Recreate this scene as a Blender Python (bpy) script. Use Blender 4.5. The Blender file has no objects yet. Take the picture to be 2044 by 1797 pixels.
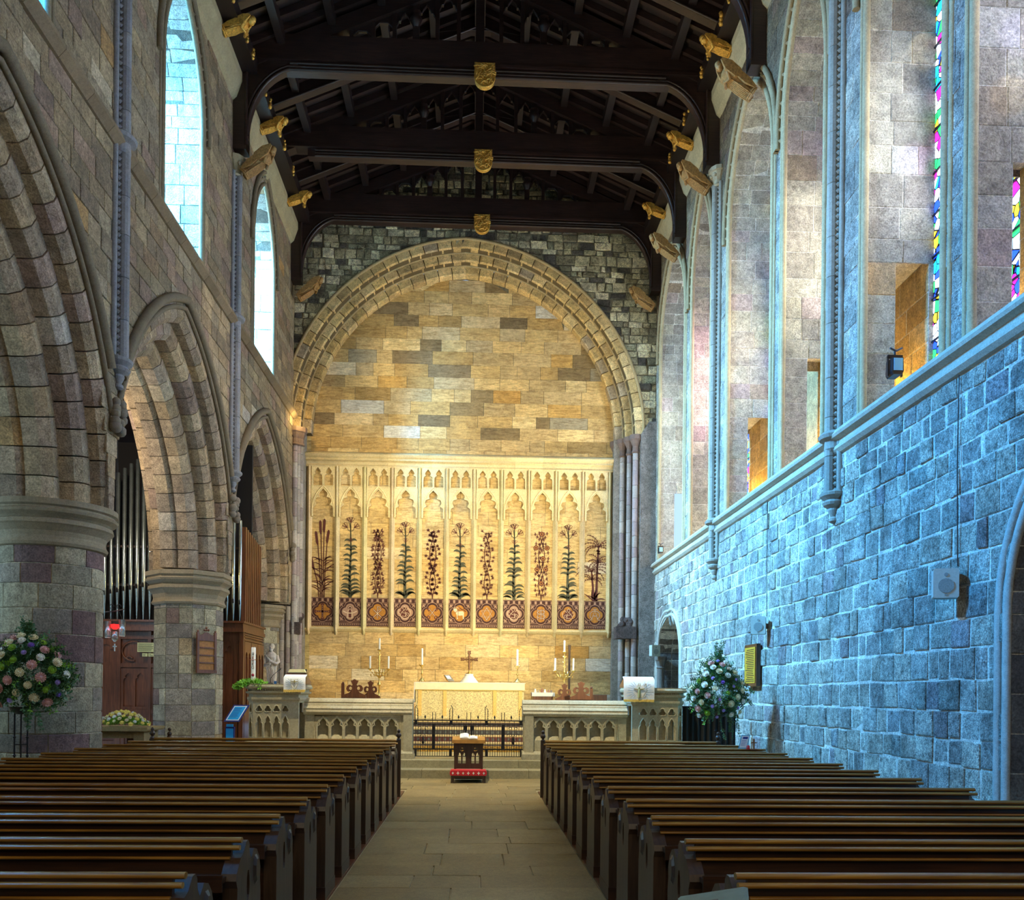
import bpy, bmesh, math, random
from math import sin, cos, pi, sqrt, radians, atan2, asin, acos, exp
from mathutils import Vector, Matrix
from mathutils.geometry import tessellate_polygon
random.seed(7)
scn = bpy.context.scene
COL = scn.collection
# ---------------------------------------------------------------- camera, sky, light, exposure
cam = bpy.data.objects.new('camera', bpy.data.cameras.new('camera')); COL.objects.link(cam)
cam.data.sensor_fit = 'HORIZONTAL'; cam.data.sensor_width = 36.0
cam.data.lens = 36.0 * 1777 / 2044
cam.data.shift_y = (1387 - 898.5) / 2044
cam.data.clip_start = .05; cam.data.clip_end = 200
cam.location = (0, 0, 1.64)
cam.rotation_euler = (Matrix.Rotation(radians(-2.48), 3, 'Z') @ Matrix.Rotation(radians(90), 3, 'X') @ Matrix.Rotation(.010, 3, 'Z')).to_euler()
scn.camera = cam
scn.view_settings.view_transform = 'Standard'; scn.view_settings.look = 'None'
scn.view_settings.gamma = 1.0; scn.view_settings.use_curve_mapping = False
scn.view_settings.exposure = 0.4
w = bpy.data.worlds.new('sky'); scn.world = w; w.use_nodes = True
bg = w.node_tree.nodes['Background']; bg.inputs[0].default_value = (.45, .68, 1, 1); bg.inputs[1].default_value = 1.0

def area(name, loc, direction, sx, sy, power, color, spread=180):
    d = bpy.data.lights.new(name, 'AREA'); d.shape = 'RECTANGLE'; d.size = sx; d.size_y = sy
    d.energy = power; d.color = color; d.spread = radians(spread)
    o = bpy.data.objects.new(name, d); COL.objects.link(o); o.location = loc
    o.rotation_euler = Vector(direction).to_track_quat('-Z', 'Y').to_euler()
    return o
def spot(name, loc, target, power, color, angle=60, blend=.8, r=.08):
    d = bpy.data.lights.new(name, 'SPOT'); d.energy = power; d.color = color; d.spot_size = radians(angle); d.spot_blend = blend
    d.shadow_soft_size = r
    o = bpy.data.objects.new(name, d); COL.objects.link(o); o.location = loc
    o.rotation_euler = (Vector(target) - Vector(loc)).to_track_quat('-Z', 'Y').to_euler()
    return o
def point(name, loc, power, color, r=.1):
    d = bpy.data.lights.new(name, 'POINT'); d.energy = power; d.color = color; d.shadow_soft_size = r
    o = bpy.data.objects.new(name, d); COL.objects.link(o); o.location = loc
    return o
# daylight through the clerestory windows of the left wall (y centre of each window, power, colour)
for y, p, c_ in ((3.9, 13000, (.03, .38, 1)), (10.66, 17000, (.05, .44, 1)), (17.43, 33000, (.17, .58, 1)), (23.98, 33000, (.32, .70, 1))):
    area('daylight_clerestory', (-12.0, y, 16.2), (1, 0, -.66), 3.2, 4.4, p, c_)
# daylight through the lancets of the right wall
for y0, y1, p, c_ in ((7.7, 10, 110, (.7, .75, 1)), (10.66, 12.86, 150, (.85, .9, 1)), (14.4, 16.33, 150, (1, .95, .85)),
                   (17.0, 19.92, 200, (1, .92, .8)), (21.4, 23.3, 220, (1, .75, .85)), (24.1, 27.3, 230, (.8, .9, 1))):
    area('daylight_lancet', (6.72, (y0+y1)/2, 8.6), (-1, 0, -.1), 1.5, 5.0, p, c_)
# patches of sun coloured by the stained glass, falling on the lancet reveals
for x, y, z, tx, ty, tz, p, c_ in ((6.7, 11.2, 12.2, 6.55, 12.86, 11.2, 90, (1, .9, .6)), (6.7, 11.3, 11.0, 6.5, 12.86, 10.5, 70, (.6, .75, 1)), (6.7, 11.2, 10.4, 6.4, 12.86, 9.6, 60, (.55, .25, 1)),
        (6.7, 11.2, 9.4, 6.5, 12.86, 9.1, 50, (1, .85, .7)), (6.7, 8.4, 11.5, 6.2, 10.0, 10.8, 40, (1, .35, .4)), (6.7, 8.4, 10.2, 6.2, 10.0, 9.3, 50, (.4, .3, 1)), (6.7, 8.4, 9.2, 6.1, 10.0, 8.6, 40, (1, .7, .2)),
        (6.7, 18.0, 10.5, 6.1, 19.92, 9.6, 60, (1, .7, .2)), (6.7, 22.2, 9.4, 6.1, 23.3, 8.6, 60, (1, .3, .6))):
    spot('stained_sun', (x, y, z), (tx, ty, tz), p, c_, 16, .5, .02)
# daylight of the west end behind the photographer
area('daylight_west', (0, -3.4, 8.5), (0, 1, -.12), 7, 8, 330, (1, .80, .52))
# sanctuary floodlights, then fill lights added for screen, aisle and organ
spot('floodlight_altar', (5.35, 11.5, 6.15), (-.3, 26.5, 1.2), 5800, (1, .80, .42), 30, .9)
spot('floodlight_reredos', (5.3, 18.2, 6.0), (-.9, 28.9, 5.2), 4600, (1, .80, .44), 58, .9)
spot('floodlight_arch', (-5.2, 18.2, 6.6), (.8, 28.9, 8.0), 3000, (1, .84, .50), 66, .9)
spot('floodlight_nave', (3.6, 24.6, 16.0), (0, 26.6, 1.0), 2600, (1, .74, .30), 40, .9)
spot('screen_fill', (-1.5, 12.5, 15.6), (0, 18.4, .4), 8500, (1, .86, .55), 46, 1.0, .15)  # added to brighten the screen fronts and steps, no fitting modelled
point('aisle_fill', (-8.6, 18.6, 6.4), 260, (1, .82, .62), .2)  # added point light that lifts the dark organ case, not a real lamp
spot('organ_fill', (-1.0, 17.0, 15.6), (-7.4, 22.3, 2.0), 1600, (1, .8, .6), 40, 1.0, .15)  # added from above to brighten the organ, no such fitting
for y, p in ((13.3, 20), (17.4, 45), (21.8, 40), (25.4, 55)):
    point('sill_lamp', (6.05, y, 6.0), p, (1, .70, .28), .05)
for y, p in ((10.45, 16), (13.9, 45), (16.75, 30), (20.6, 40), (24.0, 20)):
    point('passage_lamp', (6.35, y, 6.2), p, (1, .58, .08), .05)
point('capital_lamp', (-6.75, 14.95, 4.75), 26, (1, .66, .22), .05); point('capital_lamp', (-6.75, 21.85, 4.75), 30, (1, .66, .22), .05)
point('capital_lamp', (-5.35, 27.6, 10.0), 22, (1, .66, .22), .05)
for y, tx in ((7.4, 12.0), (14.2, 16.0), (21.0, 23.0)):
    spot('capital_fill', (-5.55, y, 4.7), (5.7, tx, 12.8), 1500, (1, .86, .58), 70, 1.0, .1)  # warm fill added at the capitals for the upper right wall
spot('arch_fill', (4.9, 27.0, 6.1), (-.6, 28.4, 14.4), 900, (1, .84, .52), 75, 1.0, .1); spot('arch_fill', (-4.9, 27.0, 10.6), (.6, 28.4, 14.4), 420, (1, .84, .52), 80, 1.0, .1)  # fill added to brighten the rubble round the great arch
area('aisle_daylight', (-10.6, 12, 4.2), (1, .1, 0), 5, 2.5, 160, (.5, .8, 1))

# ---------------------------------------------------------------- helpers
def lin(h):
    h = h.lstrip('#'); v = [int(h[i:i+2], 16) / 255 for i in (0, 2, 4)]
    return tuple((x / 12.92) if x <= .04045 else ((x + .055) / 1.055) ** 2.4 for x in v)

class MB:
    """collects geometry, then links it as one mesh object"""
    def __init__(s, smooth=False): s.v = []; s.f = []; s.t = []; s.tint = (1, 1, 1); s.smooth = smooth; s.sm = []
    def add(s, vs, fs, smooth=None):
        b = len(s.v); s.v.extend(vs); s.t.extend([s.tint] * len(vs))
        s.f.extend([tuple(i + b for i in f) for f in fs]); s.sm.extend([s.smooth if smooth is None else smooth] * len(fs))
    def box(s, x0, x1, y0, y1, z0, z1):
        s.add([(x0,y0,z0),(x1,y0,z0),(x1,y1,z0),(x0,y1,z0),(x0,y0,z1),(x1,y0,z1),(x1,y1,z1),(x0,y1,z1)],
              [(3,2,1,0),(4,5,6,7),(0,1,5,4),(1,2,6,5),(2,3,7,6),(3,0,4,7)], False)
    def cbox(s, x0, x1, y0, y1, z0, z1, c=.01):
        """box with chamfered vertical front and top edges, from an extruded outline"""
        pts = [(x0+c,z0),(x1-c,z0),(x1,z0+c),(x1,z1-c),(x1-c,z1),(x0+c,z1),(x0,z1-c),(x0,z0+c)]
        s.prism(pts, 'y', y0, y1)
    def prism(s, pts, ax, a, b, smooth=False):
        n = len(pts)
        def P(p, t): return {'x': (t, p[0], p[1]), 'y': (p[0], t, p[1]), 'z': (p[0], p[1], t)}[ax]
        vs = [P(p, a) for p in pts] + [P(p, b) for p in pts]
        s.add(vs, [(i, (i+1) % n, (i+1) % n + n, i + n) for i in range(n)], smooth)
        s.add(vs, [tuple(range(n-1, -1, -1)), tuple(range(n, 2*n))], False)
    def tube(s, path, r, n=8, closed=False, caps=True, smooth=True):
        path = [Vector(p) for p in path]; m = len(path)
        rs = r if isinstance(r, (list, tuple)) else [r] * m
        vs = []; up = None
        for i, p in enumerate(path):
            if closed: d = path[(i+1) % m] - path[i-1]
            else: d = path[min(i+1, m-1)] - path[max(i-1, 0)]
            if d.length < 1e-9: d = Vector((0, 0, 1))
            d.normalize()
            if up is None or abs(up.dot(d)) > .95:
                up = Vector((0, 0, 1)) if abs(d.z) < .9 else Vector((1, 0, 0))
            a = d.cross(up).normalized(); b = a.cross(d).normalized(); up = b
            for k in range(n):
                t = 2 * pi * k / n; vs.append(tuple(p + (a * cos(t) + b * sin(t)) * rs[i]))
        fs = []
        for i in range(m if closed else m - 1):
            j = (i + 1) % m
            for k in range(n): fs.append((i*n+k, i*n+(k+1) % n, j*n+(k+1) % n, j*n+k))
        s.add(vs, fs, smooth)
        if caps and not closed: s.add(vs, [tuple(range(n-1, -1, -1)), tuple(range((m-1)*n, m*n))], False)
    def lathe(s, prof, c=(0, 0, 0), n=16, a0=0, a1=2*pi, smooth=True, sx=1, sy=1):
        full = abs(a1 - a0 - 2*pi) < 1e-6; k = n if full else n + 1
        vs = []; fs = []
        for (r, z) in prof:
            for i in range(k):
                t = a0 + (a1 - a0) * i / n; vs.append((c[0] + r*cos(t)*sx, c[1] + r*sin(t)*sy, c[2] + z))
        for j in range(len(prof) - 1):
            for i in range(n):
                i2 = (i + 1) % k; fs.append((j*k+i, j*k+i2, (j+1)*k+i2, (j+1)*k+i))
        s.add(vs, fs, smooth)
        if full: s.add(vs, [tuple(range(k-1, -1, -1)), tuple(range((len(prof)-1)*k, len(prof)*k))], False)
    def ball(s, c, r, n=10, m=6, sx=1, sy=1, sz=1):
        prof = [(max(.0005, r*sin(pi*i/m)), -r*cos(pi*i/m)*sz) for i in range(m + 1)]
        s.lathe(prof, c, n, sx=sx, sy=sy)
    def sweep(s, prof, frames, smooth=False, close_prof=True, caps=True):
        """prof: 2D points; frames: list of (origin, U, V)"""
        n = len(prof); vs = []
        for o, U, V in frames:
            for a, b in prof: vs.append(tuple(o + U*a + V*b))
        fs = []
        for i in range(len(frames) - 1):
            for k in range(n if close_prof else n - 1): fs.append((i*n+k, i*n+(k+1) % n, (i+1)*n+(k+1) % n, (i+1)*n+k))
        s.add(vs, fs, smooth)
        if caps and close_prof: s.add(vs, [tuple(range(n-1, -1, -1)), tuple(range((len(frames)-1)*n, len(frames)*n))], False)
    def plate(s, outer, holes, fr, w0, w1):
        """flat plate with holes; fr = (origin, U, V, N); extruded from w0 to w1 along N"""
        o, U, V, N = fr
        loops = [outer] + list(holes)
        tris = tessellate_polygon([[Vector((p[0], p[1], 0)) for p in l] for l in loops])
        flat = [p for l in loops for p in l]; k = len(flat)
        vs = [tuple(o + U*p[0] + V*p[1] + N*w1) for p in flat] + [tuple(o + U*p[0] + V*p[1] + N*w0) for p in flat]
        fs = []
        for t in tris:
            fs.append(tuple(t)); fs.append((t[2]+k, t[1]+k, t[0]+k))
        b = 0
        for l in loops:
            m = len(l)
            for i in range(m): j = (i+1) % m; fs.append((b+i, b+j, b+j+k, b+i+k))
            b += m
        s.add(vs, fs, False)
    def poly(s, pts, fr, w=0.0):
        """flat polygon (ear-cut)"""
        o, U, V, N = fr
        tris = tessellate_polygon([[Vector((p[0], p[1], 0)) for p in pts]])
        s.add([tuple(o + U*p[0] + V*p[1] + N*w) for p in pts], [tuple(t) for t in tris], False)
    def block(s, p, n, proud=.02, ch=.012, gap=.006, sink=.015):
        """dressed stone: 4 base corners (ccw seen from outside), outward normal n"""
        p = [Vector(q) for q in p]; c = (p[0]+p[1]+p[2]+p[3]) / 4; n = Vector(n)
        def inset(q, g):
            d = c - q; L = d.length
            return q + d * min(.45, g * 1.42 / max(L, .01))
        a = [inset(q, gap) for q in p]; b = [inset(q, gap + ch) for q in p]
        vs = [tuple(q - n*sink) for q in a] + [tuple(q + n*(proud-ch*.6)) for q in a] + [tuple(q + n*(proud + random.uniform(-.004, .004))) for q in b]
        s.add(vs, [(0,1,5,4),(1,2,6,5),(2,3,7,6),(3,0,4,7),(4,5,9,8),(5,6,10,9),(6,7,11,10),(7,4,8,11),(8,9,10,11)], False)
    def build(s, name, mat, parent=None, label=None, cat=None, group=None, kind=None, loc=None):
        me = bpy.data.meshes.new(name)
        off = Vector((0, 0, 0)); q = parent
        while q is not None: off += Vector(q.location); q = q.parent
        if loc is not None: off += Vector(loc)
        if off.length > 0: me.from_pydata([(v[0]-off.x, v[1]-off.y, v[2]-off.z) for v in s.v], [], s.f)
        else: me.from_pydata(s.v, [], s.f)
        if any(s.sm): me.polygons.foreach_set('use_smooth', s.sm)
        if any(t != (1, 1, 1) for t in s.t):
            a = me.color_attributes.new('tint', 'FLOAT_COLOR', 'POINT')
            flat = []
            for t in s.t: flat.extend((t[0], t[1], t[2], 1.0))
            a.data.foreach_set('color', flat)
        me.materials.append(mat); me.update()
        o = bpy.data.objects.new(name, me); COL.objects.link(o)
        if loc is not None: o.location = loc
        if parent is not None: o.parent = parent
        return tag(o, label, cat, group, kind)

def tag(o, label=None, cat=None, group=None, kind=None):
    if label: o['label'] = label
    if cat: o['category'] = cat
    if group: o['group'] = group
    if kind: o['kind'] = kind
    return o
def thing(name, label, cat, loc=(0, 0, 0), group=None, kind=None, rz=0):
    o = bpy.data.objects.new(name, None); COL.objects.link(o); o.location = loc; o.rotation_euler = (0, 0, rz)
    o.empty_display_size = .1
    return tag(o, label, cat, group, kind)
KIDS = {}
def kids(o): return [c for c in o.children]
def copy_tree(o, parent=None):
    c = o.copy(); COL.objects.link(c); c.parent = parent
    for ch in kids(o): copy_tree(ch, c)
    return c
V = Vector
X_, Y_, Z_ = V((1,0,0)), V((0,1,0)), V((0,0,1))
def frame_xz(y): return (V((0, y, 0)), X_, Z_, V((0, -1, 0)))        # faces the nave from the east wall side
def frame_yz(x, s): return (V((x, 0, 0)), Y_, Z_, V((s, 0, 0)))

# ---------------------------------------------------------------- materials
def mat_new(name):
    m = bpy.data.materials.new(name); m.use_nodes = True; nt = m.node_tree
    return m, nt, nt.nodes, nt.links, nt.nodes['Principled BSDF']
def noise(N, L, scale, detail=4, rough=.6, vec=None, dist=0):
    n = N.new('ShaderNodeTexNoise'); n.inputs['Scale'].default_value = scale; n.inputs['Detail'].default_value = detail
    n.inputs['Roughness'].default_value = rough; n.inputs['Distortion'].default_value = dist
    if vec: L.new(vec, n.inputs['Vector'])
    return n
def ramp(N, L, fac, stops):
    r = N.new('ShaderNodeValToRGB'); e = r.color_ramp.elements
    while len(e) < len(stops): e.new(.5)
    for i, (p, c) in enumerate(stops): e[i].position = p; e[i].color = (*c, 1) if len(c) == 3 else c
    L.new(fac, r.inputs[0]); return r
def mix(N, L, a, b, f, mode='MIX'):
    m = N.new('ShaderNodeMix'); m.data_type = 'RGBA'; m.blend_type = mode
    for s_, val in ((m.inputs[6], a), (m.inputs[7], b)):
        if isinstance(val, tuple): s_.default_value = (*val, 1)
        else: L.new(val, s_)
    if isinstance(f, float): m.inputs[0].default_value = f
    else: L.new(f, m.inputs[0])
    return m.outputs[2]
def stone_mat(name, contrast=1.0, bump=.35, fine=14, pale=False, rough=.85, veins=0.0):
    m, nt, N, L, B = mat_new(name)
    g = N.new('ShaderNodeNewGeometry'); pos = g.outputs['Position']
    at = N.new('ShaderNodeAttribute'); at.attribute_name = 'tint'
    n1 = noise(N, L, 2.2, 5, .65, pos, .4); n2 = noise(N, L, fine, 8, .72, pos); n3 = noise(N, L, fine*4, 4, .7, pos)
    lo = 1 - .42*contrast; hi = 1 + .34*contrast
    r1 = ramp(N, L, n1.outputs['Fac'], [(.3, (lo,)*3), (.7, (hi,)*3)])
    r2 = ramp(N, L, n2.outputs['Fac'], [(.32, (1-.5*contrast,)*3), (.5, (1,)*3), (.7, (1+.45*contrast,)*3)])
    c = mix(N, L, at.outputs['Color'], r1.outputs[0], 1.0, 'MULTIPLY')
    c = mix(N, L, c, r2.outputs[0], 1.0, 'MULTIPLY')
    r4 = ramp(N, L, n3.outputs['Fac'], [(.34, (1-.38*contrast,)*3), (.5, (1,)*3), (.66, (1+.42*contrast,)*3)])
    c = mix(N, L, c, r4.outputs[0], 1.0, 'MULTIPLY')
    if veins:
        mp = N.new('ShaderNodeMapping'); mp.inputs['Scale'].default_value = (1.6, 1.6, 9); L.new(pos, mp.inputs['Vector'])
        wv = noise(N, L, 1.4, 5, .6, mp.outputs[0], 1.5)
        r3 = ramp(N, L, wv.outputs['Fac'], [(.38, (1-veins, 1-veins*1.2, 1-veins*1.5)), (.52, (1, 1, 1)), (.68, (1.2, 1.16, 1.08))])
        c = mix(N, L, c, r3.outputs[0], 1.0, 'MULTIPLY')
    L.new(c, B.inputs['Base Color']); B.inputs['Roughness'].default_value = rough
    b = N.new('ShaderNodeBump'); b.inputs['Strength'].default_value = bump; b.inputs['Distance'].default_value = .03
    s_ = N.new('ShaderNodeMath'); s_.operation = 'ADD'; L.new(n2.outputs['Fac'], s_.inputs[0]); L.new(n3.outputs['Fac'], s_.inputs[1])
    L.new(s_.outputs[0], b.inputs['Height']); L.new(b.outputs[0], B.inputs['Normal'])
    return m
def plain(name, col, rough=.6, metal=0, nscale=0, amt=.25, bump=0, coat=0, emit=None, es=0):
    m, nt, N, L, B = mat_new(name)
    B.inputs['Base Color'].default_value = (*col, 1); B.inputs['Roughness'].default_value = rough; B.inputs['Metallic'].default_value = metal
    if coat: B.inputs['Coat Weight'].default_value = coat
    if emit: B.inputs['Emission Color'].default_value = (*emit, 1); B.inputs['Emission Strength'].default_value = es
    if nscale:
        tc = N.new('ShaderNodeTexCoord'); n = noise(N, L, nscale, 5, .65, tc.outputs['Object'])
        r = ramp(N, L, n.outputs['Fac'], [(.3, tuple(c*(1-amt) for c in col)), (.7, tuple(min(1, c*(1+amt)) for c in col))])
        L.new(r.outputs[0], B.inputs['Base Color'])
        if bump:
            b = N.new('ShaderNodeBump'); b.inputs['Strength'].default_value = bump; b.inputs['Distance'].default_value = .02
            L.new(n.outputs['Fac'], b.inputs['Height']); L.new(b.outputs[0], B.inputs['Normal'])
    return m
def wood(name, c1, c2, axis='x', rough=.4, scale=1.0, coat=.3, bump=.15):
    m, nt, N, L, B = mat_new(name)
    tc = N.new('ShaderNodeTexCoord'); mp = N.new('ShaderNodeMapping'); L.new(tc.outputs['Object'], mp.inputs['Vector'])
    sc = {'x': (1.2, 18, 18), 'y': (18, 1.2, 18), 'z': (18, 18, 1.2)}[axis]
    mp.inputs['Scale'].default_value = tuple(q*scale for q in sc)
    n = noise(N, L, 1.6, 6, .62, mp.outputs[0], .8)
    n2 = noise(N, L, 1.1, 3, .6, tc.outputs['Object'])
    r = ramp(N, L, n.outputs['Fac'], [(.3, c1), (.72, c2)])
    r2 = ramp(N, L, n2.outputs['Fac'], [(.3, (.6,)*3), (.7, (1.3,)*3)])
    L.new(mix(N, L, r.outputs[0], r2.outputs[0], 1.0, 'MULTIPLY'), B.inputs['Base Color'])
    B.inputs['Roughness'].default_value = rough; B.inputs['Coat Weight'].default_value = coat; B.inputs['Coat Roughness'].default_value = .25
    b = N.new('ShaderNodeBump'); b.inputs['Strength'].default_value = bump; b.inputs['Distance'].default_value = .01
    L.new(n.outputs['Fac'], b.inputs['Height']); L.new(b.outputs[0], B.inputs['Normal'])
    return m
def stained(name, seed, strength):
    m, nt, N, L, B = mat_new(name)
    g = N.new('ShaderNodeNewGeometry'); mp = N.new('ShaderNodeMapping'); mp.inputs['Location'].default_value = (seed, seed*2, 0)
    L.new(g.outputs['Position'], mp.inputs['Vector'])
    v = N.new('ShaderNodeTexVoronoi'); v.inputs['Scale'].default_value = 7; L.new(mp.outputs[0], v.inputs['Vector'])
    s_ = N.new('ShaderNodeSeparateColor'); L.new(v.outputs['Color'], s_.inputs[0])
    r = ramp(N, L, s_.outputs[0], [(0, (.02, .08, .9)), (.18, (.9, .6, .03)), (.34, (.85, .9, 1)), (.5, (.02, .45, .75)), (.64, (.6, .02, .35)), (.76, (.03, .6, .12)), (.9, (.95, .95, .9))])
    r.color_ramp.interpolation = 'CONSTANT'
    e = N.new('ShaderNodeTexVoronoi'); e.feature = 'DISTANCE_TO_EDGE'; e.inputs['Scale'].default_value = 7; L.new(mp.outputs[0], e.inputs['Vector'])
    k = ramp(N, L, e.outputs['Distance'], [(.03, (0, 0, 0)), (.06, (1, 1, 1))])
    c = mix(N, L, r.outputs[0], k.outputs[0], 1.0, 'MULTIPLY')
    L.new(c, B.inputs['Base Color']); L.new(c, B.inputs['Emission Color']); B.inputs['Emission Strength'].default_value = strength  # panes emit their own colour in place of daylight passing through
    B.inputs['Roughness'].default_value = .2
    return m

M_NAVE = stone_mat('sandstone_ashlar', .78, .7, 10)
M_RUBBLE = stone_mat('sandstone_rubble', 1.3, 1.0, 13)
M_EAST = stone_mat('golden_sandstone', .45, .2, 16, veins=.28)
M_FINE = stone_mat('dressed_sandstone', .4, .18, 22)
M_SLAB = stone_mat('worn_paving', .5, .15, 20, rough=.55)
M_OAKX = wood('dark_oak_rail', (.014, .005, .0025), (.060, .022, .007), 'x', .42, coat=.1)
M_OAKZ = wood('dark_oak_upright', (.025, .009, .004), (.08, .034, .012), 'z', .42)
M_OAKEND = wood('dark_oak_end', (.024, .012, .006), (.066, .035, .018), 'z', .42, coat=.15)
M_ROOF = wood('blackened_oak', (.007, .003, .003), (.040, .018, .014), 'x', .45, coat=.15)
M_ROOFY = wood('blackened_rafter', (.004, .002, .002), (.020, .009, .008), 'y', .5, coat=.1)
M_RED = wood('red_oak', (.075, .022, .008), (.22, .075, .028), 'z', .38)
M_GILD = plain('gilded_carving', (.62, .36, .07), .42, .55, 26, .5, .5)
M_CARVE = plain('painted_carving', (.30, .17, .055), .6, .1, 24, .5, .5)
M_BRASS = plain('brass', (.75, .52, .17), .25, .9, 12, .2)
M_IRON = plain('black_iron', (.012, .012, .016), .4, .4, 20, .3)
M_WAX = plain('candle_wax', (.86, .83, .74), .5)
M_WHITE = plain('white_linen', (.82, .82, .80), .8, 0, 30, .06)
M_CREAM = plain('cream_frontal', (.70, .57, .30), .7, 0, 34, .5, .3)
M_GOLDCLOTH = plain('gold_braid', (.80, .56, .14), .55, .2, 50, .3)
M_PIPE = plain('tin_pipe', (.42, .50, .50), .25, .85, 6, .15)
M_GLASS = plain('lamp_glass', (.75, .85, .85), .06)
M_GLASS.node_tree.nodes['Principled BSDF'].inputs['Transmission Weight'].default_value = .9
M_DARK = plain('dark_void', (.01, .009, .009), .9)  # near-black colour standing in for shade in doorways and pipe mouths
M_LEAF = plain('leaf_green', (.035, .11, .035), .5, 0, 9, .6)
M_LEAFP = plain('pale_leaf', (.10, .24, .13), .5, 0, 9, .5)
M_LEAFL = plain('lime_leaf', (.17, .42, .03), .5, 0, 9, .5)
M_STATUE = plain('limestone_carving', (.66, .61, .53), .7, 0, 14, .18, .25)
M_MAROON = plain('maroon_paint', (.085, .020, .016), .8, 0, 30, .25)
M_GREENP = plain('grey_green_paint', (.055, .058, .034), .8, 0, 30, .25)
M_OCHRE = plain('ochre_paint', (.34, .15, .02), .8, 0, 14, .35)
M_PALEP = plain('pale_paint', (.62, .50, .36), .8, 0, 30, .15)
M_BLUE = plain('blue_acrylic', (.02, .35, .85), .35)
M_NAVY = plain('navy_frame', (.01, .03, .22), .4)
M_SPEAK = plain('speaker_plastic', (.40, .48, .45), .5, 0, 40, .1)
M_SPEAKD = plain('speaker_grille', (.22, .28, .28), .6, 0, 90, .3)
M_BLACK = plain('black_metal', (.012, .013, .018), .35, .2)

# colours of the stones (linear)
P_NAVE = [lin(c) for c in ('#a08f6e', '#928262', '#9a9078', '#84775c', '#746756', '#836c64', '#a89876', '#8f7d5e', '#686050', '#937868', '#87816e')]
P_RUB = [lin(c) for c in ('#b3aa88', '#a39a7a', '#c0b793', '#918a6e', '#a5a384', '#857e66', '#cbc2a0')]
P_RIGHT = [lin(c) for c in ('#b4b3a6', '#a5a69c', '#c0bcab', '#9a9c96', '#aeb3ac', '#b9b09e', '#8f8f8c')]
P_GOLD = [lin(c) for c in ('#c7ab74', '#b89a62', '#cdb683', '#bfa574', '#a98b55', '#c3b089', '#b59e72')]
P_ODD = [lin(c) for c in ('#8a6f50', '#7a6a55', '#d2c6a8', '#c0944e', '#c6c4ba')]
P_INF = [lin(c) for c in ('#7a6848', '#6d5f48', '#d8cdb2', '#bb9552', '#c9cbc6', '#8c8674', '#a87f3c')]
def pick(pal, odd=None, po=.1, calm=.45):
    c = random.choice(odd) if (odd and random.random() < po) else random.choice(pal)
    n = len(pal); mean = [sum(q[i] for q in pal)/n for i in range(3)]; c = [q*(1-calm) + m_*calm for q, m_ in zip(c, mean)]
    k = random.uniform(.84, 1.14); return tuple(q*k for q in c)
CAMP = V((0, 0, 1.64))
def seen_size(p):
    """rough picture size of a stone, zero when outside the view"""
    c = (V(p[0]) + V(p[1]) + V(p[2]) + V(p[3])) / 4 - CAMP
    d = c.x*sin(radians(2.48)) + c.y*cos(radians(2.48))
    if d < 1: return 0
    u = (c.x*cos(radians(2.48)) - c.y*sin(radians(2.48))) / d; v = c.z / d
    if abs(u) > .60 or v > .80 or v < -.26: return 0
    n = (V(p[1])-V(p[0])).cross(V(p[3])-V(p[0])); 
    return abs(n.dot(c)) / (d*d*d)
def lay(parent, stones, mat, name='stone', rest='stone_courses', limit=300):
    """stones: list of (corners, normal, proud, chamfer, gap, tint); largest in view become parts, the rest one part"""
    k = sorted(stones, key=lambda s_: -seen_size(s_[0]))
    for s_ in k[:limit]:
        m = MB(); m.tint = s_[5]; m.block(s_[0], s_[1], s_[2], s_[3], s_[4]); m.build(name, mat, parent)
    if len(k) > limit:
        m = MB()
        for s_ in k[limit:]: m.tint = s_[5]; m.block(s_[0], s_[1], s_[2], s_[3], s_[4])
        m.build(rest, mat, parent, kind='stuff')
def wall_courses(zs, free, hmin, hmax, lmin, lmax, pal, odd=None, po=.1, jit=0.0, proud=(.008, .028), ch=.012, gap=.007, to3=None, n=None, calm=.45):
    """free(z0,z1) -> list of (a0,a1,b0,b1): quads' start at z0/z1 and end at z0/z1 . returns stones and core quads"""
    out = []; core = []; z = zs[0]
    while z < zs[1] - .02:
        h = random.uniform(hmin, hmax); z1 = min(z + h, zs[1])
        if zs[1] - z1 < hmin*.5: z1 = zs[1]
        for a0, a1, b0, b1 in free(z, z1):
            if b0 - a0 < .02 and b1 - a1 < .02: continue
            core.append((a0, a1, b0, b1, z, z1))
            s0, s1 = a0, a1; L = max(b0-a0, b1-a1); t = 0; cuts = [0]
            while t < L: t += random.uniform(lmin, lmax) * (h/((hmin+hmax)/2))**.3; cuts.append(min(t, L))
            if len(cuts) > 2 and cuts[-1]-cuts[-2] < lmin*.5: cuts.pop(-2)
            lo = min(a0, a1); hi = max(b0, b1)
            xs = [lo + (hi-lo)*c/L for c in cuts]
            for i in range(len(xs)-1):
                if xs[i+1] <= xs[i] + .01: continue
                u0 = (max(xs[i], a0), max(xs[i], a1)); u1 = (min(xs[i+1], b0), min(xs[i+1], b1))
                if u1[0]-u0[0] < .015 and u1[1]-u0[1] < .015: continue
                j = lambda: random.uniform(-jit, jit)
                q = [(u0[0]+j(), z+j()), (max(u1[0], u0[0]+.002)+j(), z+j()), (max(u1[1], u0[1]+.002)+j(), z1+j()), (u0[1]+j(), z1+j())]
                out.append(([to3(*p) for p in q], n, random.uniform(*proud), ch, gap, pick(pal, odd, po, calm)))
        z = z1
    return out, core
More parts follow.
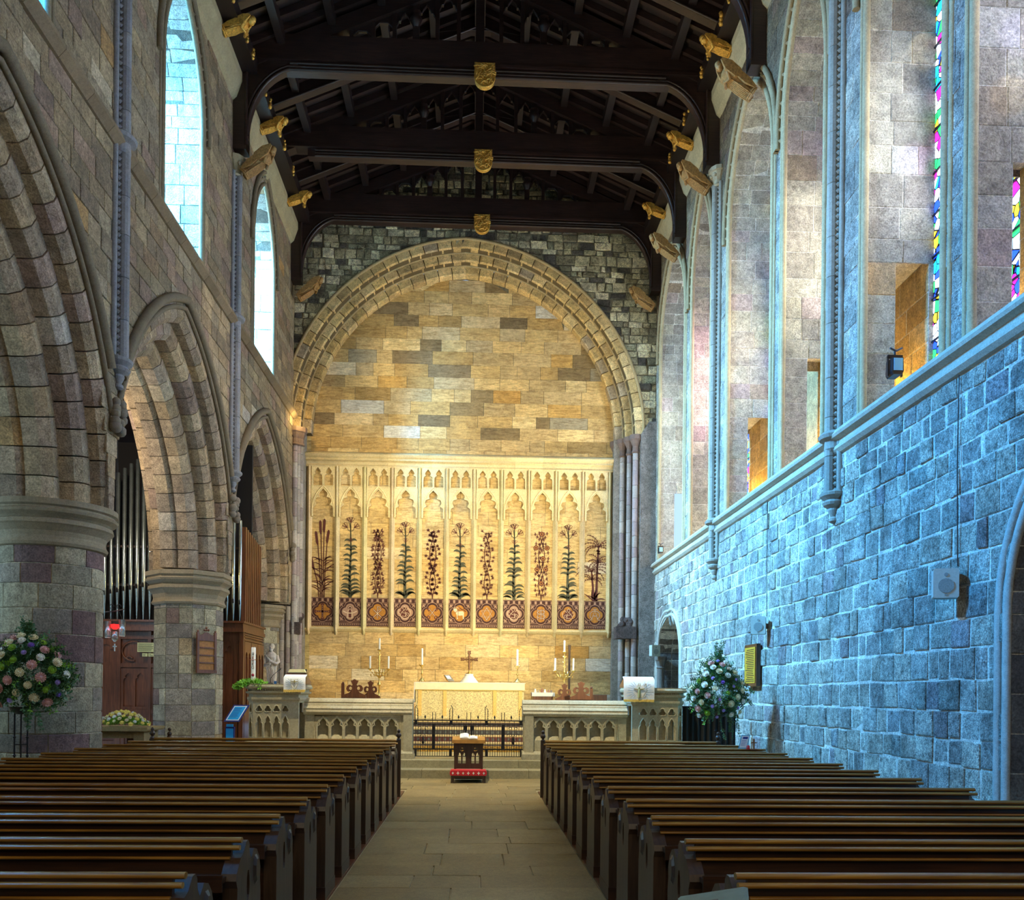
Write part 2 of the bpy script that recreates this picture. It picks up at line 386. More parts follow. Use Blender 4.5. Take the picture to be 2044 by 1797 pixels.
# ================================================================ the setting
W = 5.7
def pointed(a, h):                       # radius and centre offset of a pointed arch
    R = (a*a + h*h) / (2*a); return R, R - a
class Opening:
    def __init__(s, c, a, zb, zs, h, grow=0.0): s.c, s.a, s.zb, s.zs, s.h, s.g = c, a, zb, zs, h, grow; s.R, s.e = pointed(a, h); s.R += grow
    def hw(s, z):
        if z < s.zb - 1e-6: return 0
        if z <= s.zs: return s.a + s.g
        d = s.R**2 - (z - s.zs)**2
        return max(0, sqrt(d) - s.e) if d > 0 else 0
    def outline(s, n=14, off=0.0, start=None):
        """points (u, z) from the left foot over the apex to the right foot"""
        R = s.R + off; th = acos(min(1, s.e / R)); L = []
        zb = s.zb if start is None else start
        if zb < s.zs: L.append((s.c - s.a - s.g - off, zb))
        for i in range(n + 1): t = th * i / n; L.append((s.c + s.e - R*cos(t), s.zs + R*sin(t)))
        for i in range(n - 1, -1, -1): t = th * i / n; L.append((s.c - s.e + R*cos(t), s.zs + R*sin(t)))
        if zb < s.zs: L.append((s.c + s.a + s.g + off, zb))
        return L
def free_between(lo, hi, ops):
    def f(z0, z1):
        zm = (z0 + z1) / 2
        L = [(0, lo, lo)]; 
        for o in sorted(ops, key=lambda o: o.c):
            if zm < o.zb: continue
            w0, w1 = o.hw(max(z0, o.zb)), o.hw(z1)
            if w0 <= 0 and w1 <= 0: continue
            L.append((1, o.c - w0, o.c - w1)); L.append((0, o.c + w0, o.c + w1))
        L.append((1, hi, hi)); out = []
        for i in range(0, len(L), 2):
            a, b = L[i], L[i+1]
            if b[1] <= a[1] and b[2] <= a[2]: continue
            m0, m1 = (a[1]+b[1])/2, (a[2]+b[2])/2
            out.append((min(a[1], m0), min(a[2], m1), max(b[1], m0), max(b[2], m1)))
        return out
    return f
_old_block = MB.block
def _block(s, p, n, *k):
    q = [V(x) for x in p]
    if (q[1]-q[0]).cross(q[3]-q[0]).dot(V(n)) < 0 and (q[2]-q[1]).cross(q[0]-q[1]).dot(V(n)) < 0: p = [p[1], p[0], p[3], p[2]]
    _old_block(s, p, n, *k)
MB.block = _block
def core_mesh(m, core, ax, a, b):
    for a0, a1, b0, b1, z, z1 in core: m.prism([(a0, z), (b0, z), (b1, z1), (a1, z1)], ax, a, b)

# ---- floor: paving of the central aisle, plain floor elsewhere
fm = MB(); fm.tint = lin('#a89c7c'); fm.box(-12, 7, -4, 17.35, -.2, -.012)
floor = fm.build('floor', M_SLAB, kind='structure', label='stone floor of the nave')
st = []
y = 1.2
while y < 17.2:
    h = random.uniform(.42, .66); y1 = min(17.3, y + h)
    wide = y1 > 15.6
    x0, x1 = (-5.2, 5.2) if wide else (-1.13, 1.09)
    x = x0 - (0 if wide else random.uniform(0, .0)); first = True
    while x < x1 - .01:
        L = random.uniform(.55, 1.15); xe = min(x1, x + L)
        if x1 - xe < .3: xe = x1
        k = random.uniform(.85, 1.15); t = tuple(q*k for q in lin('#8a7952'))
        st.append(([(x, y-.0035, 0), (xe, y-.0035, 0), (xe, y1+.0035, 0), (x, y1+.0035, 0)], (0, 0, 1), random.uniform(.0, .003), .004, .005, t))
        x = xe
    y = y1
lay(floor, st, M_SLAB, 'paving_slab', 'paving_slabs')
for i, (x0, x1) in enumerate(((-5.15, -1.14), (1.10, 4.3))):
    m = MB()
    m.box(x0, x1, 1.0, 15.0, -.01, .012)
    f = m.build('pew_platform', M_RED, floor)

# ---- right wall
LANC = [Opening((y0+y1)/2, (y1-y0)/2, 5.78, 12.2, 2.3) for y0, y1 in ((.8, 3.4), (3.9, 6.4), (7.7, 10.0), (10.66, 12.86), (14.4, 16.33), (17.0, 19.92), (21.4, 23.3), (24.1, 27.3))]
DOOR_R = Opening(8.15, 1.09, 0, 2.55, 1.75); DOOR_C = Opening(25.85, 1.5, .9, 2.75, 1.2)
wr = MB(); wr.tint = lin('#d5d2c6')
toR = lambda u, z: (W, u, z)
stones = []
s_, c_ = wall_courses((0, 5.45), free_between(-3, 28, [DOOR_R, DOOR_C]), .25, .38, .20, .52, P_RIGHT, [lin('#7d6a74'), lin('#6f7f7c'), lin('#8a7f8c'), lin('#77828a')], .13, .014, (.002, .035), .020, .014, toR, (-1, 0, 0))
stones += s_; core_mesh(wr, c_, 'x', W + .001, W + 1.05)
s_, c_ = wall_courses((5.45, 5.78), free_between(-3, 28, []), .3, .34, .5, .9, P_RIGHT, None, 0, 0, (.0, .01), .01, .006, toR, (-1, 0, 0))
stones += s_; core_mesh(wr, c_, 'x', W + .001, W + 1.05)
s_, c_ = wall_courses((5.78, 8.15), free_between(-3, 28, LANC), .32, .42, .3, .6, P_RIGHT, P_ODD, .05, .003, (.004, .015), .01, .006, toR, (-1, 0, 0))
stones += s_; core_mesh(wr, c_, 'x', W + .001, 6.15); core_mesh(wr, c_, 'x', 6.65, W + 1.05)
s_, c_ = wall_courses((8.15, 12.2), free_between(-3, 28, LANC), .32, .42, .3, .6, P_RIGHT, P_ODD, .05, .003, (.004, .015), .01, .006, toR, (-1, 0, 0))
stones += s_; core_mesh(wr, c_, 'x', W + .001, W + 1.05)
s_, c_ = wall_courses((12.2, 16.3), free_between(-3, 28, LANC), .3, .38, .35, .7, P_NAVE, P_ODD, .05, .003, (.004, .015), .01, .006, toR, (-1, 0, 0))
stones += s_; core_mesh(wr, c_, 'x', W + .001, W + 1.05)
wall_right = wr.build('wall_right', M_NAVE, kind='structure', label='right nave wall, rubble below tall lancets, blue with daylight')
lay(wall_right, stones, M_RUBBLE)
# inner face of the wall passage, seen through the little doors
ps = []
s_, _ = wall_courses((5.78, 8.15), free_between(-3, 28, LANC), .34, .42, .35, .7, P_GOLD, None, 0, 0, (.004, .015), .012, .008, lambda u, z: (6.65, u, z), (-1, 0, 0))
m = MB()
for q in s_: m.tint = q[5]; m.block(*q[:5])
m.tint = lin('#a08a60'); m.box(6.0, 6.16, -3, 28, 5.6, 5.78); m.build('passage_facing', M_NAVE, wall_right, kind='stuff')
m = MB(); m.tint = lin('#a08a60'); m.box(6.62, 6.76, 17.0, 17.66, 5.78, 12.0); m.build('embrasure_facing', M_NAVE, wall_right)
for s_, wob in ((1, wall_right),):
    m = MB(); m.tint = lin('#8a8068'); m.box(W+.002, W+1.05, -3, 28, 16.3, 17.0); m.build('wall_head', M_NAVE, wob)
# string course under the lancets
prof = [(0, 5.45), (-.05, 5.47), (-.10, 5.52), (-.10, 5.56), (-.06, 5.60), (-.06, 5.66), (-.15, 5.69), (-.17, 5.73), (-.13, 5.80), (0, 5.84)]
m = MB(); m.tint = lin('#a8a698'); m.prism([(W+.02 + a if a == 0 else W + a, z) for a, z in prof], 'y', -3, 28)
m.build('string_course', M_FINE, wall_right)
# wall-head cornice of pale stone below the roof
m = MB(); m.tint = lin('#b0aa8c'); m.prism([(W, 15.3), (W-.10, 15.4), (W-.22, 15.75), (W-.22, 15.95), (W, 15.95)], 'y', -3, 28)
m.build('cornice', M_FINE, wall_right)

def lancet(n, o, x_in, x_out, side, glass, bars, palette, door=True, hood=P_NAVE[6], label=''):
    """window thing: reveal stones, jamb moulding, glass, glazing bars. side=+1 right wall, -1 left wall"""
    wt = thing('window_%d' % n, label, 'window', (side*x_in, o.c, o.zb), kind='structure')
    st = []; w0, w1 = x_in, x_out
    out = o.outline(10)
    z = o.zb; y1 = o.c + o.a; rows = [z]
    while z < o.zs - .2: z += random.uniform(.34, .5); rows.append(min(z, o.zs))
    rows[-1] = o.zs
    arc = [(p[0], p[1]) for p in out if p[1] >= o.zs - 1e-6]
    half = [p for p in arc if p[0] >= o.c - 1e-6][::-1]           # right foot up to the apex
    path = [(y1, r) for r in rows[:-1]] + half
    def strip(path, flip):
        for i in range(len(path)-1):
            (ya, za), (yb, zb) = path[i], path[i+1]
            if door and zb <= 8.2: cells = [(w0, 6.15), (6.65, w1)]
            else:
                t = w0; cells = []
                while t < w1 - .01:
                    e = t + random.uniform(.3, .62)
                    if w1 - e < .2: e = w1
                    cells.append((t, e)); t = e
            nn = V((0, -(zb-za), (yb-ya))).normalized()
            if (nn.y*(ya-o.c) + nn.z*(za-(o.zs-1))) > 0: nn = -nn
            for a, b in cells:
                st.append(([(side*a, ya, za), (side*b, ya, za), (side*b, yb, zb), (side*a, yb, zb)], nn, random.uniform(.004, .014), .009, .005, pick(palette, P_ODD, .05)))
    strip(path, False)
    strip([(2*o.c - a, b) for a, b in path], True)
    lay(wt, st, M_NAVE, 'stone', 'stones', 200)
    # roll mouldings round the opening
    x = side*(x_in - .01)
    for off, r, nm in ((.02, .055, 'jamb_moulding'), (.16, .035, 'jamb_moulding')):
        m = MB(); m.tint = hood; m.tube([(x, a, b) for a, b in o.outline(12, off)], r, 8); m.build(nm, M_FINE, wt)
    if side*1 > 0 or True:
        m = MB(); m.tint = tuple(q*.8 for q in hood)
        pts = o.outline(12, .30, start=o.zs - .2)
        m.tube([(side*(x_in - .05), a, b) for a, b in pts], .06, 6)
        for i in range(len(pts)-1):                                # dogtooth along the hood
            a, b = V((0, *pts[i])), V((0, *pts[i+1])); k = max(1, int((b-a).length/.16))
            for j in range(k):
                p = a + (b-a)*(j+.5)/k; q = p + V((side*(x_in - .04), 0, 0)); cz = V((0, o.c, o.zs)) ; d = (cz-p).normalized()*.11; q = q + d
                r = .04; m.add([(q.x, q.y-r, q.z), (q.x, q.y, q.z-r), (q.x, q.y+r, q.z), (q.x, q.y, q.z+r), (q.x-side*.04, q.y, q.z)], [(0,1,4),(1,2,4),(2,3,4),(3,0,4)])
        m.build('hood_moulding', M_FINE, wt)
    g = MB(); fr = (V((0, 0, 0)), Y_, Z_, V((-side, 0, 0)))
    g.plate(o.outline(10), [], (V((side*(x_out-.02), 0, 0)), Y_, Z_, V((-side, 0, 0))), 0, .01); g.build('stained_glass' if glass.name.startswith('stained') else 'glass', glass, wt)
    b = MB(); z = o.zb + .5
    while z < o.zs + o.h*.8:
        hw = o.hw(z); b.box(min(side*(x_out-.06), side*(x_out-.04)), max(side*(x_out-.06), side*(x_out-.04)), o.c-hw, o.c+hw, z-.012, z+.012); z += .62
    for k in bars: b.box(min(side*(x_out-.06), side*(x_out-.04)), max(side*(x_out-.06), side*(x_out-.04)), o.c+k-.012, o.c+k+.012, o.zb, o.zs + o.h*.6)
    b.build('glazing_bar', M_IRON, wt)
    return wt
G = [stained('stained_%d' % i, 3.1*i, 1.6) for i in range(3)]
PAL_REV = [lin(c) for c in ('#b3ad98', '#a39d8c', '#bdb59c', '#9b9384', '#a7a18f', '#a58f8c', '#938c80')]
nm = ['', '', 'nearest the camera, cut by the picture edge', 'stained glass seen beside the lamp on its sill', 'behind the second wall shaft', 'just past the second wall shaft', 'behind the third wall shaft', 'next to the east wall']
for i, o in enumerate(LANC[2:]):
    lancet(i+1, o, W, 6.75, 1, G[i % 3], (-.35, .35), PAL_REV, label='tall lancet window of the right wall, ' + nm[i+2])
for o in LANC[:2]:
    m = MB(); m.plate(o.outline(8), [], (V((6.73, 0, 0)), Y_, Z_, -X_), 0, .01); m.build('stained_glass', G[0], wall_right)

# ---- left wall with arcade
AC = [4.0, 10.8, 17.6, 24.4]; A_, H_, ZS = 2.65, 3.75, 4.4
ARC = [Opening(c, A_, 0, ZS, H_, 1.0) for c in AC]
CLW = [Opening(y, 1.14, 10.36, 13.2, 1.95) for y in (3.9, 10.80, 17.43, 23.98)]
wl = MB(); wl.tint = lin('#5c5343')
toL = lambda u, z: (-W, u, z)
stones = []
s_, c_ = wall_courses((5.9, 10.15), free_between(.6, 28, ARC), .28, .42, .35, .8, P_NAVE, P_ODD, .05, .004, (.004, .022), .012, .008, toL, (1, 0, 0))
stones += s_; core_mesh(wl, c_, 'x', -7.5, -W - .001)
c_ = [(-4, -4, 28, 28, 10.15, 10.36)]; core_mesh(wl, c_, 'x', -7.5, -W - .001)
for z0, z1 in ((10.36, 13.2), (13.2, 16.3)):
    s_, c_ = wall_courses((z0, z1), free_between(.6, 28, CLW), .26, .38, .35, .85, P_NAVE, P_ODD, .04, .004, (.004, .02), .012, .008, toL, (1, 0, 0))
    stones += s_; core_mesh(wl, c_, 'x', -7.5, -W - .001)
wl.box(-7.5, -W, -4, .6, 0, 16.3)
wall_left = wl.build('wall_left', M_NAVE, kind='structure', label='left nave wall of brown grey ashlar above the pointed arcade')
lay(wall_left, stones, M_NAVE)
m = MB(); m.tint = lin('#8a8068'); m.box(-7.5, -W-.002, -4, 28, 16.3, 17.0); m.build('wall_head', M_NAVE, wall_left)
m = MB(); m.tint = lin('#6d5f4a')
y = -4
while y < 28:
    e = min(28, y + random.uniform(.7, 1.0)); k = random.uniform(.8, 1.15); m.tint = tuple(q*k for q in lin('#75664f'))
    m.prism([(-W-.02, 10.14), (-W+.05, 10.15), (-W+.15, 10.26), (-W+.15, 10.32), (-W, 10.42), (-W-.02, 10.42)], 'y', y+.004, e-.004); y = e
m.build('string_course', M_FINE, wall_left)
m = MB(); m.tint = lin('#9c9474'); m.prism([(-W, 15.3), (-W+.10, 15.4), (-W+.22, 15.75), (-W+.22, 15.95), (-W, 15.95)], 'y', -3, 28)
m.build('cornice', M_FINE, wall_left)
M_SKYGL, _nt, _N, _L, _B = mat_new('clear_glass')
_t = _N.new('ShaderNodeBsdfTransparent'); _t.inputs[0].default_value = (.9, .95, 1, 1); _g = _N.new('ShaderNodeBsdfGlossy'); _g.inputs['Roughness'].default_value = .05
_m = _N.new('ShaderNodeMixShader'); _m.inputs[0].default_value = .06; _L.new(_t.outputs[0], _m.inputs[1]); _L.new(_g.outputs[0], _m.inputs[2]); _L.new(_m.outputs[0], _N['Material Output'].inputs[0])
for i, o in enumerate(CLW[1:]):
    lancet(7+i, o, W, 7.5, -1, M_SKYGL, (0,), [lin(c) for c in ('#b0ab9c', '#a19c8e', '#bab5a6', '#989284')], door=False, hood=lin('#7d735c'),
           label='round-shouldered clerestory window in the left wall, ' + ('nearest, only its sill corner in view', 'large, its stone reveal glowing blue white', 'farther, next to the east wall')[i])

def arch_orders(parent, c, a, h, zs, orders, mapf, lim, pal, lv=.42, odd=None, po=.05, stuff=False, name='voussoir'):
    R, e = pointed(a, h); big = MB()
    for (r0, r1, w0, w1, ch) in orders:
        rm = R + (r0+r1)/2; th = acos(min(1, e/rm)); n = max(3, int(rm*th/lv))
        cross = [(r0+ch, w0), (r1, w0), (r1, w1), (r0, w1), (r0, w0+ch)]
        for sd in (-1, 1):
            for i in range(n):
                t0, t1 = th*i/n + .0024, th*(i+1)/n - .0024
                if i == n-1: t1 = th + .06
                pts = []; u_ok = False; pr_ = random.uniform(-.006, .006)
                for t in (t0, (t0+t1)/2, t1):
                    ring = []
                    for (r, w_) in cross:
                        rr = R + r; u = -e + rr*cos(t); z = zs + rr*sin(t)
                        if u < .002: u = .002; z = zs + sqrt(max(0, rr*rr - e*e))
                        if u < lim: u_ok = True
                        u = min(u, lim)
                        ring.append(mapf(c + sd*u, z, w_ + (pr_ if w_ == w0 else 0)))
                    pts.append(ring)
                if not u_ok: continue
                m = big if stuff else MB()
                m.tint = pick(pal, odd, po); k = len(cross); vs = [p for rg in pts for p in rg]
                fs = [(j*k+i_, j*k+(i_+1) % k, (j+1)*k+(i_+1) % k, (j+1)*k+i_) for j in range(2) for i_ in range(k)]
                fs += [tuple(range(k-1, -1, -1)), tuple(range(2*k, 3*k))]
                m.add(vs, fs, False)
                if not stuff: m.build(name, M_NAVE, parent)
    if stuff: big.build(name, M_NAVE, parent, kind='stuff')
mapL = lambda u, z, w_: (-W - w_, u, z)
ordn = [(.62, 1.0, 0, .45, .10), (.30, .66, .26, .80, .10), (0, .34, .58, .94, .13), (-.04, .34, .95, 1.32, .10)]
nm = ['behind the camera', 'nearest, rising over the big round pillar', 'middle one, open onto the organ pipes', 'smallest in view, beside the east wall']
P_ARC = [lin(c) for c in ('#b39d78', '#a08c6c', '#9a8f80', '#8d7f6c', '#ad9a80', '#927b74', '#a9926a', '#85796a', '#b8a888')]
for i, c in enumerate(AC):
    if i == 0: continue
    t = thing('arcade_arch', 'pointed stone arch of stepped orders in the left arcade, ' + nm[i], 'arch', (-W-.7, c, ZS), kind='structure')
    arch_orders(t, c, A_, H_, ZS, ordn, mapL, 3.41, P_ARC, .40, P_ODD, .06)
    arch_orders(t, c, A_, H_, ZS, [(.30, .66, 1.1, 1.6, 0), (.62, 1.0, 1.45, 1.8, 0)], mapL, 3.41, P_ARC, .45, stuff=True, name='back_order')
    o = ARC[i]
    # hood mould: bold roll stopped at the wall-shaft corbels
    for off, r, xx in ((.06, .085, .06), (-.10, .045, .03)):
        m = MB(); m.tint = lin('#6f6450'); pts = [p for p in o.outline(20, off) if abs(p[0]-c) < 3.32]
        m.tube([(-W+xx, a, b) for a, b in pts], r, 8); m.build('hood_moulding', M_FINE, t)
    for sd in (-1, 1):                                             # carved label stops
        m = MB(True); m.tint = lin('#7b7264')
        for k in range(5): m.ball((-W+.10, c+sd*(3.27+random.uniform(-.06, .06)), 6.12-.1*k+random.uniform(-.04, .04)), random.uniform(.07, .11), 8, 5)
        m.build('label_stop', M_FINE, t)

# ---- pillars of the arcade
def pillar(y, octo, ztop, zneck, label, r=.755):
    x = -6.62
    t = thing('stone_pillar', label, 'pillar', (x, y, 0), kind='structure')
    n = 8 if octo else 28
    a0 = pi/8 if octo else 0
    c = MB(); c.tint = lin('#c4bca2'); 
    c.lathe([(r-.012, 0), (r-.012, zneck)], (x, y, 0), n, a0, a0+2*pi, smooth=not octo); c.build('mortar_core', M_NAVE, t)
    z = 0
    while z < zneck - .05:
        h = random.uniform(.27, .42); z1 = min(z+h, zneck)
        if zneck - z1 < .15: z1 = zneck
        if octo:
            for k in range(8):
                for half in ((0, 1),) if random.random() < .55 else ((0, .5), (.5, 1)):
                    A0, A1 = a0 + k*pi/4, a0 + (k+1)*pi/4; R = r
                    p0 = V((x+R*cos(A0), y+R*sin(A0), 0)); p1 = V((x+R*cos(A1), y+R*sin(A1), 0))
                    q0 = p0.lerp(p1, half[0]); q1 = p0.lerp(p1, half[1]); am = (A0+A1)/2
                    if sin(am) > .75: continue
                    m = MB(); m.tint = pick([lin(c) for c in ('#a8a389', '#99957f', '#8f8b80', '#b0ab92', '#85807a')], [lin('#7a655e'), lin('#a89572')], .12, .1)
                    m.block([(q0.x, q0.y, z), (q1.x, q1.y, z), (q1.x, q1.y, z1), (q0.x, q0.y, z1)], (cos(am), sin(am), 0), .010, .010, .006); m.build('stone', M_NAVE, t)
        else:
            A = random.uniform(0, 1)
            k = 9; cuts = sorted(A + 2*pi*(i + random.uniform(-.25, .25))/k for i in range(k)); cuts.append(cuts[0] + 2*pi)
            for i in range(k):
                m = MB(); m.tint = pick([lin(c) for c in ('#a39c84', '#928c78', '#8c8478', '#aea68c', '#79736a')], [lin('#7c6260'), lin('#735c5c')], .25, .05)
                A0, A1 = cuts[i]+.009, cuts[i+1]-.009; rr = r + random.uniform(0, .008)
                m.lathe([(r-.02, z+.005), (rr-.008, z+.006), (rr, z+.018), (rr, z1-.018), (rr-.008, z1-.006), (r-.02, z1-.005)], (x, y, 0), 5, A0, A1, smooth=False)
                m.add([(x+(r-.02)*cos(A0), y+(r-.02)*sin(A0), z+.003), (x+rr*cos(A0), y+rr*sin(A0), z+.01), (x+rr*cos(A0), y+rr*sin(A0), z1-.01), (x+(r-.02)*cos(A0), y+(r-.02)*sin(A0), z1-.003)], [(0,1,2,3)])
                m.build('stone', M_NAVE, t)
        z = z1
    H = ztop - zneck
    m = MB(not octo); m.tint = lin('#8b8069')
    pf = [(r+.0, zneck-.08), (r+.05, zneck-.06), (r+.07, zneck-.02), (r+.04, zneck+.03), (r+.03, zneck+.08), (r+.05, zneck+H*.25), (r+.12, zneck+H*.38), (r+.15, zneck+H*.42), (r+.14, zneck+H*.52),
          (r+.10, zneck+H*.55), (r+.13, zneck+H*.60), (r+.20, zneck+H*.68), (r+.215, zneck+H*.74), (r+.17, zneck+H*.78), (r+.17, zneck+H*.82), (r+.21, zneck+H*.86), (r+.21, ztop)]
    m.lathe(pf, (x, y, 0), n if octo else 48, a0, a0+2*pi, smooth=False); m.build('capital', M_FINE, t)
    m = MB(); m.tint = lin('#7d7466'); m.lathe([(r+.34, 0), (r+.34, .2), (r+.2, .28), (r+.16, .34), (r+.05, .42)], (x, y, 0), n, a0, a0+2*pi, smooth=False); m.build('pillar_base', M_FINE, t)
    return t
pillar(14.2, False, 4.46, 3.86, 'thick round stone pillar behind the tall flower stand')
pillar(21.0, True, 4.36, 3.68, 'eight-sided stone pillar with the wooden hymn board')
pillar(27.9, True, 4.30, 3.70, 'stone half pillar beside the carved statue', .62)
pillar(7.4, False, 4.46, 3.86, 'round stone pillar nearest the camera, out of view')
# masonry springing block between neighbouring arches, above each capital
for y in (7.4, 14.2, 21.0, 27.8):
    st = []; z = 4.4
    while z < 6.6:
        h = random.uniform(.26, .36); z1 = z+h
        if z > 6.0: break
        zz = z - ZS; R, e = pointed(A_, H_); half = 3.4 - (sqrt(max(.01, (R+.66)**2 - zz**2)) - e)
        half = max(.06, half + .02)
        st.append(([(-W-.0, y-half, z), (-W-.0, y+half, z), (-W-.0, y+half, z1), (-W-.0, y-half, z1)], (1, 0, 0), .012, .012, .004, pick(P_ARC)))
        z = z1
    m = MB(); m.tint = lin('#8f8470'); m.box(-7.3, -W-.02, y-.10, y+.10, 4.36, 6.3)
    t = m.build('springer', M_NAVE, wall_left)
    for q in st: m = MB(); m.tint = q[5]; m.block(*q[:5]); m.build('springer_stone', M_NAVE, wall_left)

# ---- east wall: rubble above, arch, golden infill
EA, EH, EZ, EC = 4.86, 5.2, 9.9, -.38
we = MB(); we.tint = lin('#6f6a58')
archo = Opening(EC, EA, 0, EZ, EH, .81); toE = lambda u, z: (u, 28, z)
def gable(z0, z1):
    f = free_between(-W, W, [archo])(z0, z1); out = []
    for a0, a1, b0, b1 in f:
        l0, l1 = max(0, (18.7-z0)/.43), max(0, (18.7-z1)/.43)
        out.append((max(a0, -l0), max(a1, -l1), min(b0, l0), min(b1, l1)))
    return out
s1, c_ = wall_courses((9.9, 18.6), gable, .15, .32, .16, .55, P_RUB, [lin('#57524a'), lin('#dcd2b0')], .3, .025, (.004, .06), .025, .016, toE, (0, -1, 0), .0); core_mesh(we, c_, 'y', 28.001, 28.9)
s2, c_ = wall_courses((0, 9.9), lambda a, b: [(-W, -W, -5.52, -5.52), (5.16, 5.16, W, W)], .26, .36, .3, .6, [lin(c) for c in ('#8d8880', '#7d766f', '#9a958c', '#756a66')], None, 0, 0, (.004, .012), .01, .006, toE, (0, -1, 0)); core_mesh(we, c_, 'y', 28.001, 28.95)
infill = Opening(EC, EA, 0, EZ, EH, .06)
def inf(z0, z1):
    w0, w1 = infill.hw(z0), infill.hw(z1); return [(EC-w0, EC-w1, EC+w0, EC+w1)]
for z0, z1 in ((.9, 9.9), (9.9, 15.05)):
    s3, c_ = wall_courses((z0, z1), inf, .36, .43, .45, 1.35, P_GOLD, P_INF, .30 if z0 > 9 else .05, 0, (.006, .010), .005, .004, lambda u, z: (u, 28.9, z), (0, -1, 0), .15)
    core_mesh(we, c_, 'y', 28.901, 29.1); s1 += s3
wall_east = we.build('wall_east', M_NAVE, kind='structure', label='east wall, grey rubble round a golden filled arch')
big = [q for q in s1 if abs(q[0][0][1] - 28.9) < .01 and (q[0][0][2] > 9.0 or q[0][0][2] < 3.6)]
ga = thing('wall_infill', 'golden ashlar filling the great blocked arch behind the altar', 'wall', (EC, 28.9, .9), kind='structure')
lay(ga, big, M_EAST)
m = MB()
for q in s1:
    if abs(q[0][0][1] - 28.9) < .01 and 3.6 <= q[0][0][2] <= 9.0: m.tint = tuple(.5*a_+.5*b_ for a_, b_ in zip(q[5], lin('#c8ae78'))); m.block(*q[:5])
m.build('panel_stones', M_EAST, ga, kind='stuff')
lay(wall_east, [q for q in s1 if abs(q[0][0][1] - 28.9) > .01] + s2, M_RUBBLE)
m = MB(); m.tint = lin('#b59e70')
for x0, x1 in ((-6.2, -5.26), (4.48, 5.6)):
    z = 0
    while z < 10.4: z1 = z + .39; m.box(x0, x1, 28.897, 29.1, z+.003, z1-.003); m.tint = tuple(q*random.uniform(.97, 1.03) for q in m.tint); z = z1
m.build('edge_stones', M_EAST, ga, kind='stuff')
t = thing('chancel_arch', 'wide pointed arch of three golden stone rings over the painted screen', 'arch', (EC, 28, EZ), kind='structure')
P_VOUS = [lin(c) for c in ('#d0b57c', '#bfa268', '#d9c492', '#c6a666', '#ad905e', '#bc9d68', '#cfb584')]
arch_orders(t, EC, EA, EH, EZ, [(.55, .81, -.05, .35, .03), (.28, .54, .26, .65, .03), (0, .27, .57, .98, .03)], lambda u, z, w_: (u, 28+w_, z), 9, P_VOUS, .44, [lin('#8a7350'), lin('#8d8a86')], .14)
for r_, w_, rr in ((.83, -.05, .05), (.54, .27, .035), (.27, .57, .035)):
    m = MB(); m.tint = lin('#9d8a64'); oo = Opening(EC, EA, EZ, EZ, EH, r_); m.tube([(a, 28+w_, b) for a, b in oo.outline(24)], rr, 6); m.build('roll_moulding', M_FINE, t)
m = MB(); m.tint = lin('#55482e'); arch_bed = m
R_, e_ = pointed(EA, EH)
for r0, r1, w0 in ((.55, .80, .0), (.28, .53, .32), (.01, .26, .64)):
    A1, A2 = Opening(EC, EA, EZ, EZ, EH, r1).outline(24), Opening(EC, EA, EZ, EZ, EH, r0).outline(24)
    m.plate(A1 + A2[::-1], [], (V((0, 28+w0+.3, 0)), X_, Z_, -Y_), 0, .28)
m.build('mortar_bed', M_FINE, t)
# clustered shafts carrying the chancel arch
for sd, xs, lab in ((-1, (-5.62, -5.54, -5.47), 'left'), (1, (4.56, 4.74, 4.92, 5.06), 'right')):
    t = thing('shaft_cluster', 'cluster of slender grey stone shafts carrying the %s foot of the great arch' % lab, 'pillar', (xs[0], 28.3, .9), kind='structure')
    for i, x in enumerate(xs):
        y = 28.85 - .27*i if sd > 0 else 27.98 + .06*i
        m = MB(True); z = .9
        while z < 9.3:
            z1 = min(9.35, z + random.uniform(.3, .5)); m.tint = pick([lin(c) for c in ('#a3a09c', '#8a8684', '#b3b0aa', '#8f7f86')]); m.lathe([(.085, z+.004), (.09, z+.01), (.09, z1-.01), (.085, z1-.004)], (x, y, 0), 10, smooth=False); z = z1
        m.build('shaft', M_FINE, t)
        m = MB(True); m.tint = lin('#6d5c54'); m.lathe([(.09, 9.32), (.13, 9.36), (.10, 9.42), (.10, 9.55), (.17, 9.72), (.2, 9.76), (.2, 9.9)], (x, y, 0), 10, smooth=False); m.build('capital', M_FINE, t)
    m = MB(True); m.tint = lin('#5d4f4c')
    for k in range(16): m.ball((xs[1]+random.uniform(-.12, .12 if sd < 0 else .25), 28.0+random.uniform(0, .3), 3.95+random.uniform(-.13, .13)), random.uniform(.07, .13), 7, 5)
    m.box(xs[0]-.08, xs[-1]+.06, 27.9, 28.4, 3.45, 3.83); m.build('carved_band', M_RUBBLE, t)
    m = MB(); m.tint = lin('#8c8880'); m.box(min(xs)-.1, max(xs)+(.14 if sd > 0 else .04), 28.6 if sd > 0 else 28.06, 28.95, .9, 9.9); m.build('backing', M_NAVE, t)
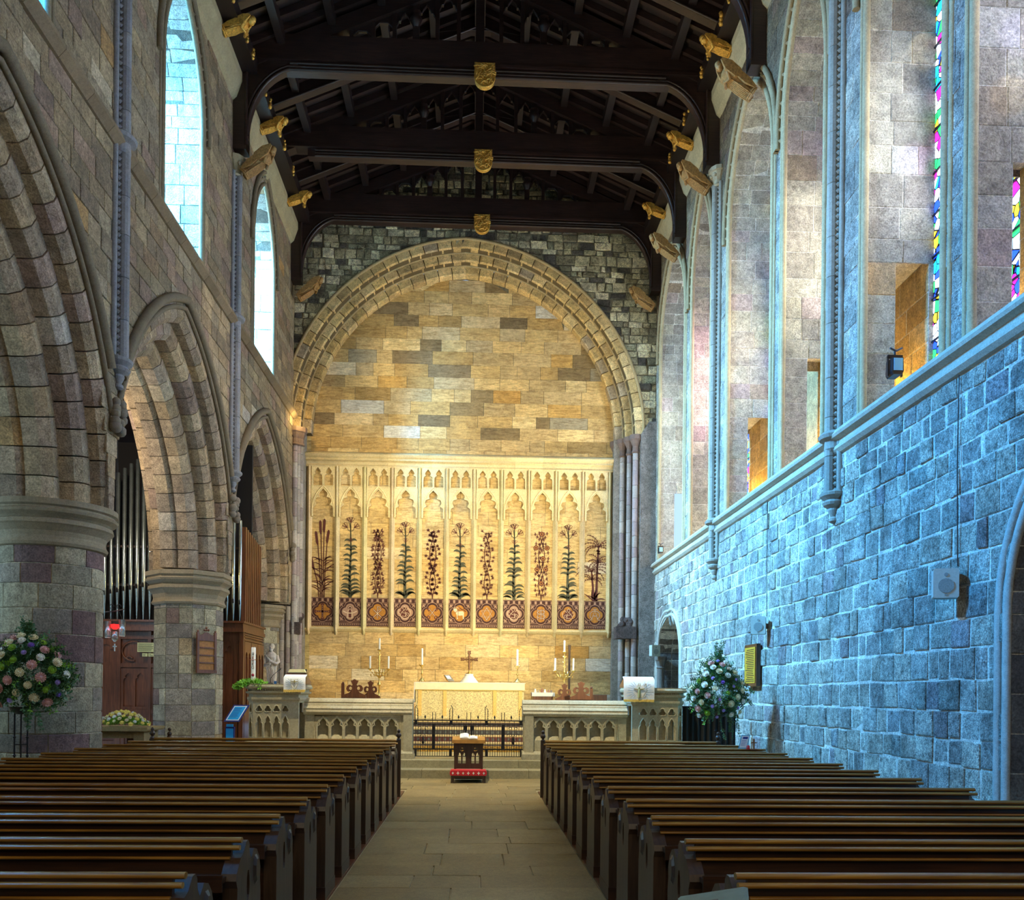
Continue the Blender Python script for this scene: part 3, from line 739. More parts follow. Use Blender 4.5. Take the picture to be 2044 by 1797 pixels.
# masonry closing the left corner below the arcade, with engaged shafts
cm = MB(); cm.tint = lin('#6a645c'); cm.box(-7.6, -5.44, 28.05, 28.95, 0, 9.9)
s5, _ = wall_courses((0, 9.9), lambda a, b: [(-7.5, -7.5, -5.46, -5.46)], .26, .38, .25, .5, [lin(c) for c in ('#8d8880', '#7d766f', '#9a958c', '#857680')], None, 0, 0, (.004, .012), .01, .006, lambda u, z: (u, 28.05, z), (0, -1, 0))
cb = cm.build('corner_masonry', M_NAVE, wall_east)
for q in s5: m = MB(); m.tint = q[5]; m.block(*q[:5]); m.build('corner_stone', M_NAVE, cb)
for x in (-5.98, -5.78, -5.58):
    m = MB(); z = .4
    while z < 4.1:
        z1 = z + random.uniform(.35, .55); m.tint = pick([lin(c) for c in ('#a09a94', '#8a8480', '#aeaaa2', '#93858c')]); m.lathe([(.085, z+.004), (.09, z+.012), (.09, z1-.012), (.085, z1-.004)], (x, 28.0, 0), 10, smooth=False); z = z1
    m.build('engaged_shaft', M_FINE, cb)
# buttress strip in the right corner
m = MB(); m.tint = lin('#7d7874')
m.prism([(5.2, .9), (W, .9), (W, 10.3), (5.45, 10.3), (5.2, 9.9)], 'y', 27.86, 28.0); m.build('corner_pilaster', M_NAVE, wall_east)

# ---- north aisle, west end, chancel floor
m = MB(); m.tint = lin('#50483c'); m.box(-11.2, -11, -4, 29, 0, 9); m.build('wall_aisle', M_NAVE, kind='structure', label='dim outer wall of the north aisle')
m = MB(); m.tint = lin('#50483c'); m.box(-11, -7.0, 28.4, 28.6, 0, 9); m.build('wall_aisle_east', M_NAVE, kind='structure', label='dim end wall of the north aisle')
m = MB(); m.tint = lin('#70685a'); m.box(-11, 6.8, -4.3, -4.1, 0, 19); m.build('wall_west', M_NAVE, kind='structure', label='west wall behind the photographer')
m = MB(); m.box(-11, -7.4, -4, 28.6, 8.2, 8.4); m.build('ceiling_aisle', M_ROOFY, kind='structure', label='dark timber ceiling of the north aisle')
# ================================================================ roof
def zr(x, off=0): return 18.75 - .43*abs(x) + off
m = MB()
for s_ in (-1, 1):
    m.prism([(0, 19.0), (s_*5.75, 19.0-.43*5.75), (s_*5.75, 19.2-.43*5.75), (0, 19.2)], 'y', -4.2, 28.95)
ceiling = m.build('ceiling', M_ROOFY, kind='structure', label='black timber ceiling boards of the low pitched nave roof')
m = MB(); m.box(-6.4, 6.4, 28.9, 29.1, 15.5, 19.3); m.build('gable_board', M_DARK, ceiling)
for s_ in (-1, 1):
    for x in (1.15, 2.3, 3.45, 4.6):
        m = MB(); z = zr(x); m.prism([(s_*x-.09, z-.10), (s_*x+.09, z-.10), (s_*x+.09, z+.2), (s_*x-.09, z+.2)], 'y', 8, 28.9); m.build('purlin', M_ROOFY, ceiling)
    m = MB(); m.box(min(s_*5.15, s_*5.72), max(s_*5.15, s_*5.72), 4, 28, 15.97, 16.3); m.build('wall_plate', M_ROOFY, ceiling)
m = MB(); m.box(-.13, .13, 8, 28.9, 18.5, 18.95); m.build('ridge_beam', M_ROOFY, ceiling)
m = MB(); y = 9.0
while y < 28.5:
    for s_ in (-1, 1): m.prism([(0, zr(0, .08)), (s_*5.7, zr(5.7, .08)), (s_*5.7, zr(5.7, .24)), (0, zr(0, .24))], 'y', y-.05, y+.05)
    y += .42
m.build('common_rafter', M_ROOF, ceiling, kind='stuff')

def arc_pts(cx, cz, rx, rz, a0, a1, n=14): return [(cx + rx*cos(radians(a0+(a1-a0)*i/n)), cz + rz*sin(radians(a0+(a1-a0)*i/n))) for i in range(n+1)]
def truss(label):
    t = thing('roof_truss', label, 'roof truss', (0, 0, 16.0))
    m = MB(); m.box(-5.68, 5.68, -.17, .17, 16.36, 16.90); m.build('tie_beam', M_ROOF, t)
    m = MB(); m.box(-5.4, 5.4, -.20, .20, 16.30, 16.37); m.box(-4.6, 4.6, -.12, .12, 16.08, 16.31)
    for z, r in ((16.25, .035), (16.17, .03), (16.10, .04)):
        m.tube([(-4.4, -.13, z), (4.4, -.13, z)], r, 8)
    m.build('beam_moulding', M_ROOF, t)
    for s_ in (-1, 1):
        m = MB(); m.box(min(s_*5.38, s_*5.68), max(s_*5.38, s_*5.68), -.17, .17, 14.2, 16.38)
        m.tube([(s_*5.38, -.17, 14.3), (s_*5.38, -.17, 16.3)], .035, 6); m.build('wall_post', M_ROOF, t)
        pts = arc_pts(s_*4.15, 14.55, s_*1.22, 1.60, 0, 90)            # arched brace between post and beam
        m = MB(); m.plate([(s_*5.4, 14.55)] + pts[0:1] + pts + [(s_*4.15, 16.32), (s_*5.4, 16.32)] if False else pts + [(s_*4.15, 16.34), (s_*5.42, 16.34), (s_*5.42, 14.5)], [], (V((0, .0, 0)), X_, Z_, -Y_), -.10, .10)
        b = m.build('arched_brace', M_ROOF, t)
        for k, r in ((0, .04), (.09, .03), (-.0, .0)):
            if r:
                q = MB(); q.tube([(p[0]+s_*k*.7, -.12, p[1]+k*.7) for p in pts], r, 6); q.build('brace_moulding', M_ROOF, b)
        m = MB(); m.prism([(s_*.0, 18.42), (s_*5.6, 18.42-.43*5.6), (s_*5.6, 18.78-.43*5.6), (0, 18.78)], 'y', -.14, .14); m.build('principal_rafter', M_ROOF, t)
    k = 0
    for i in range(-6, 7):
        x = i*.50; top = 18.45 - .43*abs(x)
        if top < 17.05: continue
        wd = .10 if i == 0 else (.075 if abs(i) == 3 else .045)
        m = MB(); m.box(x-wd, x+wd, -.07, .07, 16.88, top)
        if abs(i) == 3:
            m.lathe([(.06, top-.55), (.12, top-.45), (.15, top-.35), (.10, top-.3), (.13, top-.2)], (x, -.05, 0), 8)
        m.build('upright', M_ROOF, t)
    for i in range(-7, 7):                                             # cusped heads between the uprights
        xa, xb = i*.5+.05, i*.5+.45; xm = (xa+xb)/2; zt = min(18.5-.43*abs(xa), 18.5-.43*abs(xb)) ; zt2 = 18.5-.43*abs(xm)
        if zt < 17.1: continue
        za, zb = 18.5-.43*abs(xa), 18.5-.43*abs(xb); d = .36 if zt > 17.5 else .2
        lo = min(za, zb) - d
        head = [(xa, lo), (xa+.05, lo+.10), (xa+.09, lo+.10), (xa+.10, lo+.17), (xm-.03, lo+.26), (xm, lo+.30), (xm+.03, lo+.26), (xb-.10, lo+.17), (xb-.09, lo+.10), (xb-.05, lo+.10), (xb, lo)] if d > .3 else [(xa, lo), (xa+.1, lo+.1), (xb-.1, lo+.1), (xb, lo)]
        m = MB(); m.plate([(xb, zb), (xa, za)] + head, [], (V((0, 0, 0)), X_, Z_, -Y_), -.05, .03); m.tube([(p[0], -.04, p[1]) for p in head], .016, 5); m.build('cusped_head', M_ROOF, t)
    # gilded shield under the middle of the beam
    m = MB(); out = [(-.23, 16.33), (-.23, 16.0)] + [(-.23*cos(radians(a)), 16.0-.22*sin(radians(a))) for a in range(15, 180, 15)] + [(.23, 16.0), (.23, 16.33)]
    m.plate([(a+.12, b) for a, b in out], [], (V((0, 0, 0)), X_, Z_, -Y_), .14, .27)
    for k in range(34):
        a = random.uniform(0, 6.3); x, z = .12+random.uniform(-.18, .18), random.uniform(15.88, 16.28); L = random.uniform(.04, .1)
        if z < 15.98 and abs(x-.12) > .14: continue
        m.tube([(x-L*cos(a), -.272, z-L*sin(a)*.8), (x+.03*sin(a), -.315, z), (x+L*cos(a), -.272, z+L*sin(a)*.8)], .019, 5)
    m.tube([(a+.12, -.27, b) for a, b in out], .02, 6, closed=True); m.build('shield_boss', M_GILD, t, label='gilded carved shield')
    return t
T0 = truss('dark oak tie-beam truss nearest the east wall'); T0.location.y = 27.55
for y, lab in ((17.62, 'dark oak truss cut off by the top of the picture, braces only'), (21.0, 'largest whole dark oak truss with a gilded shield'), (24.3, 'middle dark oak truss of the three whole ones'),):
    c = copy_tree(T0); c.location.y = y; c['label'] = lab
    if y in (17.62, 24.3):                                             # no post or brace over the clerestory windows
        for ch in list(c.children):
            if ch.name.split('.')[0] in ('wall_post', 'arched_brace') and sum(v.co.x for v in ch.data.vertices) < 0:
                for g in list(ch.children): bpy.data.objects.remove(g)
                bpy.data.objects.remove(ch)
for o in [x for x in bpy.data.objects if x.get('category') == 'roof truss']: o['group'] = 'oak roof trusses'

def intermediate(y, lab):
    t = thing('intermediate_frame', None, None, (0, y, 16.2)); t.parent = ceiling
    for s_ in (-1, 1):
        m = MB(); m.prism([(0, 18.56), (s_*5.5, 18.56-.43*5.5), (s_*5.5, 18.86-.43*5.5), (0, 18.86)], 'y', y-.13, y+.13)
        m.tube([(0, y-.13, 18.55), (s_*5.5, y-.13, 18.55-.43*5.5)], .03, 6); m.build('rafter', M_ROOF, t)
    pts = arc_pts(0, 16.5, 3.2, 1.95, 145, 35, 18)
    m = MB(); m.plate([(a, b) for a, b in pts] + [(2.9, 17.55), (1.4, 18.2), (0, 18.6), (-1.4, 18.2), (-2.9, 17.55)][:0] + [(a*1.01, b+.14) for a, b in pts[::-1]], [], (V((0, y, 0)), X_, Z_, -Y_), -.10, .10)
    m.tube([(a, y-.11, b) for a, b in pts], .03, 6); m.build('collar_arch', M_ROOF, t)
    return t
for y, lab in ((15.8, 'hidden'), (19.3, 'plain dark rafters between the cut-off truss and the largest truss'), (22.65, 'plain dark rafters behind the largest truss'), (25.95, 'plain dark rafters next before the last truss')):
    if lab != 'hidden': intermediate(y, lab)

def angel(name, label, group, s_, y, z, L, tilt, mat, cat='carved corbel', f=1.0):
    """carved figure leaning out from the wall: wings, robe folds, head, hands"""
    t = thing(name, label, cat, (s_*5.5, y, z), group)
    d = V((-s_*cos(tilt), 0, sin(tilt))); b = V((s_*5.5, y, z)); u = V((0, 1, 0)); n = d.cross(u)
    if n.z > 0: n = -n
    m = MB(); m.sweep([(-.13, -.02), (.13, -.02), (.15, .10), (.10, .17), (-.10, .17), (-.15, .10)], [(b + d*q, u*k*f, n*k*f) for q, k in ((0, .8), (L*.12, .62), (L*.3, .8), (L*.5, .95), (L*.62, 1.05), (L*.74, .95), (L*.80, .55))])
    for k in (-.12, -.08, -.04, 0, .04, .08, .12): m.tube([tuple(b + u*k*f + n*.13*f), tuple(b + d*L*.3 + u*k*1.1*f + n*.155*f), tuple(b + d*L*.62 + u*k*.9*f + n*.17*f)], [.012, .02, .012], 5)
    for q in (0, .04): m.tube([tuple(b + d*q + u*k*f + n*j*f) for k, j in ((-.13, -.02), (-.15, .1), (0, .18), (.15, .1), (.13, -.02))], .022, 5)
    m.build('robe', mat, t)
    for sd in (-1, 1):
        w_ = MB(); w_.sweep([(-.02, -.05), (.03, -.05), (.03, .08), (-.02, .08)], [(b + u*sd*.17*f + d*q, u*k*f, n*k*f) for q, k in ((L*.02, .3), (L*.25, 1.1), (L*.45, 1.0), (L*.5, 1.5), (L*.75, 1.6), (L*.95, .4))]); w_.build('wing', mat, t)
        a = MB(); a.tube([tuple(b + d*L*.72 + u*sd*.12 + n*.08), tuple(b + d*L*.55 + u*sd*.13 + n*.2), tuple(b + d*L*.62 + n*.22)], [.04, .035, .028], 6); a.build('arm', mat, t)
    h = MB(True); hc = b + d*(L*.9) + n*.05; h.ball(tuple(hc), .085, 10, 7); h.ball(tuple(hc - d*.0 + n*.07), .03, 6, 4); h.ball(tuple(hc + d*.05 - n*.02), .075, 8, 5); h.build('head', mat, t)
    return t
side = {-1: 'left', 1: 'right'}
ORD = ['nearest the camera', 'second from the near end', 'third from the near end', 'fourth from the near end', 'fifth from the near end', 'fifth from the east end', 'fourth from the east end', 'third from the east end', 'second from the east end', 'nearest the east wall']
NB = ['cut-off', 'largest', 'middle', 'farthest']
for s_ in (-1, 1):
    for y, nn in ((17.62, 0), (21.0, 1), (24.3, 2), (27.5, 3)):
        if s_ < 0 and nn in (0, 2): continue
        angel('angel_corbel', 'brown carved angel at the foot of the %s wall post of the %s truss' % (side[s_], NB[nn]), 'carved angels under the wall posts', s_, y, 13.75, .95, radians(38 if s_ > 0 else 40), M_CARVE)
    for y, nn in ((19.3, 'between the cut-off and largest trusses'), (22.65, 'between the largest and middle trusses'), (25.95, 'between the middle and farthest trusses')):
        angel('gilded_angel', 'small gilded angel on the %s wall head %s' % (side[s_], nn), 'gilded angels on the wall head', s_, y, 15.80, .70, radians(24), M_GILD, f=.72)
    for k in range(10):
        y = (18.2, 18.75, 19.85, 20.4, 21.6, 22.1, 23.2, 23.75, 24.9, 26.5)[k]
        m = MB(True); x = s_*5.13
        for q in range(4): m.ball((x, y+random.uniform(-.04, .04), 16.0+q*.07), random.uniform(.035, .06), 6, 4)
        m.build('gilded_boss', M_GILD, None, 'small gilded boss on the %s wall plate, %s' % (side[s_], ORD[k]), 'boss', 'gilded bosses along the wall plates', loc=(x, y, 15.95))
# ---- slender wall shafts
def wall_shaft(s_, y, z0, z1, label, ring):
    t = thing('wall_shaft', label, 'wall shaft', (s_*W, y, z0), kind='structure')
    col = lin('#8d8a80') if s_ > 0 else lin('#7f8288')
    x = s_*(W-.10)
    z = z0 + .35; m = MB()
    while z < z1:
        e = min(z1, z + random.uniform(.5, .9)); k = random.uniform(.85, 1.1); m.tint = tuple(q*k for q in col)
        m.lathe([(.085, z+.003), (.09, z+.01), (.09, e-.01), (.085, e-.003)], (x, y, 0), 12, smooth=False); z = e
    m.build('shaft', M_FINE, t)
    for q in (-.2, .2):
        m = MB(); m.tint = tuple(c*.95 for c in col); m.tube([(s_*(W-.03), y+q, z0+.35), (s_*(W-.03), y+q, z1)], .05, 8); m.build('side_shaft', M_FINE, t)
    m = MB(); m.tint = tuple(c*.9 for c in col); z = z0 + .4
    while z < z1 - .05:
        for q in (-.115,):
            r = .035; yy = y+q; xx = s_*(W-.06)
            m.add([(xx, yy-r, z), (xx, yy, z-.045), (xx, yy+r, z), (xx, yy, z+.045), (xx-s_*.045, yy, z)], [(0,1,4),(1,2,4),(2,3,4),(3,0,4)])
        z += .10
    m.build('dogtooth', M_FINE, t, kind='stuff')
    m = MB(); m.tint = col
    m.lathe([(.03, z0-.10), (.07, z0-.07), (.07, z0-.03), (.04, z0), (.07, z0+.06), (.085, z0+.10), (.08, z0+.13), (.15, z0+.18), (.17, z0+.22), (.13, z0+.26), (.20, z0+.32), (.21, z0+.36), (.19, z0+.38)], (s_*(W-.04), y, 0), 16, smooth=False, sy=1.25)
    m.build('corbel', M_FINE, t)
    if ring:
        m = MB(); m.tint = col; m.lathe([(.10, ring-.18), (.13, ring-.14), (.12, ring-.02), (.2, ring+.02), (.22, ring+.07), (.16, ring+.13), (.10, ring+.15)], (s_*(W-.06), y, 0), 16, smooth=False, sy=1.3); m.build('shaft_ring', M_FINE, t)
    m = MB(); m.tint = lin('#a59f88'); m.lathe([(.10, z1-.05), (.13, z1-.02), (.10, z1+.02), (.11, z1+.1), (.2, z1+.25), (.23, z1+.27), (.23, z1+.36)], (s_*(W-.05), y, 0), 12, smooth=False, sy=1.3)
    for k in range(8): m.ball((s_*(W-.18+random.uniform(-.04, .04)), y+random.uniform(-.22, .22), z1+.2), .05, 6, 4)
    m.build('capital', M_FINE, t)
wall_shaft(1, 7.1, 4.5, 13.7, 'wall shaft of the right wall, out of view near the door', 5.7)
wall_shaft(1, 13.85, 4.5, 13.7, 'thick near wall shaft of the right wall ending in a moulded corbel', 5.7)
wall_shaft(1, 20.8, 4.5, 13.7, 'far wall shaft of the right wall with dogtooth edge', 5.7)
wall_shaft(-1, 14.35, 6.5, 13.7, 'near wall shaft of the left wall between the first two arches', 10.3)
wall_shaft(-1, 21.05, 6.4, 13.7, 'far wall shaft of the left wall between the second and third arches', 10.3)
wall_shaft(-1, 7.4, 6.5, 13.7, 'wall shaft of the left wall, out of view near the camera', 10.3)
# ================================================================ pews
def oval(cy, cz, ry, rz, n=10, a=0): return [(cy + ry*cos(2*pi*i/n + a), cz + rz*sin(2*pi*i/n + a)) for i in range(n)]
END = [(-.08, 0), (-.08, .66), (-.105, .70), (-.095, .735), (-.05, .775), (-.02, .80), (.03, .815), (.085, .865), (.125, .868), (.15, .845), (.155, .80), (.185, .76), (.20, .77), (.245, .805), (.31, .79), (.36, .745), (.39, .68), (.385, .62), (.40, .55), (.40, 0)]
def make_pew(s_, width):
    """s_: +1 pew runs to +x from its aisle end, -1 to -x"""
    t = thing('pew', '', 'pew')
    X = lambda a: s_*a
    lo, hi = min(X(.05), X(width-.05)), max(X(.05), X(width-.05))
    m = MB(); m.box(lo, hi, -.012, .02, .12, .875); m.build('back_panel', M_OAKX, t)
    m = MB(); x0, x1 = min(X(-.0), X(width)), max(X(-.0), X(width))
    for cy, cz, r in ((0, .886, .015), (-.036, .854, .013)):
        m.prism(oval(cy, cz, r*1.5, r, 12), 'x', x0, x1, True)
    m.prism(oval(-.03, .80, .012, .009, 8), 'x', lo, hi, True); m.build('top_rail', M_OAKRAIL, t)
    m = MB(); m.box(lo, hi, -.17, -.012, .70, .725); m.box(lo, hi, -.175, -.155, .66, .742); m.build('book_ledge', M_OAKX, t)
    m = MB(); m.box(lo, hi, .02, .40, .43, .46); m.prism(oval(.40, .445, .02, .018, 8), 'x', lo, hi); m.build('seat', M_OAKX, t)
    m = MB(); m.box(lo, hi, .0, .03, .0, .12); m.box(lo, hi, .30, .33, 0, .43); m.build('kick_board', M_OAKX, t)
    for e in (0, width-.075):
        m = MB(); a, b = X(e), X(e+.075); a, b = min(a, b), max(a, b)
        m.plate([(p, q) for p, q in END], [oval(.13, .63, .030, .085, 10)], (V((a, 0, 0)), Y_, Z_, X_), 0, b-a)
        ep = m.build('pew_end', M_OAKEND, t)
        fx = X(e) if e == 0 else X(e+.075); dd = -s_ if e == 0 else s_
        k = MB(); pts = oval(.285, .685, .055, .085, 8, .4)
        k.sweep(pts, [(V((fx, 0, 0)), Y_, Z_), (V((fx + dd*.012, 0, 0)), Y_, Z_)])
        k.v = [((v[0]), .285 + (v[1]-.285)*(.6 if abs(v[0]-fx) > .006 else 1), .685 + (v[2]-.685)*(.7 if abs(v[0]-fx) > .006 else 1)) for v in k.v]
        k.build('carved_lobe', M_OAKEND, ep)
        k = MB(); k.box(a-.004, b+.004, -.09, .405, 0, .10); k.build('foot', M_OAKX, ep)
    return t
M_OAKRAIL = wood('lit_polished_rail', (.11, .045, .006), (.40, .20, .025), 'x', .3, coat=.25)  # oak coloured brighter gold, with the warm light on the rails painted in
PL = make_pew(-1, 3.88); PR = make_pew(1, 3.02)
ordn = ['', 'nearest the camera, ', 'second from the camera, ', 'third from the camera, ', 'fourth from the camera, ', 'fifth from the camera, ', 'sixth from the camera, ', 'sixth from the front, ', 'fifth from the front, ', 'fourth from the front, ', 'third from the front, ', 'second from the front, ', 'foremost, ']
for s_, P, x0 in ((-1, PL, -1.15), (1, PR, 1.09)):
    for i in range(12):
        o = P if i == 11 else copy_tree(P)
        o.location = (x0, 3.64 + .872*i, .012)
        o['label'] = 'dark oak pew ' + ordn[i+1] + ('left' if s_ < 0 else 'right') + ' of the aisle'
        o['group'] = 'oak pews in rows'
def pew_front(s_, width, label):
    x0 = -1.15 if s_ < 0 else 1.09; y = 14.1
    t = thing('front_bench', label, 'pew', (x0, y, .012), 'oak fronts before the pews')
    a, b = min(x0, x0+s_*width), max(x0, x0+s_*width)
    m = MB(); m.box(a+.04, b-.04, y-.015, y+.015, .1, .86); n = int(width/.6)
    m.build('panel', M_OAKX, t)
    m = MB(); m.prism([(y+p, q+.012) for p, q in oval(0, .885, .03, .024, 10)], 'x', a, b, True); m.prism([(y+p, q) for p, q in oval(-.03, .85, .02, .018, 8)], 'x', a+.03, b-.03, True); m.build('top_rail', M_OAKRAIL, t)
    m = MB(); m.box(a+.04, b-.04, y-.2, y-.015, .70, .73); m.build('book_ledge', M_OAKX, t)
    for e in (x0 + s_*.02, x0 + s_*(width-.02)):
        m = MB(); m.box(e-.035, e+.035, y-.035, y+.035, .012, .90)
        p = m.build('post', M_OAKEND, t)
        m = MB(True); z = .9
        m.lathe([(.034, 0), (.042, .01), (.022, .03), (.02, .045), (.038, .06), (.044, .085), (.034, .11), (.018, .122), (.022, .13), (.028, .15), (.018, .17), (.003, .178)], (e, y, z), 10); m.build('turned_finial', M_OAKEND, p)
    return t
pew_front(-1, 3.86, 'oak pew front with turned finials left of the aisle'); pew_front(1, 2.85, 'oak pew front with turned finials right of the aisle')

# ================================================================ steps, chancel
def platform(name, label, rects, mat, tint, parts='step_stone', wmin=.8, wmax=1.5, parent=None):
    t = parent or thing(name, label, 'steps', (0, rects[0][2], rects[0][4]), kind='structure')
    for x0, x1, y0, y1, z0, z1 in rects:
        x = x0
        while x < x1 - .01:
            e = min(x1, x + random.uniform(wmin, wmax)); 
            if x1 - e < .4: e = x1
            m = MB(); k = random.uniform(.85, 1.12); m.tint = tuple(q*k for q in tint); m.prism([(y0+.012, z0), (y1, z0), (y1, z1), (y0+.012, z1), (y0, z1-.012), (y0, z0)][::-1], 'x', x+.003, e-.003); m.build(parts, mat, t); x = e
    return t
platform('chancel_steps', 'two broad stone steps up to the iron gate', [(-5.3, 5.3, 17.30, 17.85, 0, .17), (-5.3, 5.3, 17.72, 18.05, .17, .33)], M_FINE, lin('#8b8366'))
m = MB(); m.tint = lin('#a39468'); m.box(-7.4, W, 18.0, 28.95, -.1, .33); chf = m.build('floor_chancel', M_SLAB, kind='structure', label='tiled chancel floor beyond the gate')
for i, (y0, z) in enumerate(((21.25, .48), (21.75, .63), (22.2, .78), (23.4, .93))):
    t = thing('sanctuary_step', ('lowest', 'second', 'third', 'top')[i] + ' sanctuary step with dark patterned riser', 'step', (0, y0, z-.15), kind='structure')
    m = MB(); m.tint = lin('#c2ae7c'); m.box(-5.2, 4.6, y0, 28.9 if i == 3 else y0+1.5, z-.15, z); m.build('tread', M_FINE, t)
    m = MB(); m.box(-5.1, 4.5, y0-.012, y0-.001, z-.145, z-.03); m.build('riser_carpet', plain('riser_%d' % i, [(.06, .045, .04), (.10, .03, .03), (.05, .045, .05), (.06, .035, .03)][i], .8, 0, 40, .4), t)
    k = 0; x = -5.0
    m = MB(); m.tint = (.10, .12, .12)
    while x < 4.4:
        m.box(x, x+.05, y0-.016, y0-.012, z-.12, z-.06); x += .13
    m.build('riser_pattern', M_FINE, t, kind='stuff')
# yellow encaustic tiles of the lowest riser, behind the gate
t = thing('tiled_kerb', 'low kerb of yellow patterned tiles behind the iron gate', 'kerb', (0, 20.2, .33), kind='structure')
x = -1.6
while x < 1.5:
    m = MB(); m.tint = pick([lin('#d0a544'), lin('#c49a3e'), lin('#d8b35a')]); m.box(x+.006, x+.134, 20.2, 20.24, .335, .46); o = m.build('tile', M_FINE, t)
    m = MB(); m.tint = lin('#6b4326'); 
    for q in range(3): m.box(x+.03, x+.11, 20.195, 20.2, .36+q*.035, .372+q*.035)
    m.build('tile_pattern', M_FINE, o); x += .14
m = MB(); m.tint = lin('#4a3a34'); m.box(-1.7, 1.6, 20.24, 20.5, .33, .47); m.build('kerb_stone', M_FINE, t)

# ---- traceried screen walls
def cusped(c, a, zs, h, k=1, d=.22, n=18, zb=None):
    """pointed arch with k cusps on each side"""
    R, e = pointed(a, h); th = acos(min(1, e/R)); pts = []
    if zb is not None: pts.append((c-a, zb))
    pos = {1: (.40,), 2: (.26, .62)}[k]; wd = .17 if k == 1 else .13
    for i in range(n+1):
        t = i/n; q = th*t; r = R - a*d*sum(max(0, 1-abs(t-p)/wd)**1.6 for p in pos)
        pts.append((c + e - r*cos(q), zs + r*sin(q)))
    return pts + [(2*c - x, z) for x, z in pts[::-1]][1:]
def trefoil(c, z, r, n=30):
    return [(c + r*(.60+.40*abs(cos(1.5*(t-pi/2))))*cos(t), z + r*(.60+.40*abs(cos(1.5*(t-pi/2))))*sin(t)) for t in [2*pi*i/n for i in range(n)]]
M_SCR = M_FINE
SC = lin('#a59c80')
def screen(x0, x1, y, n, ax0, ax1, label):
    t = thing('screen_wall', label, 'screen', ((x0+x1)/2, y, .33), 'chancel screen walls', 'structure')
    m = MB(); m.tint = tuple(q*.8 for q in SC); m.box(x0 - (.14 if x0 < 0 else 0), x1 + (.14 if x0 > 0 else 0), y+.10, y+.34, .33, 1.24); m.build('body', M_SCR, t)
    fr = (V((0, y+.10, 0)), X_, Z_, -Y_)
    holes = []; p = (ax1-ax0)/n
    for i in range(n): holes.append(cusped(ax0+p*(i+.5), p*.44, .90, .245, zb=.72, d=.34))
    m = MB(); m.tint = SC; m.plate([(x0, .33), (x1, .33), (x1, 1.24), (x0, 1.24)], holes, fr, .004, .095); m.build('tracery_front', M_SCR, t)
    for i, h in enumerate(holes):
        m = MB(); m.tint = tuple(q*1.12 for q in SC); m.tube([(a, y+.0, b) for a, b in h], .016, 6)
        c_ = ax0+p*(i+.5); oo = Opening(c_, p*.485, .72, .90, .275); m.tube([(a, y-.002, b) for a, b in oo.outline(8)], .014, 6); m.build('arch_moulding', M_SCR, t)
        m = MB(); m.tint = tuple(q*1.05 for q in SC); c = ax0+p*(i+.5); a = p*.42
        m.add([(c-a, y+.005, .70), (c+a, y+.005, .70), (c+a, y+.095, .80), (c-a, y+.095, .80), (c, y+.06, .80)], [(0, 1, 4), (1, 2, 4), (2, 3, 4), (3, 0, 4)]); m.build('weathered_sill', M_SCR, t)
    m = MB(); m.tint = tuple(q*1.1 for q in SC); m.tube([(ax0-.03, y, .71), (ax0-.03, y, 1.185), (ax1+.03, y, 1.185), (ax1+.03, y, .71)], .016, 6); m.build('frame_moulding', M_SCR, t)
    prof = [(-.02, 1.20), (-.06, 1.235), (-.07, 1.26), (-.05, 1.30), (-.06, 1.33), (-.02, 1.37), (.02, 1.38), (.03, 1.415), (.07, 1.43), (.06, 1.46), (.10, 1.50), (.17, 1.535), (.30, 1.535), (.38, 1.50), (.40, 1.20)]
    x = x0-.02
    while x < x1:
        e = min(x1+.02, x + random.uniform(.7, 1.0))
        if x1 - e < .4: e = x1+.02
        m = MB(); k = random.uniform(.95, 1.1); m.tint = tuple(q*k for q in lin('#b5a98a')); m.prism([(y+a, z) for a, z in prof][::-1], 'x', x+.002, e-.002); m.build('coping', M_SCR, t); x = e
    m = MB(); m.tint = tuple(q*.95 for q in SC); m.prism([(y-.10, .33), (y+.36, .33), (y+.36, .50), (y-.02, .50), (y-.10, .44)], 'x', x0-.03, x1+.03); m.build('plinth', M_SCR, t)
    return t
screen(-3.37, -1.24, 17.98, 6, -3.14, -1.50, 'stone screen wall with six trefoil arches left of the gate')
screen(1.02, 3.11, 17.98, 6, 1.20, 2.90, 'stone screen wall with six trefoil arches right of the gate')
for s_, x in ((-1, -1.31), (1, 1.13)):
    m = MB(); m.tint = SC; m.prism([(x-.13, .33), (x+.13, .33), (x+.13, .40), (x+.09, .5), (x+.09, 1.22), (x-.09, 1.22), (x-.09, .5), (x-.13, .40)], 'y', 17.93, 18.36)
    m.build('gate_pier', M_SCR, None, 'plain stone pier at the %s side of the iron gate' % side[s_], 'pier', kind='structure', loc=(x, 18, .33))
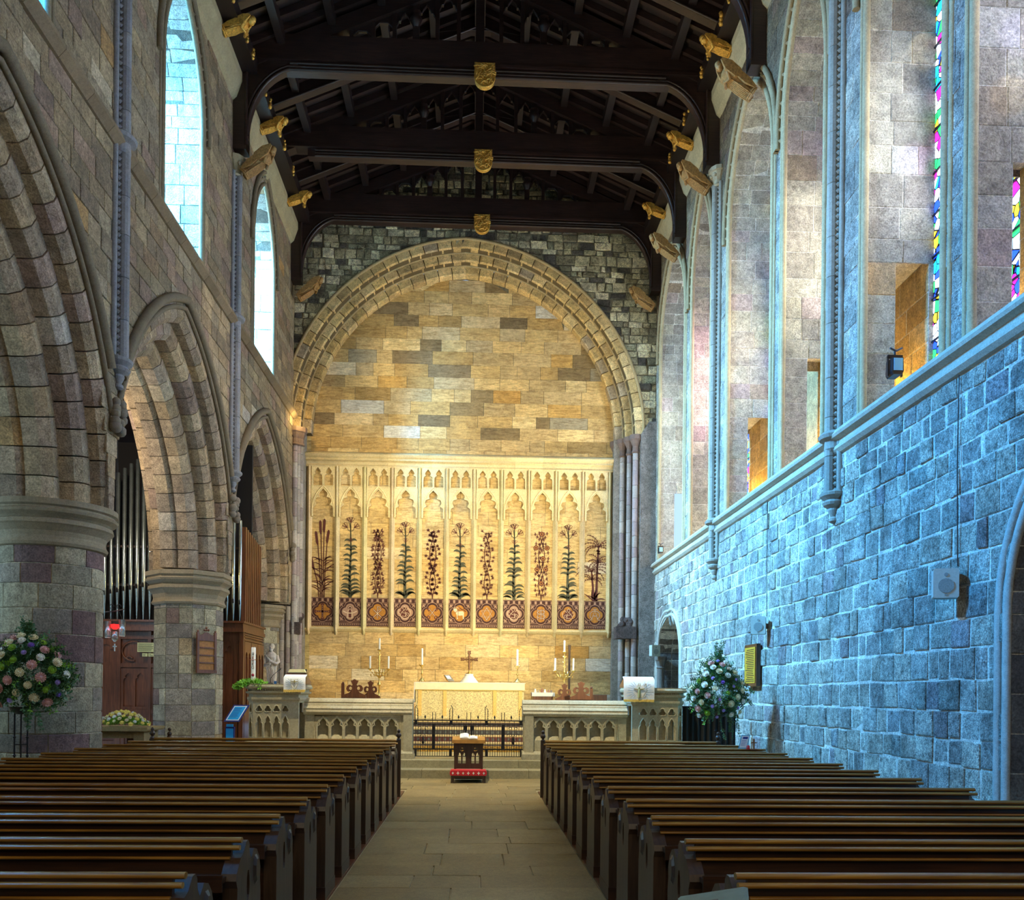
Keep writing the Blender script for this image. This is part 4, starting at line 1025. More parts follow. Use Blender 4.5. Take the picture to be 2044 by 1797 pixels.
def ambo(xa, xb, y, s_, label):
    """pulpit-like stone reading desk, canted outer corner on side s_"""
    t = thing('stone_ambo', label, 'ambo', ((xa+xb)/2, y, .33), 'stone ambos')
    cant = .26
    if s_ < 0: plan = [(xb, y+1.0), (xa, y+1.0), (xa, y+cant), (xa+cant*.55, y), (xb, y)]
    else: plan = [(xb, y+1.0), (xa, y+1.0), (xa, y), (xb-cant*.55, y), (xb, y+cant)]
    cx, cy = (xa+xb)/2, y+.5
    def ring(off, z): return [(p[0] + off*(1 if p[0] > cx else -1), p[1] + off*(1 if p[1] > cy else -1), z) for p in plan]
    def rings(mb, L, cap=True):
        n = len(plan); vs = [q for off, z in L for q in ring(off, z)]
        fs = [(i*n+j, i*n+(j+1) % n, (i+1)*n+(j+1) % n, (i+1)*n+j) for i in range(len(L)-1) for j in range(n)]
        fs = [f[::-1] for f in fs]
        mb.add(vs, fs + ([tuple(range((len(L)-1)*n, len(L)*n))] if cap else []), False)
    m = MB(); m.tint = SC; rings(m, [(.10, .33), (.10, .56), (.06, .62), (.05, .68), (0, .72), (-.09, .72), (-.09, 1.50)]); m.build('base', M_SCR, t)
    m = MB(); m.tint = tuple(q*1.05 for q in SC)
    rings(m, [(0, 1.44), (.01, 1.47), (.03, 1.50), (.03, 1.54), (.0, 1.55), (.0, 1.60), (.05, 1.62), (.06, 1.65), (.02, 1.66), (.02, 1.70), (.07, 1.715), (.08, 1.75), (.06, 1.78), (.06, 1.80), (-.05, 1.80)]); m.build('cornice', M_SCR, t)
    m = MB(); m.tint = tuple(q*1.15 for q in SC)
    x = xa + (.2 if s_ < 0 else 0)
    while x < xb - (.2 if s_ > 0 else 0): m.add([(x-.016, y-.03, 1.67), (x+.016, y-.03, 1.67), (x+.016, y-.03, 1.70), (x-.016, y-.03, 1.70), (x, y-.06, 1.685)], [(0,1,4),(1,2,4),(2,3,4),(3,0,4)]); x += .045
    m.build('nailhead_row', M_SCR, t, kind='stuff')
    P = [V((p[0], p[1], 0)) for p in plan]
    faces = ([(P[3], P[4], 4), (P[2], P[3], 1)] if s_ < 0 else [(P[2], P[3], 4), (P[3], P[4], 1)])
    for A, B, n in faces:
        L = (B-A).length; U = (B-A).normalized(); N = U.cross(Z_); fr = (A - N*.09, U, Z_, N); mg = .05 if n == 1 else .0
        st = .13 if n > 1 else .03; en = .03
        if s_ < 0 and n > 1: st, en = .03, .17
        p = (L-st-en)/n; holes = []
        for i in range(n):
            c = st + p*(i+.5)
            holes.append(cusped(c, p*.44, .97, .225, zb=.76, d=.32))
            holes.append(trefoil(c, 1.31, p*.44))
        m = MB(); m.tint = tuple(q*1.08 for q in SC); m.plate([(0, .72), (L, .72), (L, 1.46), (0, 1.46)], holes, fr, .002, .09)
        m.build('tracery_face', M_SCR, t)
        for h in holes:
            m = MB(); m.tint = tuple(q*1.2 for q in SC); m.tube([tuple(fr[0] + U*a + Z_*b + N*.09) for a, b in h], .013, 6, closed=True); m.build('tracery_moulding', M_SCR, t)
    return t
ambo(-4.42, -3.40, 17.5, -1, 'carved stone ambo at the left, with candle, greenery and microphone')
ambo(3.14, 4.20, 17.5, 1, 'carved stone ambo at the right, beside the tall flowers')

def fall(x0, x1, y, z0, z1, label, kind_):
    t = thing('lectern_fall', label, 'cloth', ((x0+x1)/2, y, z0), 'embroidered lectern falls')
    n = 14; m = MB(True); vs = []
    for j, z in enumerate((z0+.03, (z0+z1)/2, z1)):
        for i in range(n+1): x = x0 + (x1-x0)*i/n; vs.append((x, y - .008*sin(i*1.7)*(1-j/2) - .004, z))
    for i in range(n+1): x = x0 + (x1-x0)*i/n; vs.append((x, y+.16, z1+.06))
    m.add(vs, [(j*(n+1)+i, j*(n+1)+i+1, (j+1)*(n+1)+i+1, (j+1)*(n+1)+i) for j in range(3) for i in range(n)], True)
    m.build('cloth', M_WHITE, t)
    m = MB(); k = 0; x = x0
    while x < x1 - .01: m.tube([(x+.005, y-.012, z0+.045), (x+.008, y-.016, z0+random.uniform(-.005, .008))], .007, 5); x += .0125
    m.box(x0, x1, y-.014, y-.006, z0+.03, z0+.05); m.build('gold_fringe', M_GOLDCLOTH, t)
    c = (x0+x1)/2; zc = (z0+z1)/2+.01; w_ = (x1-x0); e = MB(); g = MB()
    yy = y-.018
    for k in range(26):
        a = 2*pi*k/26; 
        if abs(sin(a)) > .93: continue
        r0, r1 = w_*.2, w_*random.uniform(.34, .46)
        if abs(r1*sin(a)) > (z1-z0)*.38: r1 = abs((z1-z0)*.38/sin(a))
        if r1 > r0: e.tube([(c+r0*cos(a), yy, zc+r0*sin(a)), (c+r1*cos(a), yy, zc+r1*sin(a))], .003, 4)
    e.build('silver_rays', plain('silver_thread_'+kind_, (.30, .42, .55), .5), t)
    if kind_ == 'shield':
        s = [(-.2, .34), (.2, .34), (.2, .05), (.12, -.2), (0, -.36), (-.12, -.2), (-.2, .05)]
        g.tube([(c+a*w_*.85, yy, zc+b*(z1-z0)) for a, b in s], .004, 5, closed=True)
        g.tube([(c-.07, yy, zc+.055), (c-.02, yy, zc+.045), (c, yy, zc+.05), (c+.02, yy, zc+.045), (c+.07, yy, zc+.055)], [.004, .009, .012, .009, .004], 6)
        g.tube([(c, yy, zc+.08), (c, yy, zc+.0)], [.012, .005], 6); g.tube([(c, yy, zc-.02), (c, yy, zc-.05)], .006, 5)
    else:
        g.tube([(c, yy, zc-.15), (c, yy, zc-.02), (c, yy, zc+.03)], [.026, .03, .012], 8); g.ball((c, yy, zc+.05), .02, 8, 6)
        g.tube([(c-.11, yy, zc+.035), (c, yy, zc+.01), (c+.11, yy, zc+.035)], [.006, .013, .006], 6)
        g.tube([(c-.03, yy, zc+.07), (c-.01, yy, zc+.14)], .005, 5); g.tube([(c+.03, yy, zc+.07), (c+.015, yy, zc+.14)], .005, 5)
        g.tube([(c+.13, yy, zc+.13), (c+.16, yy, zc), (c+.08, yy, zc-.12), (c+.02, yy, zc-.16)], .004, 5)
    g.build('gold_emblem', plain('gold_thread_'+kind_, (.32, .27, .10), .5, .3), t)
    return t
def book_desk(x0, x1, y, z, label, s_):
    t = thing('book_desk', label, 'lectern', ((x0+x1)/2, y, z), 'wooden book desks on the ambos')
    m = MB(); m.prism([(y+.05, z+.02), (y+.62, z+.02), (y+.62, z+.04), (y+.10, z+.21), (y+.05, z+.21)], 'x', x0+.02, x1-.02); m.build('sloping_top', M_RED, t)
    m = MB(); m.box(x0+.03, x1-.03, y+.08, y+.6, z, z+.025); m.build('desk_base', M_RED, t)
    return t
book_desk(-3.66, -3.24, 17.46, 1.80, 'wooden book desk on the left ambo', -1); book_desk(2.96, 3.54, 17.46, 1.80, 'wooden book desk on the right ambo', 1)
fall(-3.66, -3.24, 17.34, 1.645, 1.93, 'small white cloth with a silver shield and dove hanging on the left ambo', 'shield')
fall(2.94, 3.55, 17.34, 1.52, 1.96, 'large white cloth with gold standing figure and silver rays on the right ambo', 'figure')
t = thing('bible', 'open gilt-edged bible lying on the left book desk', 'book', (-3.45, 17.42, 2.02))
m = MB(); m.prism([(-3.62, 2.03), (-3.28, 2.03), (-3.31, 2.095), (-3.59, 2.095)], 'y', 17.54, 17.66); m.build('page_block', plain('gilt_pages', (.85, .78, .42), .5, 0, 60, .1), t)
m = MB(); m.box(-3.64, -3.26, 17.53, 17.68, 2.015, 2.03); m.box(-3.62, -3.28, 17.67, 17.685, 2.03, 2.10); m.build('cover', M_BLACK, t)
t = thing('microphone', 'black gooseneck microphone on the left ambo', 'microphone', (-3.95, 17.65, 1.80))
m = MB(); m.tube([(-3.98, 17.65, 1.82), (-3.98, 17.64, 1.90), (-3.93, 17.62, 1.97), (-3.80, 17.6, 2.08)], .006, 6); m.build('gooseneck', M_BLACK, t)
m = MB(); m.tube([(-3.81, 17.6, 2.07), (-3.77, 17.6, 2.105)], [.011, .009], 8); m.build('capsule', M_BLACK, t)
m = MB(); m.lathe([(.06, 0), (.06, .012), (.03, .03), (.008, .035)], (-3.98, 17.65, 1.80), 14); m.build('microphone_base', M_BLACK, t)
m = MB(); m.box(-3.90, -3.85, 17.6, 17.65, 1.80, 1.86); m.build('small_blue_bottle', plain('blue_bottle', (.02, .10, .35), .2), None, 'tiny dark blue bottle beside the microphone', 'bottle', loc=(-3.87, 17.62, 1.8))
# paschal candle
def text(s_, size, loc, rot, mat, parent, name, extrude=.0008, align='CENTER'):
    c = bpy.data.curves.new(name, 'FONT'); c.body = s_; c.size = size; c.extrude = extrude; c.align_x = align; c.align_y = 'CENTER'
    c.materials.append(mat); o = bpy.data.objects.new(name, c); COL.objects.link(o)
    off = V((0, 0, 0)); q = parent
    while q is not None: off += V(q.location); q = q.parent
    bpy.context.view_layer.update(); me = bpy.data.meshes.new_from_object(o.evaluated_get(bpy.context.evaluated_depsgraph_get())); bpy.data.objects.remove(o)
    me.materials.clear(); me.materials.append(mat); o = bpy.data.objects.new(name, me); COL.objects.link(o)
    o.location = V(loc) - off; o.rotation_euler = rot
    if parent: o.parent = parent
    return o
t = thing('paschal_candle', 'tall white candle with painted letters and a cross, left ambo', 'candle', (-4.33, 17.72, 1.80))
m = MB(True); m.lathe([(.042, .0), (.042, .71), (.036, .72), (.01, .72)], (-4.33, 17.72, 1.80), 20); m.build('wax', M_WAX, t)
for i, (ch, c_) in enumerate((('Я', 0), ('E', 0), ('Y', 2), ('K', 0), ('Ω', 0))):
    text(ch, .075, (-4.33, 17.672, 2.385 - (0, .068, .15, .20, .265)[i]), (pi/2, 0, 0), (M_BLACK, M_MAROON, plain('teal_paint', (.02, .25, .25), .5))[c_], t, 'painted_letter')
m = MB(); m.tube([(-4.33, 17.674, 2.33), (-4.33, 17.674, 2.20)], .005, 5); m.tube([(-4.385, 17.674, 2.275), (-4.275, 17.674, 2.275)], .005, 5); 
for a, b in ((-4.385, 2.275), (-4.275, 2.275), (-4.33, 2.32)): m.ball((a, 17.672, b), .011, 6, 4)
m.build('painted_cross', plain('red_gold', (.5, .12, .04), .5), t)
m = MB(); m.ball((-4.33, 17.675, 1.975), .03, 8, 5, sy=.3); m.build('painted_rose', plain('rose_red', (.35, .02, .05), .5), t)
m = MB(); m.tube([(-4.33, 17.72, 2.52), (-4.33, 17.72, 2.545)], .003, 5); m.build('wick', M_BLACK, t)

# ================================================================ iron gate
t = thing('iron_gate', 'black wrought iron double gate across the sanctuary steps', 'gate', (-.09, 18.25, .33))
gx0, gx1, gy = -1.22, 1.04, 18.25; cx = -.09
m = MB()
for z in (1.10, 1.02): m.box(gx0, gx1, gy-.012, gy+.012, z-.012, z+.012)
m.box(gx0, gx1, gy-.018, gy+.018, .50, .53); m.box(gx0, gx1, gy-.012, gy+.012, .36, .375); m.build('rail', M_IRON, t)
n = 46
for i in range(n+1):
    x = gx0 + (gx1-gx0)*i/n
    m = MB(); m.box(x-.005, x+.005, gy-.005, gy+.005, .36, 1.06 if i % 2 else 1.10); m.build('bar', M_IRON, t)
for x, h in ((-1.16, 0), (-1.12, 0)): pass
for x in (-.98, -.63, -.30, .10, .44, .78):
    m = MB(); m.tube([(x, gy, 1.10), (x, gy, 1.15)], .006, 6); m.lathe([(.006, 0), (.017, .015), (.017, .035), (.004, .07)], (x, gy, 1.14), 8); m.build('spear_head', M_IRON, t)
for x in (-.83, -.77, -.13, -.05, .58, .64):
    m = MB(); m.tube([(x, gy, 1.10), (x, gy, 1.27)], .007, 6); m.build('tall_bar', M_IRON, t)
for x, sd in ((-1.16, 1), (-.45, -1), (.27, 1), (.98, -1)):
    m = MB(); m.tube([(x-sd*.025, gy, 1.10), (x-sd*.025, gy, 1.36), (x+sd*.005, gy, 1.41)], .008, 6); m.tube([(x+sd*.03, gy, 1.10), (x+sd*.03, gy, 1.32), (x, gy, 1.36)], .007, 6)
    for k in range(4): m.ball((x+sd*.03, gy, 1.14+k*.05), .012, 6, 4)
    m.build('crozier_scroll', M_IRON, t)
for x in (-1.17, -.45, .27, .98): m = MB(); m.box(x-.03, x+.03, gy-.02, gy+.02, 1.01, 1.10); m.build('rail_clamp', M_IRON, t)
for x in (-.81, .61): m = MB(); m.box(x-.03, x+.03, gy-.015, gy+.015, .53, 1.01); m.build('stile', M_IRON, t)
for x in (-.15, -.03): m = MB(); m.box(x-.012, x+.012, gy-.015, gy+.015, .36, 1.02); m.build('meeting_stile', M_IRON, t)
for x in (-.16, -.02): m = MB(); m.box(x-.04, x+.04, gy-.03, gy-.012, .90, 1.0); m.build('lock_plate', M_IRON, t)
for x in (-1.17, -.46, .28, .99): m = MB(); m.box(x-.025, x+.025, gy-.015, gy+.015, .36, .50); m.build('foot_post', M_IRON, t)
for x in (-1.02, .82):
    m = MB()
    for sd in (-1, 1):
        for z, r in ((.93, .05), (.80, .06), (.68, .045)):
            m.tube([(x+sd*(.02+r*(1-q/9)*cos(q*.75)+r*.7), gy-.01, z+r*(1-q/9)*sin(q*.75)) for q in range(9)], .005, 5)
    m.lathe([(.004, 0), (.03, .05), (.012, .08), (.02, .12), (.004, .2)], (x, gy-.01, .60), 8); m.build('scrollwork', M_IRON, t)

# ================================================================ altar and its furniture
def part_box(name, mat, par, *b, lab=None): m = MB(); m.box(*b); return m.build(name, mat, par, lab)
t = thing('altar', 'long altar draped in a cream and gold brocade frontal', 'altar', (-.11, 25.4, .93))
part_box('table', M_RED, t, -1.60, 1.40, 25.06, 26.0, .93, 1.90)
m = MB(True); n = 60; vs = []
for j, z in enumerate((.96, 1.3, 1.74)):
    for i in range(n+1): x = -1.62 + 3.04*i/n; vs.append((x, 25.035 - .012*sin(i*.9)*(1-j*.4), z))
m.add(vs, [(j*(n+1)+i, j*(n+1)+i+1, (j+1)*(n+1)+i+1, (j+1)*(n+1)+i) for j in range(2) for i in range(n)], True); m.build('brocade_frontal', M_CREAM, t)
m = MB(); m.box(-1.64, 1.44, 25.0, 25.03, 1.76, 1.96); m.build('superfrontal', plain('cream_silk', (.85, .76, .52), .55, 0, 8, .08), t)
m = MB(); x = -1.64
while x < 1.43: m.box(x, x+.010, 25.0, 25.02, 1.735, 1.765); x += .0145
m.build('fringe', M_GOLDCLOTH, t)
for x in (-1.50, -.80, .60, 1.32): part_box('orphrey_band', plain('orphrey', (.78, .52, .16), .6, 0, 50, .3), t, x-.05, x+.05, 25.005, 25.022, .97, 1.74)
part_box('white_cloth', M_WHITE, t, -1.66, 1.46, 24.99, 26.02, 1.955, 1.97)
part_box('side_cloth', M_WHITE, t, -1.665, -1.645, 25.0, 26.0, 1.4, 1.96)
part_box('hem', M_CREAM, t, -1.62, 1.42, 25.0, 25.03, .94, 1.02)
def candlestick(x, y, label):
    t = thing('altar_candlestick', label, 'candlestick', (x, y, 1.97), 'brass candlesticks on the altar')
    m = MB(True)
    for k in range(3):
        a = 2*pi*k/3 + .5; m.tube([(x, y, 2.10), (x+.06*cos(a), y+.06*sin(a), 2.04), (x+.10*cos(a), y+.10*sin(a), 1.985)], [.012, .014, .012], 6); m.ball((x+.10*cos(a), y+.10*sin(a), 1.985), .015, 6, 4)
    m.lathe([(.07, .03), (.03, .10), (.02, .12)], (x, y, 1.97), 10); m.build('tripod_foot', M_BRASS, t)
    m = MB(True); m.lathe([(.014, .1), (.014, .2), (.03, .23), (.03, .25), (.014, .28), (.014, .40), (.025, .42), (.05, .45), (.09, .47), (.095, .485), (.03, .475)], (x, y, 1.97), 12); m.build('stem', M_BRASS, t)
    m = MB()
    for k in range(8): a = 2*pi*k/8; m.tube([(x+.085*cos(a), y+.085*sin(a), 2.45), (x+.10*cos(a), y+.10*sin(a), 2.485)], [.008, .003], 5)
    m.build('drip_pan', M_BRASS, t)
    m = MB(True); m.lathe([(.026, 0), (.026, .46), (.02, .47), (.004, .47)], (x, y, 2.455), 14); m.build('candle', M_WAX, t)
candlestick(-1.46, 25.25, 'brass candlestick with white candle at the left end of the altar'); candlestick(1.24, 25.25, 'brass candlestick with white candle at the right end of the altar')
t = thing('altar_cross', 'ornate bronze cross standing in the middle of the altar', 'cross', (-.13, 25.6, 2.23))
m = MB(); x, y = -.13, 25.6
m.tube([(x, y, 2.34), (x, y, 2.84)], .026, 8); m.tube([(x-.19, y, 2.64), (x+.19, y, 2.64)], .026, 8)
for a, b in ((x-.2, 2.64), (x+.2, 2.64), (x, 2.84)):
    for q in ((0, 0), (.025, .025), (-.025, .025), (.025, -.025), (-.025, -.025)): m.ball((a+q[0], y, b+q[1]), .026, 8, 5)
m.tube([(x+.085*cos(k*pi/8), y, 2.64+.085*sin(k*pi/8)) for k in range(16)], .011, 6, closed=True); m.ball((x, y-.02, 2.64), .035, 8, 5); m.ball((x, y, 2.45), .035, 8, 5); m.build('cross_arms', plain('bronze', (.22, .11, .06), .35, .7, 20, .3), t)
m = MB(True); m.lathe([(.10, 0), (.09, .02), (.04, .04), (.02, .07), (.018, .14), (.03, .15)], (x, y, 2.224), 12); m.build('cross_foot', M_BRASS, t)
t = thing('veiled_tabernacle', 'white linen veil spread under the cross', 'cloth', (-.13, 25.6, 1.97)); m = MB(True)
m.lathe([(.27, 0), (.25, .03), (.17, .13), (.12, .20), (.11, .22), (.12, .22), (.12, .25), (.01, .25)], (-.13, 25.6, 1.972), 16, smooth=True); m.build('veil', M_WHITE, t)
t = thing('missal_stand', 'wooden missal stand with dark book on the altar', 'book stand', (-.72, 25.3, 1.97))
m = MB(); m.sweep([(-.11, -.01), (.11, -.01), (.11, .01), (-.11, .01)], [(V((-.80, 25.25, 2.19)), V((.95, .3, 0)), Y_), (V((-.64, 25.25, 1.985)), V((.95, .3, 0)), Y_)]); m.build('easel', plain('orange_wood', (.62, .32, .06), .4, 0, 10, .2), t)
m = MB(); m.sweep([(-.09, -.012), (.09, -.012), (.09, .012), (-.09, .012)], [(V((-.76, 25.22, 2.185)), V((.95, .3, 0)), Y_), (V((-.62, 25.22, 1.995)), V((.95, .3, 0)), Y_)]); b = m.build('book', M_BLACK, t)
m = MB(); m.sweep([(-.06, -.002), (.06, -.002), (.06, .002), (-.06, .002)], [(V((-.745, 25.20, 2.16)), V((.95, .3, 0)), Y_), (V((-.68, 25.20, 2.07)), V((.95, .3, 0)), Y_)]); m.build('cover_label', plain('pale_label', (.5, .65, .7), .4), b)
t = thing('candelabrum', 'tall gilt candelabrum with three candles left of the altar', 'candelabrum', (-2.58, 24.5, .93), 'gilt standing candelabra')
def cdl(t, x, y):
    m = MB(True); m.lathe([(.16, 0), (.16, .03), (.06, .07), (.03, .12), (.025, .5), (.045, .55), (.045, .6), (.022, .65), (.022, .9), (.05, .93), (.05, .98), (.022, 1.02), (.02, 1.3), (.04, 1.33), (.02, 1.38), (.018, 1.95)], (x, y, .93), 12); m.build('pole', M_BRASS, t)
    for k in range(6):
        a = k*pi/3; m = MB(); c, s = cos(a), sin(a)
        m.tube([(x, y, 2.05), (x+.07*c, y+.07*s, 2.12), (x+.16*c, y+.16*s, 2.16), (x+.22*c, y+.22*s, 2.24), (x+.25*c, y+.25*s, 2.30)], .011, 6)
        for q in range(4): m.ball((x+(.08+.05*q)*c, y+(.08+.05*q)*s, 2.20-.06*(q % 2)), .022, 6, 4)
        m.tube([(x+.22*c, y+.22*s, 2.22), (x+.22*c, y+.22*s, 2.08)], .006, 5); m.build('scroll_arm', M_BRASS, t)
    m = MB()
    for z, r in ((2.42, .05), (2.55, .06), (2.70, .05)):
        for k in range(4): a = k*pi/2+.4; m.tube([(x, y, z-.04), (x+r*cos(a), y+r*sin(a), z), (x+r*1.3*cos(a), y+r*1.3*sin(a), z+.03)], [.006, .01, .004], 5)
    m.build('foliage_sprigs', M_BRASS, t)
    for dx, z0, z1 in ((-.25, 2.30, 2.66), (.25, 2.30, 2.66), (0, 2.82, 3.15)):
        m = MB(True); m.lathe([(.012, -.04), (.03, -.02), (.06, .005), (.065, .02), (.03, .015)], (x+dx, y, z0), 12); m.build('drip_pan', M_BRASS, t)
        m = MB(True); m.lathe([(.025, .01), (.025, z1-z0-.01), (.02, z1-z0), (.004, z1-z0)], (x+dx, y, z0), 12); m.build('candle', M_WAX, t)
cdl(t, -2.58, 24.5)
c = copy_tree(t); c.location.x = 2.50; c['label'] = 'tall gilt candelabrum with three candles right of the altar'
m = MB(); m.tube([(2.68, 24.9, .93), (2.68, 24.9, 2.95)], .03, 8); m.tube([(2.68, 24.9, 2.95), (2.68, 24.9, 3.05)], .035, 8); m.build('dark_staff', M_OAKZ, None, 'dark wooden staff standing behind the right candelabrum', 'staff', loc=(2.68, 24.9, .93))
t = thing('credence_table', 'small brown table with white cloth right of the altar', 'table', (2.0, 25.6, .93))
part_box('table_top', M_RED, t, 1.70, 2.30, 25.45, 25.85, 1.66, 1.70)
part_box('table_skirt', M_RED, t, 1.72, 2.28, 25.48, 25.82, 1.35, 1.66)
for x in (1.74, 2.26):
    for y in (25.5, 25.8): part_box('leg', M_RED, t, x-.02, x+.02, y-.02, y+.02, .93, 1.36)
part_box('cloth', M_WHITE, t, 1.67, 2.33, 25.43, 25.87, 1.60, 1.712)
for i, (x, h, c_) in enumerate(((1.78, .10, (.75, .7, .6)), (1.87, .07, (.4, .3, .2)), (1.97, .12, (.3, .1, .05)), (2.06, .09, (.85, .85, .8)), (2.16, .08, (.35, .15, .08)), (2.24, .07, (.3, .2, .15)))):
    m = MB(True); m.lathe([(.03, 0), (.035, h*.3), (.018, h*.7), (.025, h), (.01, h)], (x, 25.6, 1.712), 10)
    m.build('cruet', plain('vessel_%d' % i, c_, .3), None, ('cream cruet at the left end', 'low brown cruet second from the left', 'tall dark red cruet', 'white cruet', 'brown cruet right of the white one', 'small brown cruet at the right end')[i] + ' of the credence table', 'cruet', 'vessels on the credence table', loc=(x, 25.6, 1.712))
m = MB(); m.box(3.35, 3.8, 25.2, 25.5, .93, 1.66); m.build('low_bench', M_RED, None, 'low brown bench end against the east wall right', 'bench', loc=(3.5, 25.3, .93))
# carved chair backs
def fleur_chair(x, y, h, label, w_=.5):
    t = thing('carved_chair', label, 'chair', (x, y, .33), 'carved chairs behind the screen walls')
    m = MB()
    def lobe(c, z, a, r0, n=9): return [(c + r0*cos(a + k), z + r0*sin(a + k)) for k in [i*.35 for i in range(n)]]
    s = w_/.5
    out = [(-.25*s, .98), (-.25*s, 1.04), (-.20*s, 1.06), (-.12*s, 1.09), (-.09*s, 1.13), (-.13*s, 1.11), (-.17*s, 1.13), (-.19*s, 1.18), (-.17*s, 1.24), (-.12*s, 1.27), (-.06*s, 1.25), (-.045*s, 1.27), (-.08*s, 1.34), (-.08*s, 1.37), (-.05*s, 1.36), (-.03*s, 1.385), (0, 1.40)]
    out = out + [(-a, b) for a, b in out[::-1][1:]]
    h1 = [(-.09*s + .035*s*cos(q*pi/4), 1.19+.038*sin(q*pi/4)) for q in range(8)]; h2 = [(-a, b) for a, b in h1]
    m.plate([(a+x, b-1.40+h) for a, b in out], [[(a+x, b-1.40+h) for a, b in h1], [(a+x, b-1.40+h) for a, b in h2]], (V((0, y, 0)), X_, Z_, -Y_), 0, .05); m.build('crest', M_RED, t)
    for q in (-.23, .23):
        m = MB(); m.box(x+q*s-.025, x+q*s+.025, y-.01, y+.05, .33, h-.36); m.build('leg', M_RED, t)
        m = MB(); m.box(x+q*s-.025, x+q*s+.025, y-.45, y-.40, .33, .78); m.build('leg', M_RED, t)
        m = MB(); m.box(x+q*s-.03, x+q*s+.03, y-.45, y, 1.0, 1.04); m.build('arm', M_RED, t)
    part_box('back_panel', M_RED, t, x-.22*s, x+.22*s, y-.0, y+.03, .8, h-.40); part_box('seat', M_RED, t, x-.25*s, x+.25*s, y-.45, y+.02, .76, .80)
fleur_chair(-2.70, 20.4, 1.96, 'front carved chair with fleur-shaped crest behind the left screen wall'); fleur_chair(-2.42, 21.1, 1.94, 'rear carved chair half hidden behind its neighbour, left', .42)
fleur_chair(2.47, 20.4, 1.96, 'front carved chair with fleur-shaped crest behind the right screen wall'); fleur_chair(2.16, 21.1, 1.92, 'rear carved chair half hidden behind its neighbour, right', .42)
for x, lab in ((-3.0, 'dark wooden chair post at the left of the left chairs'), (2.74, 'dark wooden chair post at the right of the right chairs')):
    m = MB(); m.box(x-.035, x+.035, 20.6, 20.66, .33, 1.86 if x < 0 else 1.80); m.ball((x, 20.63, 1.87 if x < 0 else 1.82), .03, 6, 4); m.build('chair_post', M_RED, None, lab, 'chair', loc=(x, 20.4, .33))

# ================================================================ reading desk with kneeler in the aisle
t = thing('prayer_desk', 'small dark oak prayer desk with pierced gothic windows', 'desk', (-.08, 16.85, 0))
x0, x1, y0, y1 = -.33, .17, 16.75, 17.1
fr = (V((0, y0, 0)), X_, Z_, -Y_); cxs = (-.205, .045)
holes = []
for c in cxs:
    holes.append([(c + r_*cos(a), .60 + r_*sin(a)) for a, r_ in [(k*pi/8 + pi/8, (.042 if k % 4 == 1 or k % 4 == 1 else .022) if False else (.034 if k % 2 == 0 else .034)) for k in range(16)]])
    for q in (-.042, .042): holes.append([(c+q-.028, .34), (c+q+.028, .34), (c+q+.028, .48), (c+q+.014, .525), (c+q, .54), (c+q-.014, .525), (c+q-.028, .48)])
m = MB(); m.plate([(x0, .24), (x1, .24), (x1, .70), (x0, .70)], holes, fr, -.02, .0); m.build('pierced_front', M_OAKEND, t)
for a, b in ((x0-.02, x0+.02), (x1-.02, x1+.02)): part_box('side', M_OAKEND, t, a, b, y0-.01, y1, .05, .74)
part_box('centre_mullion', M_OAKEND, t, -.095, -.065, y0-.012, y0, .25, .70)
m = MB(); m.prism([(y0-.08, .735), (y1+.05, .80), (y1+.05, .83), (y0-.08, .765)], 'x', x0-.06, x1+.06); m.box(x0-.06, x1+.06, y0-.085, y0-.07, .72, .785); m.build('sloping_top', plain('honey_oak', (.42, .21, .05), .3, 0, 8, .25), t)
part_box('bottom_rail', M_OAKEND, t, x0, x1, y0, y1, .05, .12); part_box('cornice', M_OAKEND, t, x0-.03, x1+.03, y0-.03, y1, .69, .74)
t = thing('open_book', 'open white service book on the prayer desk', 'book', (-.08, 16.85, .80)); m = MB(True)
for s_ in (-1, 1):
    pts = [(0, .0), (.03, .022), (.09, .024), (.165, .006), (.165, .0), (.0, -.004)]
    m.prism([(-.08 + s_*a, .79+b) for a, b in pts], 'y', 16.76, 16.93); m.v = [(a, b, c + .012 + (b-16.76)*.2) for a, b, c in m.v]
m.build('pages', M_WHITE, t)
t = thing('kneeler', 'red needlework kneeler with white crosses before the prayer desk', 'kneeler', (-.08, 16.5, 0))
m = MB(); m.box(-.40, .24, 16.42, 16.74, .10, .14)
m.build('frame', M_OAKEND, t)
m = MB(); pr_ = [(-.41, .14), (.25, .14), (.262, .17), (.262, .20), (.24, .235), (-.40, .235), (-.422, .20), (-.422, .17)]; m.prism(pr_, 'y', 16.40, 16.74); m.build('cushion', plain('red_needlework', (.48, .012, .02), .8, 0, 60, .35, .2), t)
for k in range(7):
    x = -.365 + k*.095; s = .03 if k % 2 else .022; m = MB(); m.box(x-.006, x+.006, 16.394, 16.40, .185-s, .185+s); m.box(x-s*.8, x+s*.8, 16.394, 16.40, .18, .192); m.build('stitched_cross', M_WHITE, t)
for x in (-.37, .21): part_box('foot', M_OAKEND, t, x-.03, x+.03, 16.43, 16.5, 0, .10)
